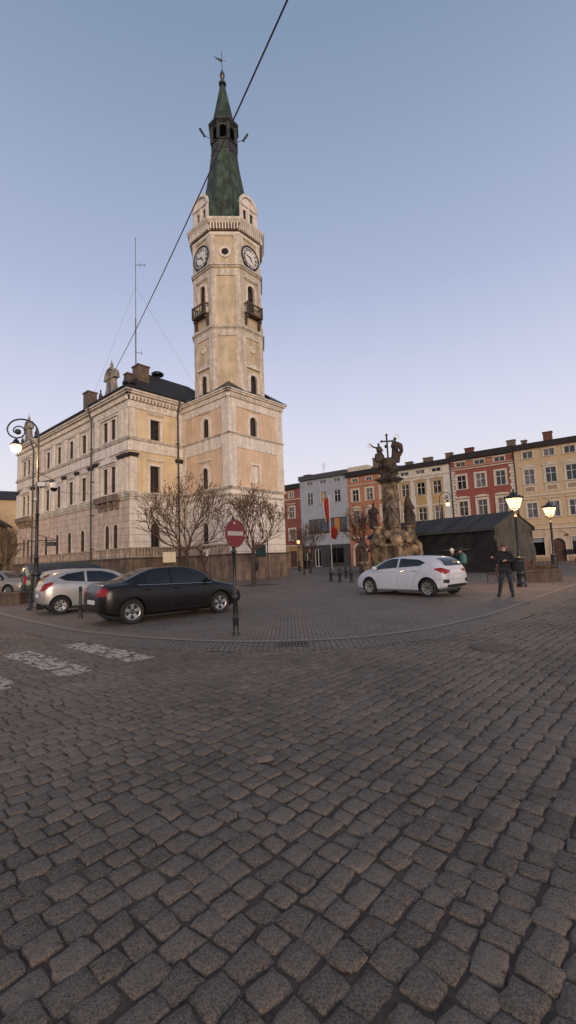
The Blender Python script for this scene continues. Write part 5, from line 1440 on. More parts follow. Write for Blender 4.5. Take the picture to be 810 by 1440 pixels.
# white hatchback facing away to the left
WH = dict(L=4.30, W=1.78, wb=2.65, ro=.76, wr=0.325, rim=0.225, spokes=('twin', 8), paint=paint('white_car_paint', (0.50, 0.51, 0.56), metal=0.0, rough=0.4), rimm=mat('two_tone_rim', (0.42, 0.40, 0.38), rough=0.3, metal=0.6),
    top=([0, .10, .30, .6, 1.0, 1.6, 2.2, 2.65, 3.05, 3.45, 3.9, 4.15, 4.30], [.88, 1.12, 1.30, 1.40, 1.445, 1.47, 1.45, 1.37, 1.22, 1.03, .90, .76, .56]),
    belt=([0, .15, .5, 1.1, 2.0, 3.0, 3.5, 4.0, 4.30], [.86, 1.0, 1.09, 1.07, 1.0, .93, .88, .74, .52]),
    hw=([0, .12, .4, 1.0, 2.2, 3.3, 3.8, 4.1, 4.30], [.80, .90, .97, 1.0, 1.0, .985, .93, .84, .66]),
    tw=([0, .3, .8, 1.6, 2.4, 3.0, 3.5, 4.30], [.68, .68, .68, .69, .71, .74, .80, .6]),
    bot=([0, .3, .7, 3.5, 3.9, 4.30], [.34, .26, .18, .17, .19, .24]),
    side_panels=[('side_window', CGLASS, (2.06, 3.28), [(2.06, 1.045), (3.28, .965)], [(2.06, 1.385), (2.45, 1.37), (2.8, 1.25), (3.1, 1.08), (3.28, .97)]),
                 ('side_window', CGLASS, (.86, 1.98), [(.86, 1.20), (1.05, 1.10), (1.98, 1.05)], [(.86, 1.215), (1.15, 1.325), (1.98, 1.388)])],
    rear_panels=[('rear_window', CGLASS, (-.60, .60), [(-.60, 1.10), (-.45, 1.08), (.45, 1.08), (.60, 1.10)], [(-.52, 1.36), (.52, 1.36)]), ('bumper_insert', DPLAST, (-.62, .62), [(-.62, .34), (.62, .34)], [(-.62, .44), (.62, .44)]),
                 ('fog_recess', DPLAST, (-.76, -.52), [(-.76, .50), (-.52, .48)], [(-.76, .62), (-.52, .62)]), ('fog_recess', DPLAST, (.52, .76), [(.52, .48), (.76, .50)], [(.52, .62), (.76, .62)])],
    front_panels=[('windscreen', CGLASS, (-.66, .66), [(-.66, 1.05), (0, 1.03), (.66, 1.05)], [(-.66, 1.14), (-.5, 1.38), (.5, 1.38), (.66, 1.14)]), ('grille', DPLAST, (-.5, .5), [(-.5, .5), (.5, .5)], [(-.5, .62), (.5, .62)])],
    corner_panels=[('tail_lamp', REDL, 'r', (-.34, .22), [(-.34, .86), (-.1, .80), (.22, .97)], [(-.34, .93), (.0, 1.03), (.22, 1.0)]), ('head_lamp', CLRL, 'f', (-.36, .30), [(-.36, .60), (.30, .80)], [(-.36, .72), (.30, .88)])],
    seams=[[(2.02, 1.04), (2.02, .55), (2.0, .27)], [(3.2, .93), (3.26, .6), (3.15, .27)], [(.95, 1.08), (1.12, .85), (1.3, .6), (1.35, .28)], [(1.35, .26), (3.15, .26)], [(.98, .92), (2.0, .90), (3.2, .86)]],
    handles=[(2.16, .90), (1.2, .93)], mirror=(3.02, .98), plate=(0, .70))
WH['bz'] = 0.64; WH = shrink_tail(WH, 0.64, 0.76)
c6 = make_car(WH, 'white five-door hatchback with dark glass standing by the monument')
put(c6, (4.86, 16.04), (3.11, 18.15), 1, WH)

# ------------------------------------------------------------------ street lamps
def add_light(name, loc, parent, power, rad=0.12):
    ld = bpy.data.lights.new(name, 'POINT'); ld.energy = power; ld.color = (1.0, 0.58, 0.25); ld.shadow_soft_size = 0.2
    o = bpy.data.objects.new(name, ld); COL.objects.link(o); o.parent = parent; o.location = loc
    return o
def lantern(parent, x, y, z, m=None, hang=False):
    """four-sided lantern, wider at the top; z = underside"""
    t = MB(); r2 = math.sqrt(2)
    t.lathe([(0.135 * r2, z), (0.235 * r2, z + 0.42)], x, y, 4, False, math.pi / 4)
    g_ = t.obj('lantern_glass', m or LAMPGLOW, parent)
    f = MB(); 
    for sx in (-1, 1):
        for sy in (-1, 1):
            f.tube([(x + sx * 0.14, y + sy * 0.14, z - 0.01), (x + sx * 0.245, y + sy * 0.245, z + 0.43)], 0.014, 5)
    f.lathe([(0.15 * r2, z - 0.04), (0.15 * r2, z - 0.001)], x, y, 4, False, math.pi / 4)
    f.lathe([(0.265 * r2, z + 0.425), (0.28 * r2, z + 0.46), (0.16 * r2, z + 0.58), (0.10 * r2, z + 0.60), (0.10 * r2, z + 0.66), (0.02, z + 0.72)], x, y, 4, False, math.pi / 4)
    for sx, sy in ((1, 0), (-1, 0), (0, 1), (0, -1), (1, 1), (-1, -1), (1, -1), (-1, 1)):
        f.lathe([(0.025, z + 0.45), (0.032, z + 0.49), (0.004, z + 0.56)], x + sx * 0.26, y + sy * 0.26, 5)
    f.lathe([(0.03, z + 0.7), (0.045, z + 0.76), (0.005, z + 0.86)], x, y, 6)
    f.obj('lantern_frame', IRON, parent)
    return g_
def post_lamp(x, y, label, power, rot=0.3, glow=None, group='single-lantern post lamps', extra=0.0):
    r = empty('street_lamp', x, y, 0, rot, label, 'street lamp', group)
    t = MB(); t.lathe([(0.2, 0), (0.2, 0.12), (0.165, 0.16), (0.155, 0.5), (0.175, 0.53), (0.175, 0.58), (0.145, 0.62), (0.135, 1.12), (0.16, 1.15), (0.16, 1.2), (0.09, 1.26)], n=14)
    for k in range(10):
        a = k * math.pi / 5; t.tube([(0.15 * math.cos(a), 0.15 * math.sin(a), 0.64), (0.14 * math.cos(a), 0.14 * math.sin(a), 1.1)], 0.014, 4)
    t.obj('lamp_base', IRON, r)
    t = MB(); t.lathe([(0.075, 1.24), (0.06, 1.5), (0.05, 2.9), (0.075, 2.95), (0.045, 3.0), (0.04, 3.2), (0.08, 3.25), (0.03, 3.3)], n=12); t.obj('lamp_post', IRON, r)
    lantern(r, 0, 0, 3.3, glow)
    if power: add_light('lamp_light', (0, 0, 3.14), r, power)
    return r
PL1 = post_lamp(9.66, 19.03, 'nearer lit post lamp in front of the dark tent, beside the walking person', 330, R(35))
PL2 = post_lamp(14.09, 24.11, 'lit post lamp standing behind the stone planter on the right', 190, R(35))
PL3 = post_lamp(1.1, 54.5, 'small distant lit post lamp by the dull red house beside the town hall', 70, R(10), LAMPFAR)
PL4 = post_lamp(-31.8, 44.5, 'small distant lit lamp at the far left beside the town hall corner', 500, R(10), LAMPFAR)

def scroll_lamp(x, y, rot, label, power, glow, H=7.4, cams=True):
    """tall post whose arm curls over in a spiral; local -x is the arm's side"""
    r = empty('street_lamp', x, y, 0, rot, label, 'street lamp', 'tall scroll-arm street lamps')
    t = MB(); t.lathe([(0.30, 0), (0.30, 0.08), (0.24, 0.12), (0.22, 0.3), (0.25, 0.34), (0.2, 0.4), (0.13, 1.25), (0.17, 1.3), (0.17, 1.36), (0.10, 1.5)], n=12)
    for k in range(12):
        a = k * math.pi / 6; t.tube([(0.21 * math.cos(a), 0.21 * math.sin(a), 0.42), (0.14 * math.cos(a), 0.14 * math.sin(a), 1.22)], 0.016, 4)
    t.obj('lamp_base', IRON, r)
    t = MB(); t.lathe([(0.085, 1.45), (0.07, 1.9), (0.10, 1.95), (0.065, 2.0), (0.06, 3.6), (0.09, 3.65), (0.055, 3.7), (0.05, 4.9), (0.075, 4.95), (0.042, 5.0), (0.038, 5.8)], n=12); t.obj('lamp_post', IRON, r)
    Q = [(0, -1.0), (0, 0.62)] + [((px - 470) * 0.00341, 0.77 - (py - 205) * 0.00341) for px, py in ((468, 400), (456, 330), (425, 270), (360, 222), (270, 205), (190, 225), (142, 275), (128, 330), (150, 385), (195, 418), (240, 428), (290, 412), (318, 372), (312, 325), (284, 298), (245, 290), (210, 303), (194, 335), (206, 362), (235, 372))]
    Q = [q_ for i_, q_ in enumerate(Q) if i_ != 1]
    P = [(x_, 0, 6.70 + z_) for x_, z_ in smooth_line(Q, 5)]
    t = MB(); t.tube(P, [0.036 - 0.014 * i / len(P) for i in range(len(P))], 8)
    t.lathe([(0.001, -0.12), (0.09, -0.08), (0.12, 0), (0.09, 0.08), (0.001, 0.12)], -0.77, 0, 12, M=Matrix.Translation((0, 0, 6.96)))
    t.obj('scroll_arm', IRON, r)
    lx = -0.83; zlow = 6.70
    t = MB(); t.tube([(lx, 0, zlow + 0.02), (lx, 0, zlow - 0.1)], 0.02, 6); t.lathe([(0.02, zlow - 0.02), (0.07, zlow - 0.06), (0.12, zlow - 0.16), (0.20, zlow - 0.24), (0.20, zlow - 0.27)], lx, 0, 16)
    t.obj('lamp_shade', IRON, r)
    t = MB(); zz = zlow - 0.271
    t.lathe([(0.17, zz), (0.20, zz - 0.10), (0.18, zz - 0.20), (0.11, zz - 0.28), (0.001, zz - 0.31)], lx, 0, 16); t.obj('lamp_glass', glow, r)
    if power: add_light('lamp_light', (lx, 0, zz - 0.48), r, power)
    return r
SL1 = scroll_lamp(-9.79, 17.39, R(8), 'tall scroll-arm street lamp with a security camera, left of the parked cars', 420, LAMPGLOW)
SCAMW = mat('camera_white', (0.55, 0.54, 0.52), rough=0.4, var=0.05)
t = MB(); t.tube([(0.03, 0, 4.92), (0.55, 0, 5.02)], 0.02, 6); t.tube([(0.03, 0, 5.3), (0.5, 0, 5.04)], 0.014, 5); t.obj('camera_bracket', IRON, SL1)
t = MB(); t.box(0.02, 0.30, -0.09, 0.09, 4.75, 4.92); t.tube([(0.28, 0, 4.86), (0.58, 0, 4.86)], 0.035, 8); t.lathe([(0.03, 4.92), (0.12, 4.88), (0.15, 4.76), (0.14, 4.68)], 0.6, 0, 14)
sc_ = t.obj('security_camera', SCAMW, SL1)
t = MB(); t.lathe([(0.13, 4.679), (0.12, 4.62), (0.07, 4.56), (0.001, 4.54)], 0.6, 0, 14); t.obj('camera_dome', mat('smoked_dome', (0.01, 0.01, 0.012), rough=0.1), sc_)
t = MB(); t.box(-0.12, -0.02, -0.05, 0.05, 4.2, 4.3).tube([(0, 0, 4.35), (0.35, 0, 4.4)], 0.012, 5); t.obj('cable_box', SCAMW, SL1)
t = MB(); 
t.tube([(0, 0, 2.62), (0.75, 0, 2.62)], 0.016, 5); t.tube([(0, 0, 2.85), (0.5, 0, 2.72), (0.72, 0, 2.62)], 0.012, 5)
for k in range(5): t.ring(0.25 + k * 0.1, 2.5 + 0.03 * (k % 2), 0.05, 0.065, -0.01, 0.01, 10)
t.tube([(-0.3, 0, 2.62), (0, 0, 2.62)], 0.016, 5); t.box(0.35, 0.68, -0.08, 0.08, 2.4, 2.56)
t.obj('ornamental_bracket', IRON, SL1)
SL2 = scroll_lamp(15.0, 44.0, R(188), 'scroll-arm street lamp behind the tent, lit in front of the off-white house', 120, LAMPFAR)

# ------------------------------------------------------------------ no entry sign
sg = empty('no_entry_sign', -1.19, 9.62, 0, R(55), 'round red no entry sign with white bar on a black post at the kerb', 'road sign')
t = MB(); t.lathe([(0.075, 0), (0.075, 0.04), (0.062, 0.06), (0.06, 0.30), (0.072, 0.32), (0.072, 0.36), (0.052, 0.38), (0.05, 0.74), (0.066, 0.76), (0.066, 0.80), (0.04, 0.84), (0.034, 1.70), (0.055, 1.73), (0.055, 1.77), (0.035, 1.80), (0.045, 1.86), (0.035, 1.9), (0.032, 2.40), (0.045, 2.42), (0.035, 2.46), (0.01, 2.50)], n=14); t.obj('post', IRON, sg)
t = MB(); t.disc(0, 2.13, 0.30, -0.062, -0.040, 40); dsk = t.obj('sign_disc', mat('sign_red', (0.15, 0.010, 0.014), rough=0.5, var=0.05), sg)
t = MB(); t.ring(0, 2.13, 0.288, 0.301, -0.066, -0.0625, 40); t.obj('sign_rim', mat('sign_rim', (0.12, 0.03, 0.03), rough=0.5), dsk)
t = MB(); t.box(-0.245, 0.245, -0.0645, -0.0622, 2.085, 2.175); t.obj('white_bar', mat('sign_white', (0.36, 0.33, 0.31), rough=0.5, var=0.05), dsk)
t = MB(); t.box(-0.06, 0.0, -0.064, -0.0622, 2.33, 2.38); t.obj('sticker', MATS['sign_white'], dsk)
t = MB(); t.box(-0.06, 0.06, -0.04, 0.04, 1.98, 2.02).box(-0.06, 0.06, -0.04, 0.04, 2.24, 2.28); t.obj('clamp', IRON, sg)

# ------------------------------------------------------------------ bollards
def bollard(x, y, label, h=0.96, group=None):
    r = empty('bollard', x, y, 0, 0, label, 'bollard', group)
    t = MB(); t.lathe([(0.075, 0), (0.075, 0.05), (0.05, 0.08), (0.045, h * 0.35), (0.058, h * 0.37), (0.045, h * 0.4), (0.04, h * 0.83), (0.06, h * 0.85), (0.04, h * 0.88)], n=12); t.obj('shaft', IRON, r)
    t = MB(); t.lathe([(0.03, h * 0.87), (0.052, h * 0.92), (0.045, h * 0.97), (0.01, h)], n=12); t.obj('knob', IRON, r)
    return r
bollard(-6.5, 14.0, 'slim black bollard standing between the dark saloon and the silver hatchback')
BP = [(2.57, 28.9), (3.0, 27.6), (4.0, 32.6), (3.65, 27.2), (5.3, 33.2)]
BL = ['short black bollard, left-most of the chained group before the monument', 'short black bollard, second from the left in the chained group', 'short black bollard in the middle rear of the chained group',
      'short black bollard nearest the white car in the chained group', 'short black bollard at the rear right of the chained group']
for (x, y), l_ in zip(BP, BL):
    r = empty('bollard', x, y, 0, 0, l_, 'bollard', 'chained bollards around the monument')
    t = MB(); t.lathe([(0.13, 0), (0.13, 0.08), (0.09, 0.12), (0.08, 0.45), (0.11, 0.5), (0.10, 0.62), (0.06, 0.68)], n=12); t.obj('shaft', IRON, r)
    t = MB(); t.lathe([(0.05, 0.66), (0.085, 0.74), (0.06, 0.84), (0.02, 0.88)], n=12); t.obj('knob', IRON, r)
for i, j in ((0, 1), (0, 2), (2, 4), (1, 3)):
    (x0, y0), (x1, y1) = BP[i], BP[j]
    pts = [(x0 + (x1 - x0) * k / 10, y0 + (y1 - y0) * k / 10, 0.56 - 0.16 * (1 - (2 * k / 10 - 1) ** 2)) for k in range(11)]
    o = MB().tube(pts, 0.022, 5).obj('chain', IRON)
    tag(o, ['black chain joining the two left-most bollards of the chained group', 'black chain from the left-most bollard to the middle rear bollard', 'black chain between the two rear bollards of the chained group', 'black chain joining the two front bollards nearest the white car'][[(0, 1), (0, 2), (2, 4), (1, 3)].index((i, j))], 'chain', 'chains between the bollards')

# ------------------------------------------------------------------ bare trees
BARK = mat('dark_bark', (0.055, 0.038, 0.028), rough=0.9, var=0.3, scale=8, bump=0.6, bscale=30)
TWIG = mat('reddish_twigs', (0.11, 0.06, 0.036), rough=0.9, var=0.25, scale=3)
LEAFD = mat('dry_leaves', (0.24, 0.14, 0.07), rough=0.9, var=0.3, scale=5)
def bare_tree(x, y, H, R_, trunk_h, r0, label, seed, leaves=60, lean=0.0, dens=1.0, spread=1.0, group='bare clipped trees in the square'):
    rnd = random.Random(seed)
    root = empty('bare_tree', x, y, 0, rnd.random() * 6, label, 'tree', group)
    tr = MB(); cr = MB(); lf = MB()
    top = Vector((lean, lean * 0.3, trunk_h))
    tr.tube([(0, 0, -0.05), (0.01, 0, trunk_h * 0.1), (lean * 0.3 + 0.03, 0.02, trunk_h * 0.45), tuple(top)], [r0 * 1.35, r0 * 1.02, r0 * 0.9, r0 * 0.8], 10)
    cz = (H + trunk_h * 0.92) / 2; RZ = (H - trunk_h * 0.85) / 2
    def inside(p): return (p.x / R_) ** 2 + (p.y / R_) ** 2 + ((p.z - cz) / RZ) ** 2
    def grow(p, d, ln, r, lvl):
        n = 4; pts = [p.copy()]; q = p.copy(); dd = d.copy()
        for k in range(n):
            dd = (dd + Vector((rnd.gauss(0, 0.11), rnd.gauss(0, 0.11), rnd.gauss(0.05, 0.08)))).normalized()
            q = q + dd * ln / n
            pts.append(q.copy())
        rad = [r * (1 - 0.45 * k / n) for k in range(n + 1)]
        (tr if lvl == 0 else cr).tube(pts, rad, 7 if lvl < 1 else 5 if lvl < 3 else 3, caps=lvl < 2)
        if lvl >= 5 or inside(q) > 1.0:
            if lvl >= 3 and rnd.random() < 0.5 * leaves / 60:
                e = Vector((rnd.gauss(0, 1), rnd.gauss(0, 1), rnd.gauss(0, 1))).normalized() * 0.05; f = e.cross(Vector((rnd.random(), rnd.random(), 1))).normalized() * 0.035
                lf.add([tuple(q - e - f), tuple(q + e - f), tuple(q + e + f), tuple(q - e + f)], [(0, 1, 2, 3)])
            if lvl >= 6 or inside(q) > 1.0: return
        nb = (4 if lvl < 2 else 3 if rnd.random() < 0.35 * dens else 2)
        if lvl == 4: nb = 2
        for k in range(nb):
            s_ = pts[-1] if k < 2 else pts[rnd.choice((2, 3))]
            ax = dd.orthogonal().normalized(); ax.rotate(Matrix.Rotation(rnd.random() * 2 * math.pi, 3, dd))
            nd = dd.copy(); nd.rotate(Matrix.Rotation(R(rnd.uniform(18, 46)) * spread, 3, ax))
            nd = (nd + Vector((0, 0, 0.14))).normalized()
            grow(s_, nd, ln * rnd.uniform(0.60, 0.84), max(0.0125, r * rnd.uniform(0.56, 0.70)), lvl + 1)
    nb = 8
    for k in range(nb):
        a = 2 * math.pi * (k + rnd.random() * 0.5) / nb
        el = R(rnd.uniform(8, 66))
        if k == nb - 1: el = R(82)
        d = Vector((math.cos(a) * math.cos(el), math.sin(a) * math.cos(el), math.sin(el)))
        st = top - Vector((0, 0, rnd.random() * 0.35 * trunk_h * 0.4))
        grow(st, d, R_ * rnd.uniform(0.50, 0.62), r0 * rnd.uniform(0.32, 0.45), 1)
    tr.obj('trunk', BARK, root)
    c_ = cr.obj('crown', TWIG, root)
    if lf.v: lf.obj('dry_leaves', LEAFD, root)
    return root
bare_tree(-6.75, 29.5, 7.3, 3.1, 2.4, 0.16, 'large bare tree before the yellow end wall of the town hall, behind the dark saloon', 3, 30, dens=2.1)
bare_tree(-2.28, 28.01, 6.6, 2.3, 2.3, 0.13, 'bare tree with dry leaf tufts before the tower, right of the no entry sign', 5, 90, lean=-0.05, dens=1.5)
bare_tree(2.06, 45.8, 6.9, 2.2, 2.0, 0.13, 'bare tree in front of the grey blue house, left of the flagpole', 8, 10, dens=2.0)
bare_tree(7.6, 45.0, 7.6, 2.7, 2.0, 0.14, 'bare tree with thick limbs before the orange house, between flagpole and monument', 12, 10, dens=1.8)
bare_tree(-27.6, 43.0, 6.3, 2.3, 2.0, 0.14, 'bare tree at the far left edge before the yellow gabled house', 21, 40)
tag(MB(Matrix.Translation((-2.0, 28.0, 0))).lathe([(1.25, 0.0), (1.2, 0.012)], n=24).obj('bare_soil', mat('tree_pit_soil', (0.055, 0.038, 0.026), var=0.2)), kind='structure')
# pruned crooked little tree
yt = empty('young_tree', -5.85, 31.3, 0, 0, 'small crooked pruned tree stump with a white band beside the large bare tree', 'tree')
t = MB(); t.tube([(0.15, 0, 0), (0.05, 0, 0.6), (-0.12, 0.02, 1.2), (-0.22, 0, 1.7), (-0.30, 0, 2.3)], [0.10, 0.08, 0.075, 0.07, 0.08], 8); t.tube([(-0.12, 0, 1.2), (0.12, 0, 1.7), (0.05, 0, 2.15), (0.2, 0.0, 2.6)], [0.06, 0.055, 0.06, 0.05], 7)
t.tube([(-0.3, 0, 2.25), (-0.62, 0, 2.55)], [0.06, 0.05], 7); t.tube([(-0.28, 0, 2.2), (-0.1, 0.1, 2.65)], [0.06, 0.045], 7)
t.obj('trunk', BARK, yt)
t = MB(); t.tube([(0.1, 0, 1.95), (0.14, 0, 2.45)], 0.10, 8); t.tube([(-0.16, 0, 2.3), (0.3, 0, 2.35)], 0.07, 6); t.obj('white_wrap', mat('white_wrap', (0.5, 0.47, 0.42)), yt)

# ------------------------------------------------------------------ boards, bin, flagpole
ib = empty('notice_board', -6.95, 26.0, 0, R(20), 'small pale notice board on a thin post in front of the yellow end wall', 'notice board')
MB().tube([(0, 0, 0), (0, 0, 1.9)], 0.03, 8).obj('post', IRON, ib); MB().box(-0.36, 0.36, -0.05, -0.02, 1.6, 2.2).obj('board', mat('pale_board', (0.50, 0.44, 0.32), var=0.1, scale=3), ib)
nb = empty('information_board', -2.15, 33.9, 0, R(48.5), 'dark green information board hung between two black posts beside the tower', 'information board')
for xx in (-0.72, 0.72): MB().lathe([(0.07, 0), (0.07, 0.3), (0.045, 0.35), (0.04, 2.95), (0.06, 3.0), (0.01, 3.1)], xx, 0, 10).obj('post', IRON, nb)
MB().box(-0.72, 0.72, -0.02, 0.02, 2.78, 2.84).obj('crossbar', IRON, nb)
f = MB(); f.box(-0.5, 0.5, -0.04, 0.04, 1.75, 2.7); f = f.obj('board_frame', IRON, nb); MB().box(-0.44, 0.44, -0.045, -0.041, 1.81, 2.64).obj('board_face', mat('dark_green_board', (0.02, 0.05, 0.045), rough=0.3, var=0.2), f)
lb = empty('litter_bin', -2.5, 33.3, 0, 0, 'small black litter bin hung on a post under the information board', 'litter bin')
MB().lathe([(0.12, 0.75), (0.15, 0.8), (0.17, 1.3), (0.18, 1.33)], n=12).obj('bucket', IRON, lb); MB().tube([(-0.2, 0.05, 0), (-0.2, 0.05, 1.4)], 0.03, 6).obj('post', IRON, lb)
lb = empty('litter_bin', 1.3, 42.5, 0, 0, 'black litter bin on a post beside the bare tree left of the flagpole', 'litter bin')
MB().lathe([(0.22, 0.55), (0.27, 0.6), (0.3, 1.25), (0.32, 1.3)], 0.3, 0, 12).obj('bucket', IRON, lb); MB().lathe([(0.09, 0), (0.06, 0.2), (0.05, 1.9), (0.07, 1.95), (0.01, 2.05)], n=8).obj('post', IRON, lb)
fp = empty('flagpole', 4.5, 48.5, 0, R(-5), 'white flagpole in front of the grey blue house', 'flagpole')
MB().tube([(0, 0, 0), (0, 0, 8.2)], [0.075, 0.05], 10).obj('pole', mat('white_pole', (0.62, 0.60, 0.58), rough=0.5), fp); MB().lathe([(0.2, 0), (0.2, 0.1), (0.1, 0.16)], n=10).obj('pole_base', mat('pole_base_grey', (0.3, 0.3, 0.3)), fp)
def flag(x, y, z1, z0, w, sx, label, lower_white):
    r = empty('flag', x, y, 0, R(-5), label, 'flag', 'flags on the white flagpole')
    for nm, m, fa, fb in (('red_stripe', mat('flag_red', (0.45, 0.03, 0.012), var=0.2, scale=3), 0, 0.78), ('white_stripe', mat('flag_white', (0.55, 0.5, 0.46), var=0.1), 0.78, 1.0)):
        vs, fs = [], []; NZ, NXX = 14, 8
        for i in range(NZ + 1):
            for k in range(NXX + 1):
                u = i / NZ; v = fa + (fb - fa) * k / NXX
                ww = w * (0.75 + 0.25 * math.sin(3.0 * u + 1))
                zz = z1 + (z0 - z1) * u - v * (0.5 if lower_white else 0.25) * (1 - u * 0.5)
                vs.append((sx * (0.06 + ww * v), 0.16 * math.sin(v * 9 + u * 2), zz))
        for i in range(NZ):
            for k in range(NXX): a = i * (NXX + 1) + k; fs.append((a, a + 1, a + NXX + 2, a + NXX + 1))
        o = MB().add(vs, fs, True).obj(nm, m, r)
        sm_ = o.modifiers.new('s', 'SOLIDIFY'); sm_.thickness = 0.01
flag(4.5, 48.5, 8.0, 5.4, 0.62, -1, 'upper red and white flag hanging left of the flagpole', False)
flag(4.5, 48.5, 4.9, 3.6, 0.95, 1, 'lower red and white flag hanging right of the flagpole', True)

# ------------------------------------------------------------------ army tent
CANV = mat('dark_canvas', (0.030, 0.030, 0.031), rough=0.95, spec=0.1, var=0.15, scale=1.5, bump=0.3, bscale=60)
CANV2 = mat('dark_grey_roof_canvas', (0.060, 0.061, 0.064), rough=0.95, spec=0.1, var=0.12, scale=1.0)
CANV3 = mat('olive_gable_canvas', (0.085, 0.078, 0.066), rough=0.85, var=0.2, scale=1.5)
tphi = math.atan2(3.3, 4.4)
tent = empty('army_tent', 14.7, 32.0, 0, tphi, 'large dark canvas tent with pitched roof behind the white hatchback', 'tent')
TW, TL, TE, TR = 5.5, 12.0, 3.28, 4.45       # gable along local x, length along local +y
def cloth(M, w, h, nx, nz, topf, amp, dirf, seed, smooth=True):
    vs, fs = [], []
    for i in range(nx + 1):
        for j in range(nz + 1):
            u, v = i / nx, j / nz
            x = w * u; zt = topf(x); z = zt * v
            d = amp * (0.5 - 1.6 * abs(noise.noise(Vector(dirf(x, z)) + Vector((seed, 0, 0)))) + 0.35 * noise.noise(Vector(dirf(x * 2.1, z * 2.1)) + Vector((seed, 5, 0))))
            d *= min(1, (1 - v) * 6 + 0.08) * min(1, v * 8 + 0.1)
            vs.append((x, d, z))
    for i in range(nx):
        for j in range(nz): a = i * (nz + 1) + j; fs.append((a, a + nz + 1, a + nz + 2, a + 1))
    return MB(M).add(vs, fs, smooth)
Ml = Matrix.Translation((0, 0, 0)) @ Matrix.Translation((0, TL, 0)) @ Matrix.Rotation(R(-90), 4, 'Z')
cloth(Ml, TL, TE, 150, 46, lambda x: TE, 0.20, lambda x, z: ((x * 0.45 - z * 0.9) * 1.5, (x * 0.9 + z * 0.45) * 0.3, 0), 3).obj('side_wall', CANV, tent)
gt_ = lambda x: TE + (TR - TE) * (1 - abs(x - TW / 2) / (TW / 2))
cloth(ID, TW, TR, 120, 60, gt_, 0.30, lambda x, z: (x * 3.6 + z * 0.4, z * 0.35, 1), 9).obj('gable_wall', CANV3, tent)
cloth(Matrix.Translation((0, TL, 0)), TW, TR, 40, 12, gt_, 0.08, lambda x, z: (x * 2.4, z * 0.35, 1), 9).obj('gable_wall', CANV3, tent)
cloth(Matrix.Translation((TW, 0, 0)) @ Matrix.Rotation(R(90), 4, 'Z'), TL, TE, 60, 12, lambda x: TE, 0.08, lambda x, z: (x, z, 0), 3).obj('side_wall', CANV, tent)
t = MB(); nY = 24
vs = []
for k in range(nY + 1):
    y = -0.12 + (TL + 0.24) * k / nY; sag = 0.05 * (1 - math.cos(2 * math.pi * (k % 6) / 6)) if 0 < k < nY else 0
    for (x, z) in ((-0.28, TE - 0.28), (-0.26, TE - 0.02), (TW * 0.25, (TE + TR) / 2 + 0.02 - sag), (TW / 2, TR + 0.03 - sag * 0.4), (TW * 0.75, (TE + TR) / 2 + 0.02 - sag), (TW + 0.26, TE - 0.02), (TW + 0.28, TE - 0.28)):
        vs.append((x, y, z))
t.add(vs, [(k * 7 + i, k * 7 + i + 1, k * 7 + i + 8, k * 7 + i + 7) for k in range(nY) for i in range(6)])
for k in range(1, 6):
    y = TL * k / 6
    MB().tube([(-0.27, y, TE - 0.26), (-0.26, y, TE + 0.0), (TW * 0.25, y, (TE + TR) / 2 + 0.03), (TW / 2, y, TR + 0.05), (TW * 0.75, y, (TE + TR) / 2 + 0.03), (TW + 0.26, y, TE)], 0.025, 5).obj('roof_seam', CANV, tent)
o = t.obj('roof', CANV2, tent); q = o.modifiers.new('s', 'SOLIDIFY'); q.thickness = 0.02
t = MB(); t.box(-0.17, -0.13, 2.0, 4.2, 1.70, 1.74); t.obj('wall_strap', mat('pale_strap', (0.20, 0.19, 0.17)), tent)

# ------------------------------------------------------------------ planter, benches
STONE_ = mat('planter_stone', (0.115, 0.085, 0.062), var=0.25, scale=5, bump=0.6, bscale=18, stain=0.3)
pl = empty('stone_planter', 12.1, 21.9, 0, R(20), 'low hexagonal stone planter filled with soil and dead plants, beside the second post lamp', 'planter')
hexa = [(0.98 * math.cos(math.pi / 3 * k), 0.80 * math.sin(math.pi / 3 * k)) for k in range(6)]
t = MB(); t.plate(hexa, 0, 0.48); t.plate([(x * 1.06, y * 1.06) for x, y in hexa], 0.48, 0.56); t.obj('basin', STONE_, pl)
t = MB(); t.plate([(x * 0.88, y * 0.88) for x, y in hexa], 0.5, 0.575); t.obj('soil', mat('planter_soil', (0.05, 0.035, 0.025)), pl)
rnd = random.Random(4)
t = MB()
for k in range(160):
    a, rr = rnd.random() * 6.28, 0.65 * math.sqrt(rnd.random()); x, y = rr * math.cos(a), rr * math.sin(a) * 0.85
    t.tube([(x, y, 0.57), (x + rnd.gauss(0, 0.06), y + rnd.gauss(0, 0.06), 0.68), (x + rnd.gauss(0, 0.12), y + rnd.gauss(0, 0.12), 0.72 + rnd.random() * 0.1)], 0.01, 3)
tag(t.obj('dead_plants', mat('dead_plant_brown', (0.11, 0.07, 0.045)), pl), kind='stuff')
WOODB = mat('bench_wood', (0.10, 0.045, 0.028), rough=0.6, var=0.25, scale=8)
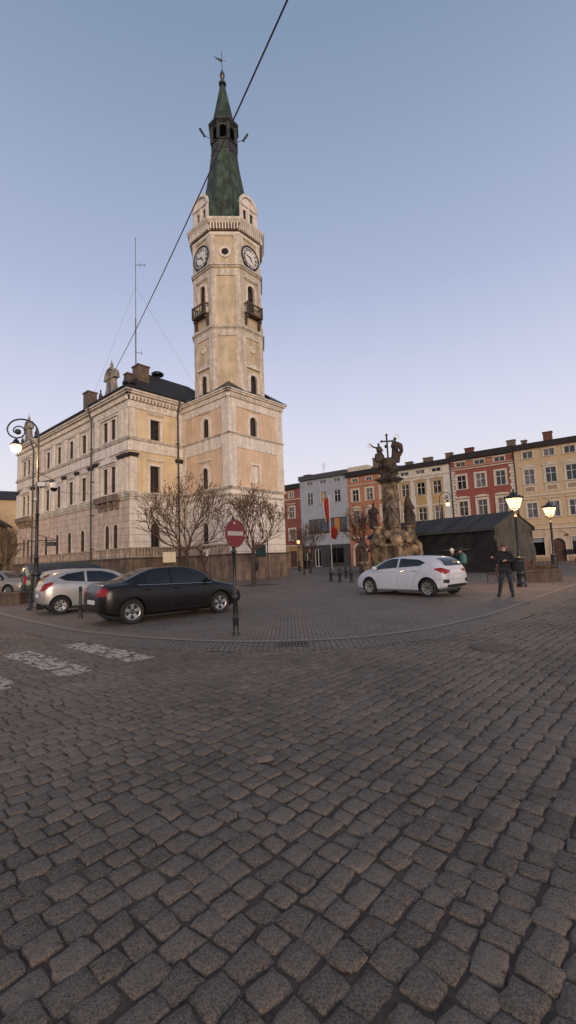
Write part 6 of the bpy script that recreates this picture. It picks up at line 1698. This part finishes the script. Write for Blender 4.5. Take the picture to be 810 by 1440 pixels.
def bench(x, y, rot, label):
    r = empty('park_bench', x, y, 0, rot, label, 'bench', 'iron and wood benches by the tent')
    for k in range(4): MB().box(-0.85, 0.85, -0.22 + k * 0.115, -0.125 + k * 0.115, 0.43, 0.46).obj('seat_slat', WOODB, r)
    for k in range(3): MB().box(-0.85, 0.85, 0.26 + k * 0.035, 0.29 + k * 0.035, 0.54 + k * 0.13, 0.64 + k * 0.13).obj('back_slat', WOODB, r)
    for sx in (-0.7, 0.7):
        t = MB(); t.tube([(sx, -0.30, 0), (sx, -0.22, 0.12), (sx, -0.26, 0.3), (sx, -0.2, 0.42), (sx, 0.22, 0.42), (sx, 0.30, 0.55), (sx, 0.42, 0.95)], 0.022, 6); t.tube([(sx, 0.36, 0), (sx, 0.26, 0.14), (sx, 0.3, 0.3), (sx, 0.2, 0.42)], 0.022, 6)
        t.tube([(sx, -0.2, 0.42), (sx, -0.26, 0.56), (sx, -0.16, 0.64), (sx, 0.1, 0.65), (sx, 0.33, 0.62)], 0.018, 6); t.obj('iron_leg', IRON, r)
    return r
bench(10.3, 22.3, R(215), 'dark bench between the nearer post lamp and the stone planter')
bench(12.9, 25.6, R(150), 'dark bench behind the stone planter in front of the tent')
bench(17.0, 25.3, R(115), 'dark bench at the right edge of the square')

# ------------------------------------------------------------------ low wall at far left
o = empty('low_wall', -12.1, 20.6, 0, R(176), 'low brown stone planter wall at the far left edge', 'wall')
t = MB(); t.box(0, 3.2, -0.35, 0.35, 0, 0.46); t.obj('masonry', STONE_, o); t = MB(); t.box(-0.04, 3.25, -0.4, 0.4, 0.46, 0.53); t.obj('coping', STONE_, o)

# ------------------------------------------------------------------ monument
MST = mat('weathered_monument_stone', (0.42, 0.31, 0.20), rough=0.9, color2=(0.045, 0.033, 0.025), scale=1.6, stain=0.6, bump=0.8, bscale=14)
MSTD = mat('dark_monument_stone', (0.085, 0.062, 0.045), rough=0.9, color2=(0.03, 0.022, 0.018), scale=2.0, stain=0.5, bump=0.8, bscale=14)
def carve(mb, name, m, parent, voxel=0.04, disp=0.05, nsc=0.35):
    o = mb.obj(name, m, parent)
    q = o.modifiers.new('r', 'REMESH'); q.mode = 'VOXEL'; q.voxel_size = voxel; q.use_smooth_shade = True
    tx = bpy.data.textures.new('carving', 'CLOUDS'); tx.noise_scale = nsc; tx.noise_depth = 3
    d = o.modifiers.new('d', 'DISPLACE'); d.texture = tx; d.strength = disp; d.texture_coords = 'LOCAL'
    bake(o)
    return o
def ell(mb, c, r, n=12, M=None):
    prof = [(max(0.001, math.sin(math.pi * k / 10)), -math.cos(math.pi * k / 10)) for k in range(11)]
    T = Matrix.Translation(c) @ Matrix.Diagonal((*r, 1))
    mb.lathe(prof, 0, 0, n, M=(mb.M if M is None else M) @ T)
def saint(mb, x, y, z, h, seed, lean=0.0, arm=1, hood=False, face=0.0):
    """robed standing figure of height h with folds, one raised arm"""
    rnd = random.Random(seed); M = mb.M @ Matrix.Translation((x, y, z)) @ Matrix.Rotation(face, 4, 'Z'); s_ = h / 2.0
    prof = [(0.34, 0), (0.36, 0.1), (0.30, 0.5), (0.26, 0.9), (0.27, 1.15), (0.30, 1.4), (0.25, 1.58), (0.10, 1.68), (0.09, 1.74)]
    n = 22; vs = []; fs = []
    for i, (r_, zz) in enumerate(prof):
        for k in range(n):
            a = 2 * math.pi * k / n
            f_ = 1 + 0.13 * math.sin(5 * a + seed + zz * 1.4) * (1 - zz / 2) + 0.07 * math.sin(9 * a - seed + zz * 2.2)
            vs.append(((r_ * f_ * math.cos(a) + lean * zz * 0.3) * s_, r_ * f_ * 0.72 * math.sin(a) * s_, zz * s_))
    for i in range(len(prof) - 1):
        for k in range(n): fs.append((i * n + k, i * n + (k + 1) % n, (i + 1) * n + (k + 1) % n, (i + 1) * n + k))
    fs.append(tuple(range(n - 1, -1, -1))); fs.append(tuple((len(prof) - 1) * n + k for k in range(n)))
    mb.add(vs, fs, True, M)
    lx = lean * 0.55 * s_
    ell(mb, (lx, -0.02 * s_, 1.86 * s_), (0.115 * s_, 0.125 * s_, 0.155 * s_), M=M)
    mb.tube([(lx, 0, 1.62 * s_), (lx, 0, 1.78 * s_)], 0.07 * s_, 8, M=M)
    if hood: mb.lathe([(0.30 * s_, 1.35 * s_), (0.24 * s_, 1.6 * s_), (0.17 * s_, 1.85 * s_), (0.05 * s_, 2.12 * s_)], lx, 0.03 * s_, 10, M=M)
    mb.tube([(0.22 * s_ + lx, 0, 1.45 * s_), (0.36 * s_ + lx, -0.12 * s_, 1.15 * s_), (0.1 * s_ + lx, -0.30 * s_, 1.12 * s_)], [0.10 * s_, 0.09 * s_, 0.05 * s_], 8, M=M)
    if arm == 1: mb.tube([(-0.22 * s_ + lx, 0, 1.45 * s_), (-0.38 * s_ + lx, -0.1 * s_, 1.2 * s_), (-0.15 * s_ + lx, -0.3 * s_, 1.3 * s_)], [0.10 * s_, 0.09 * s_, 0.05 * s_], 8, M=M)
    if arm == 2: mb.tube([(-0.2 * s_ + lx, 0, 1.5 * s_), (-0.55 * s_ + lx, -0.05 * s_, 1.62 * s_), (-0.85 * s_ + lx, -0.05 * s_, 1.95 * s_)], [0.10 * s_, 0.08 * s_, 0.05 * s_], 8, M=M)
    # cloak sweep
    mb.tube([(-0.22 * s_ + lx, -0.12 * s_, 1.42 * s_), (0.0, -0.26 * s_, 1.05 * s_), (0.28 * s_, -0.16 * s_, 0.6 * s_), (0.34 * s_, 0.0, 0.2 * s_)], [0.07 * s_, 0.08 * s_, 0.09 * s_, 0.07 * s_], 7, M=M)
MX, MY = 8.55, 37.0
mon = empty('monument', MX, MY, 0, R(0), 'tall baroque stone monument with carved saints and a cross on top behind the white hatchback', 'monument')
RM = Matrix.Rotation(R(42), 4, 'Z')
t = MB(RM); t.box(-2.0, 2.0, -1.9, 1.9, 0, 0.25).box(-1.75, 1.75, -1.65, 1.65, 0.25, 0.5); t.obj('steps', MST, mon)
t = MB(RM); t.box(-1.5, 1.5, -1.4, 1.4, 0.5, 0.75).box(-1.35, 1.35, -1.25, 1.25, 0.75, 2.2).box(-1.5, 1.5, -1.4, 1.4, 2.2, 2.42)
for sx in (-0.9, 0, 0.9): t.box(sx - 0.36, sx + 0.36, -1.30, -1.25, 0.9, 2.05)
for sy in (-0.8, 0.05, 0.85): t.box(-1.40, -1.35, sy - 0.33, sy + 0.33, 0.9, 2.05); t.box(1.35, 1.40, sy - 0.33, sy + 0.33, 0.9, 2.05)
t.obj('pedestal', MST, mon)
t = MB()
for (dx, dy, r_, z_) in ((-1.25, -0.7, 0.55, 2.75), (0.0, -1.2, 0.62, 2.8), (1.15, -0.8, 0.62, 2.8), (1.6, -0.2, 0.55, 1.9), (1.85, -0.3, 0.42, 1.2), (0.6, -0.9, 0.4, 3.1), (-0.6, -1.0, 0.4, 3.1), (0, 0.6, 0.8, 2.9), (1.35, 0.5, 0.5, 2.6), (-1.3, 0.5, 0.5, 2.6)):
    ell(t, (dx, dy, z_), (r_, r_ * 0.8, r_ * 0.95))
t.tube([(1.5, -0.6, 2.9), (2.0, -0.5, 2.3), (2.1, -0.5, 1.6), (1.8, -0.6, 1.0)], [0.14, 0.2, 0.2, 0.14], 8)
for sx in (-1.35, 0.0, 1.3): t.lathe([(0.40, 3.0), (0.34, 3.15), (0.36, 3.6), (0.46, 3.72), (0.46, 3.85)], sx, -0.95 + abs(sx) * 0.25, 10)
carve(t, 'cloud_plinth', MST, mon, 0.05, 0.16, 0.28)
t = MB(RM); t.box(-0.62, 0.62, -0.62, 0.62, 2.42, 3.9).box(-0.50, 0.50, -0.50, 0.50, 3.9, 7.55).box(-0.56, 0.56, -0.56, 0.56, 6.0, 6.12)
for sx in (-0.22, 0.22): t.box(sx - 0.14, sx + 0.14, -0.54, -0.50, 4.2, 5.9); t.box(-0.54, -0.50, sx - 0.14, sx + 0.14, 4.2, 5.9)
t.obj('pillar', MST, mon)
t = MB(RM); t.box(-0.58, 0.58, -0.58, 0.58, 7.45, 7.6).box(-0.72, 0.72, -0.72, 0.72, 7.6, 7.72).box(-0.85, 0.85, -0.85, 0.85, 7.72, 7.86).box(-0.6, 0.6, -0.6, 0.6, 7.86, 8.0); t.obj('capital', MSTD, mon)
t = MB(); saint(t, -0.15, -1.0, 3.85, 2.5, 2, 0.0, 1); carve(t, 'saint_statue', mat('pale_weathered_stone', (0.27, 0.22, 0.17), rough=0.9, color2=(0.05, 0.04, 0.03), scale=2.0, stain=0.6, bump=0.6), mon, 0.035, 0.06, 0.15)
t = MB(); saint(t, 1.35, -0.55, 3.85, 2.4, 5, -0.1, 1, hood=True, face=R(20)); carve(t, 'saint_statue', MSTD, mon, 0.035, 0.06, 0.15)
t = MB(); saint(t, -1.6, -0.5, 3.7, 2.1, 9, 0.1, 1, face=R(-25)); carve(t, 'saint_statue', MSTD, mon, 0.035, 0.06, 0.15)
t = MB()
rnd = random.Random(11)
for k in range(30):
    a = rnd.random() * 6.28; zz = 8.0 + 1.5 * rnd.random(); rr = 0.42 + 0.22 * math.sin((zz - 8.0) * 2.2)
    ell(t, (rr * math.cos(a), rr * math.sin(a) * 0.9, zz), (0.26, 0.24, 0.22), 8)
t.lathe([(0.55, 8.0), (0.45, 8.4), (0.62, 8.9), (0.7, 9.4), (0.4, 9.6)], 0, 0, 12)
carve(t, 'cloud_column', MSTD, mon, 0.045, 0.10, 0.18)
t = MB(); saint(t, -0.62, -0.1, 9.25, 1.65, 3, -0.25, 2, face=R(-10))
t.tube([(-0.9, 0, 10.0), (-1.0, 0, 9.5), (-0.7, -0.3, 9.2)], 0.16, 7)
carve(t, 'top_figure', MSTD, mon, 0.035, 0.05, 0.14)
t = MB(); saint(t, 0.62, 0.0, 9.2, 2.15, 6, 0.1, 1, face=R(15)); t.tube([(0.8, 0.1, 10.9), (1.15, 0.1, 10.7), (1.2, 0.1, 10.2), (0.95, 0.1, 9.7)], [0.16, 0.2, 0.18, 0.12], 7)
carve(t, 'top_figure', MSTD, mon, 0.035, 0.05, 0.14)
t = MB(); t.tube([(0.02, 0, 9.3), (0.0, 0, 11.55)], 0.075, 8); t.tube([(-0.42, 0, 11.05), (0.42, 0, 11.05)], 0.07, 8)
for p in ((0, 0, 11.6), (-0.45, 0, 11.05), (0.45, 0, 11.05)): ell(t, p, (0.11, 0.11, 0.11), 8)
ell(t, (-0.12, -0.05, 10.6), (0.13, 0.13, 0.15), 8)
t.obj('cross', MSTD, mon)
t = MB()
for (cx, cz) in ((-1.45, 10.75), (0.85, 11.45)):
    for k in range(12):
        a = k * math.pi / 6; t.tube([(cx + 0.12 * math.cos(a), 0, cz + 0.12 * math.sin(a)), (cx + 0.26 * math.cos(a), 0, cz + 0.26 * math.sin(a))], 0.008, 4)
    t.ring(cx, cz, 0.14, 0.17, -0.01, 0.01, 14)
t.obj('gilded_halo', mat('tarnished_gilding', (0.35, 0.22, 0.10), metal=0.5, rough=0.5), mon)
# side statue
sst = empty('statue', 5.6, 34.3, 0, R(15), 'dark robed stone statue on its own pedestal left of the monument', 'statue')
t = MB(); t.box(-0.42, 0.42, -0.42, 0.42, 0, 0.2).box(-0.32, 0.32, -0.32, 0.32, 0.2, 0.95).box(-0.4, 0.4, -0.4, 0.4, 0.95, 1.1); t.obj('pedestal', MST, sst)
t = MB(); saint(t, 0, 0, 1.08, 1.9, 7, 0.0, 1); carve(t, 'figure', MSTD, sst, 0.03, 0.05, 0.12)
for i, (x, y) in enumerate(((6.35, 33.6), (7.3, 33.2))):
    r = empty('stone_post', x, y, 0, R(30), ['mossy square stone post just right of the small statue', 'mossy square stone post in front of the monument pedestal'][i], 'stone post', 'stone posts around the monument')
    mm = mat('mossy_stone', (0.17, 0.135, 0.06), color2=(0.06, 0.055, 0.03), stain=0.4, scale=3, bump=0.6)
    t = MB(); t.box(-0.26, 0.26, -0.26, 0.26, 0, 0.12).box(-0.2, 0.2, -0.2, 0.2, 0.12, 0.95); t.obj('shaft', mm, r); t = MB(); t.box(-0.27, 0.27, -0.27, 0.27, 0.95, 1.05, None, 0.0).box(-0.2, 0.2, -0.2, 0.2, 1.05, 1.2, None, 0.12); t.obj('cap', mm, r)

# ------------------------------------------------------------------ people
SKIN = mat('skin', (0.42, 0.24, 0.17), rough=0.6, var=0.05)
def skin_mesh(name, verts, edges, radii, m, parent, sub=2, rootv=0):
    me = bpy.data.meshes.new(name); me.from_pydata(verts, edges, []); me.update()
    o = bpy.data.objects.new(name, me); COL.objects.link(o); o.parent = parent
    sk = o.modifiers.new('skin', 'SKIN'); sk.use_smooth_shade = True
    for i, v in enumerate(me.skin_vertices[0].data):
        r_ = radii[i]; v.radius = r_ if hasattr(r_, '__len__') else (r_, r_); v.use_root = (i == rootv)
    ss = o.modifiers.new('sub', 'SUBSURF'); ss.levels = sub; ss.render_levels = sub
    me.materials.append(m)
    bake(o); return o
def person(x, y, rot, label, pose, mats, extra=None, hat=None):
    """faces local -y; pose: dict of joints"""
    r = empty('person', x, y, 0, rot, label, 'person')
    J = dict(pose); top, leg, hair = mats
    names = ['pelvis', 'waist', 'chest', 'neck', 'head0', 'head1', 'hipL', 'kneeL', 'ankL', 'toeL', 'hipR', 'kneeR', 'ankR', 'toeR', 'shL', 'elL', 'wrL', 'shR', 'elR', 'wrR']
    V = [tuple(Vector(J['ank' + n_[3]]) * 0.65 + Vector(J[n_]) * 0.35) if n_.startswith('toe') else J[n_] for n_ in names]; I = {n_: i for i, n_ in enumerate(names)}
    E_ = [('pelvis', 'waist'), ('waist', 'chest'), ('chest', 'neck'), ('neck', 'head0'), ('head0', 'head1'), ('pelvis', 'hipL'), ('hipL', 'kneeL'), ('kneeL', 'ankL'), ('ankL', 'toeL'), ('pelvis', 'hipR'), ('hipR', 'kneeR'), ('kneeR', 'ankR'), ('ankR', 'toeR'),
          ('chest', 'shL'), ('shL', 'elL'), ('elL', 'wrL'), ('chest', 'shR'), ('shR', 'elR'), ('elR', 'wrR')]
    rad = dict(pelvis=(.13, .11), waist=(.13, .10), chest=(.15, .11), neck=.055, head0=(.072, .085), head1=(.075, .085), hipL=.085, kneeL=.058, ankL=.042, toeL=.03, hipR=.085, kneeR=.058, ankR=.042, toeR=.035, shL=.06, elL=.045, wrL=.03, shR=.06, elR=.045, wrR=.03)
    body = skin_mesh('body', V, [(I[a], I[b]) for a, b in E_], [rad[n_] for n_ in names], SKIN, r)
    # clothes: looser skins over the same joints
    tv = ['pelvis', 'waist', 'chest', 'neck', 'shL', 'elL', 'wrL', 'shR', 'elR', 'wrR']
    def sub(names_, edges_, rr, nm, m):
        ix = {n_: i for i, n_ in enumerate(names_)}
        return skin_mesh(nm, [J[n_] for n_ in names_], [(ix[a], ix[b]) for a, b in edges_], [rr[n_] for n_ in names_], m, r)
    J['hem'] = tuple(Vector(J['pelvis']) + Vector((0, 0, -0.16)))
    J['collar'] = tuple(Vector(J['neck']) + Vector((0, 0, 0.075)))
    rj = dict(hem=(.19, .15), pelvis=(.185, .15), waist=(.175, .145), chest=(.20, .15), collar=.092, shL=.085, elL=.07, wrL=.052, shR=.085, elR=.07, wrR=.052)
    J2 = ['pelvis', 'hem', 'waist', 'chest', 'collar', 'shL', 'elL', 'wrL', 'shR', 'elR', 'wrR']
    sub(J2, [('hem', 'pelvis'), ('pelvis', 'waist'), ('waist', 'chest'), ('chest', 'collar'), ('chest', 'shL'), ('shL', 'elL'), ('elL', 'wrL'), ('chest', 'shR'), ('shR', 'elR'), ('elR', 'wrR')], rj, 'jacket', top)
    rl = dict(pelvis=(.145, .125), hipL=.10, kneeL=.073, ankL=.06, hipR=.10, kneeR=.073, ankR=.06)
    sub(['pelvis', 'hipL', 'kneeL', 'ankL', 'hipR', 'kneeR', 'ankR'], [('pelvis', 'hipL'), ('hipL', 'kneeL'), ('kneeL', 'ankL'), ('pelvis', 'hipR'), ('hipR', 'kneeR'), ('kneeR', 'ankR')], rl, 'trousers', leg)
    for s_ in 'LR':
        a, t_ = Vector(J['ank' + s_]), Vector(J['toe' + s_])
        skin_mesh('shoe', [tuple(a + Vector((0, 0.03, -0.03))), tuple(a + (t_ - a) * 0.5 + Vector((0, 0, -0.02))), tuple(t_)], [(0, 1), (1, 2)], [.072, .066, .056], DPLAST, r, 2)
        # hand: palm, four fingers and thumb curled
        w = Vector(J['wr' + s_]); e = Vector(J['el' + s_]); d = (w - e).normalized(); sd_ = d.cross(Vector((0, 0, 1))).normalized(); up = sd_.cross(d)
        hm = MB(); pc_ = w + d * 0.05
        hm.tube([tuple(w), tuple(w + d * 0.05), tuple(w + d * 0.09)], [0.027, 0.036, 0.034], 8)
        for k in range(4):
            b0 = w + d * 0.085 + sd_ * (-0.027 + 0.018 * k); ln = (0.058, 0.066, 0.062, 0.048)[k]
            hm.tube([tuple(b0), tuple(b0 + d * ln * 0.5 - up * 0.006), tuple(b0 + d * ln * 0.8 - up * 0.028), tuple(b0 + d * ln * 0.75 - up * 0.045)], [0.009, 0.0085, 0.008, 0.007], 6)
        b0 = w + d * 0.03 + sd_ * -0.03; hm.tube([tuple(b0), tuple(b0 - sd_ * 0.022 + d * 0.025), tuple(b0 - sd_ * 0.018 + d * 0.055 - up * 0.01)], [0.012, 0.011, 0.008], 6)
        hm.obj('hand', SKIN, body)
    hc = Vector(J['head0']) * 0.5 + Vector(J['head1']) * 0.5
    fm_ = MB(); ell(fm_, (hc.x, hc.y + 0.012, hc.z + 0.035), (0.086, 0.100, 0.105), 14)
    if hat is None:
        # cap of hair that leaves the face free
        fm_ = MB(); ell(fm_, (hc.x, hc.y + 0.022, hc.z + 0.04), (0.084, 0.094, 0.098), 14)
        fm_.obj('hair', hair, body)
    else:
        fm_.lathe([(0.10, hc.z + 0.015), (0.105, hc.z + 0.05), (0.095, hc.z + 0.11), (0.05, hc.z + 0.155), (0.001, hc.z + 0.165)], hc.x, hc.y + 0.01, 14); fm_.obj('knit_cap', hat, body)
    f = MB(); ell(f, (hc.x, hc.y - 0.094, hc.z - 0.005), (0.013, 0.02, 0.02), 8)
    for sx in (-1, 1): ell(f, (hc.x + sx * 0.083, hc.y, hc.z), (0.012, 0.022, 0.032), 8)
    f.obj('nose_and_ears', SKIN, body)
    f = MB(); 
    for sx in (-1, 1): ell(f, (hc.x + sx * 0.032, hc.y - 0.082, hc.z + 0.018), (0.013, 0.008, 0.008), 8)
    f.obj('eyes', mat('eye_dark', (0.02, 0.015, 0.012)), body)
    f = MB(); ell(f, (hc.x, hc.y - 0.084, hc.z - 0.048), (0.026, 0.008, 0.006), 8); f.obj('mouth', mat('lips', (0.28, 0.10, 0.08)), body)
    return r
BLACKC = mat('black_jacket', (0.010, 0.010, 0.012), rough=0.85, var=0.2, bump=0.3)
JEAN = mat('dark_blue_jeans', (0.022, 0.028, 0.040), rough=0.9, var=0.25)
HAIRD = mat('brown_hair', (0.07, 0.035, 0.022), rough=0.8)
walk = dict(pelvis=(0, 0, .97), waist=(0, 0, 1.10), chest=(0, -0.01, 1.34), neck=(0, -0.02, 1.50), head0=(0, -0.035, 1.60), head1=(0, -0.03, 1.68),
            hipL=(.10, 0, .90), kneeL=(.13, -.10, .50), ankL=(.17, -.02, .09), toeL=(.19, -.17, .04), hipR=(-.10, 0, .90), kneeR=(-.15, -.06, .50), ankR=(-.23, 0.02, .09), toeR=(-.27, -.13, .04),
            shL=(.19, 0, 1.42), elL=(.27, -.06, 1.17), wrL=(.08, -.30, 1.20), shR=(-.19, 0, 1.42), elR=(-.36, -.10, 1.20), wrR=(-.34, -.34, 1.30))
p1 = person(7.25, 15.3, R(-30), 'person in a black jacket and dark jeans walking in front of the tent, hands raised', walk, (BLACKC, JEAN, HAIRD))
bg = empty('shoulder_bag', 7.25, 15.3, 0, R(-30), 'large black bag hanging at the hip of the walking person', 'bag')
t = MB(); t.lathe([(0.12, 0.84), (0.20, 0.88), (0.22, 1.02), (0.20, 1.16), (0.10, 1.20)], 0.36, 0.08, 12, sx=1.0, sy=0.55); t.obj('pouch', BLACKC, bg)
t = MB(); t.tube([(0.36, 0.0, 1.15), (0.25, -0.10, 1.40), (0.05, -0.14, 1.50), (-0.12, -0.08, 1.52)], 0.018, 5); t.obj('strap', BLACKC, bg)
stand = dict(walk); stand.update(kneeL=(.11, -.02, .50), ankL=(.12, 0.02, .09), toeL=(.13, -.13, .04), kneeR=(-.11, -.02, .50), ankR=(-.12, 0.02, .09), toeR=(-.13, -.13, .04), elL=(.26, -.02, 1.16), wrL=(.22, -.16, .98), elR=(-.26, -.02, 1.16), wrR=(-.20, -.2, 1.05))
p2 = person(8.15, 21.6, R(160), 'person in dark clothes and black knit cap standing behind the white hatchback', stand, (BLACKC, JEAN, HAIRD), hat=BLACKC)
bp_ = empty('backpack', 8.15, 21.6, 0, R(160), 'teal backpack worn by the person behind the white hatchback', 'backpack')
t = MB(); t.lathe([(0.10, 0.98), (0.16, 1.02), (0.17, 1.25), (0.14, 1.42), (0.06, 1.47)], -0.12, 0.27, 12, sx=1.0, sy=0.6); t.obj('bag', mat('teal_nylon', (0.012, 0.085, 0.085), rough=0.6), bp_)
t = MB(); t.tube([(-0.10, 0.18, 1.42), (-0.12, 0.0, 1.53), (-0.14, -0.17, 1.38), (-0.16, -0.12, 1.1)], 0.018, 5); t.obj('strap', mat('pale_strap', (0.2, 0.19, 0.17)), bp_)
p3 = person(7.85, 21.9, R(60), 'shorter person in a white cap beside the one with the teal backpack', stand, (BLACKC, JEAN, HAIRD), hat=mat('white_cap', (0.55, 0.54, 0.52)))
p3.scale = (0.97, 0.97, 0.97)

# ------------------------------------------------------------------ overhead cable
def sagline(a, b, sag, n=40):
    a, b = Vector(a), Vector(b); return [tuple(a.lerp(b, k / n) - Vector((0, 0, sag * 4 * (k / n) * (1 - k / n)))) for k in range(n + 1)]
ga = hall_pt = Vector((C[0], C[1], 0)) + Vector((UD[0], UD[1], 0)) * (-UM) + Vector((WD[0], WD[1], 0)) * (VT + 2.6)
CABLE_END = (0.62, 8.0, 13.35)
cb = MB().tube(sagline((ga.x, ga.y, 18.2), CABLE_END, 0.35), 0.021, 6).obj('overhead_cable', mat('cable_black', (0.012, 0.012, 0.018), rough=0.5))
tag(cb, 'thick dark overhead cable running from the town hall gable up across the sky', 'cable')
tag(MB().tube(sagline((-9.7, 17.4, 4.75), (-15.2, 41.0, 9.6), 0.8), 0.010, 5).obj('span_wire', MATS['cable_black']), 'thin wire from the scroll street lamp to the town hall facade', 'wire')
rnd = random.Random(31); sc_ = MB()
for k in range(260):
    y = 1.4 + 7.5 * rnd.random() ** 1.3; x = rnd.uniform(-0.7, 0.7) * y; a = rnd.random() * 6.28; l_ = rnd.uniform(0.006, 0.018); z_ = rnd.uniform(0.003, 0.008)
    ca, sa = math.cos(a) * l_, math.sin(a) * l_
    sc_.add([(x - ca, y - sa, z_), (x + sa * 0.5, y - ca * 0.5, z_ + 0.004), (x + ca, y + sa, z_), (x - sa * 0.5, y + ca * 0.5, z_ + 0.002)], [(0, 1, 2, 3)])
tag(sc_.obj('leaf_litter', mat('brown_litter', (0.16, 0.085, 0.045), var=0.3, scale=5)), 'tiny brown leaf scraps scattered over the foreground cobbles', 'leaf litter', kind='stuff')
lf_ = MB(); lf_.add([(-0.06, -0.05, 0), (0.03, -0.06, 0.012), (0.07, 0.0, 0.004), (0.04, 0.06, 0.014), (-0.03, 0.05, 0.003), (-0.07, 0.01, 0.012)], [(0, 1, 2, 3, 4, 5)])
o = lf_.obj('fallen_leaf', mat('pale_dry_leaf', (0.24, 0.17, 0.12), var=0.2, scale=20)); o.location = (-0.25, 3.65, 0.008); tag(o, 'pale dry leaf lying on the cobbles in the foreground', 'leaf')
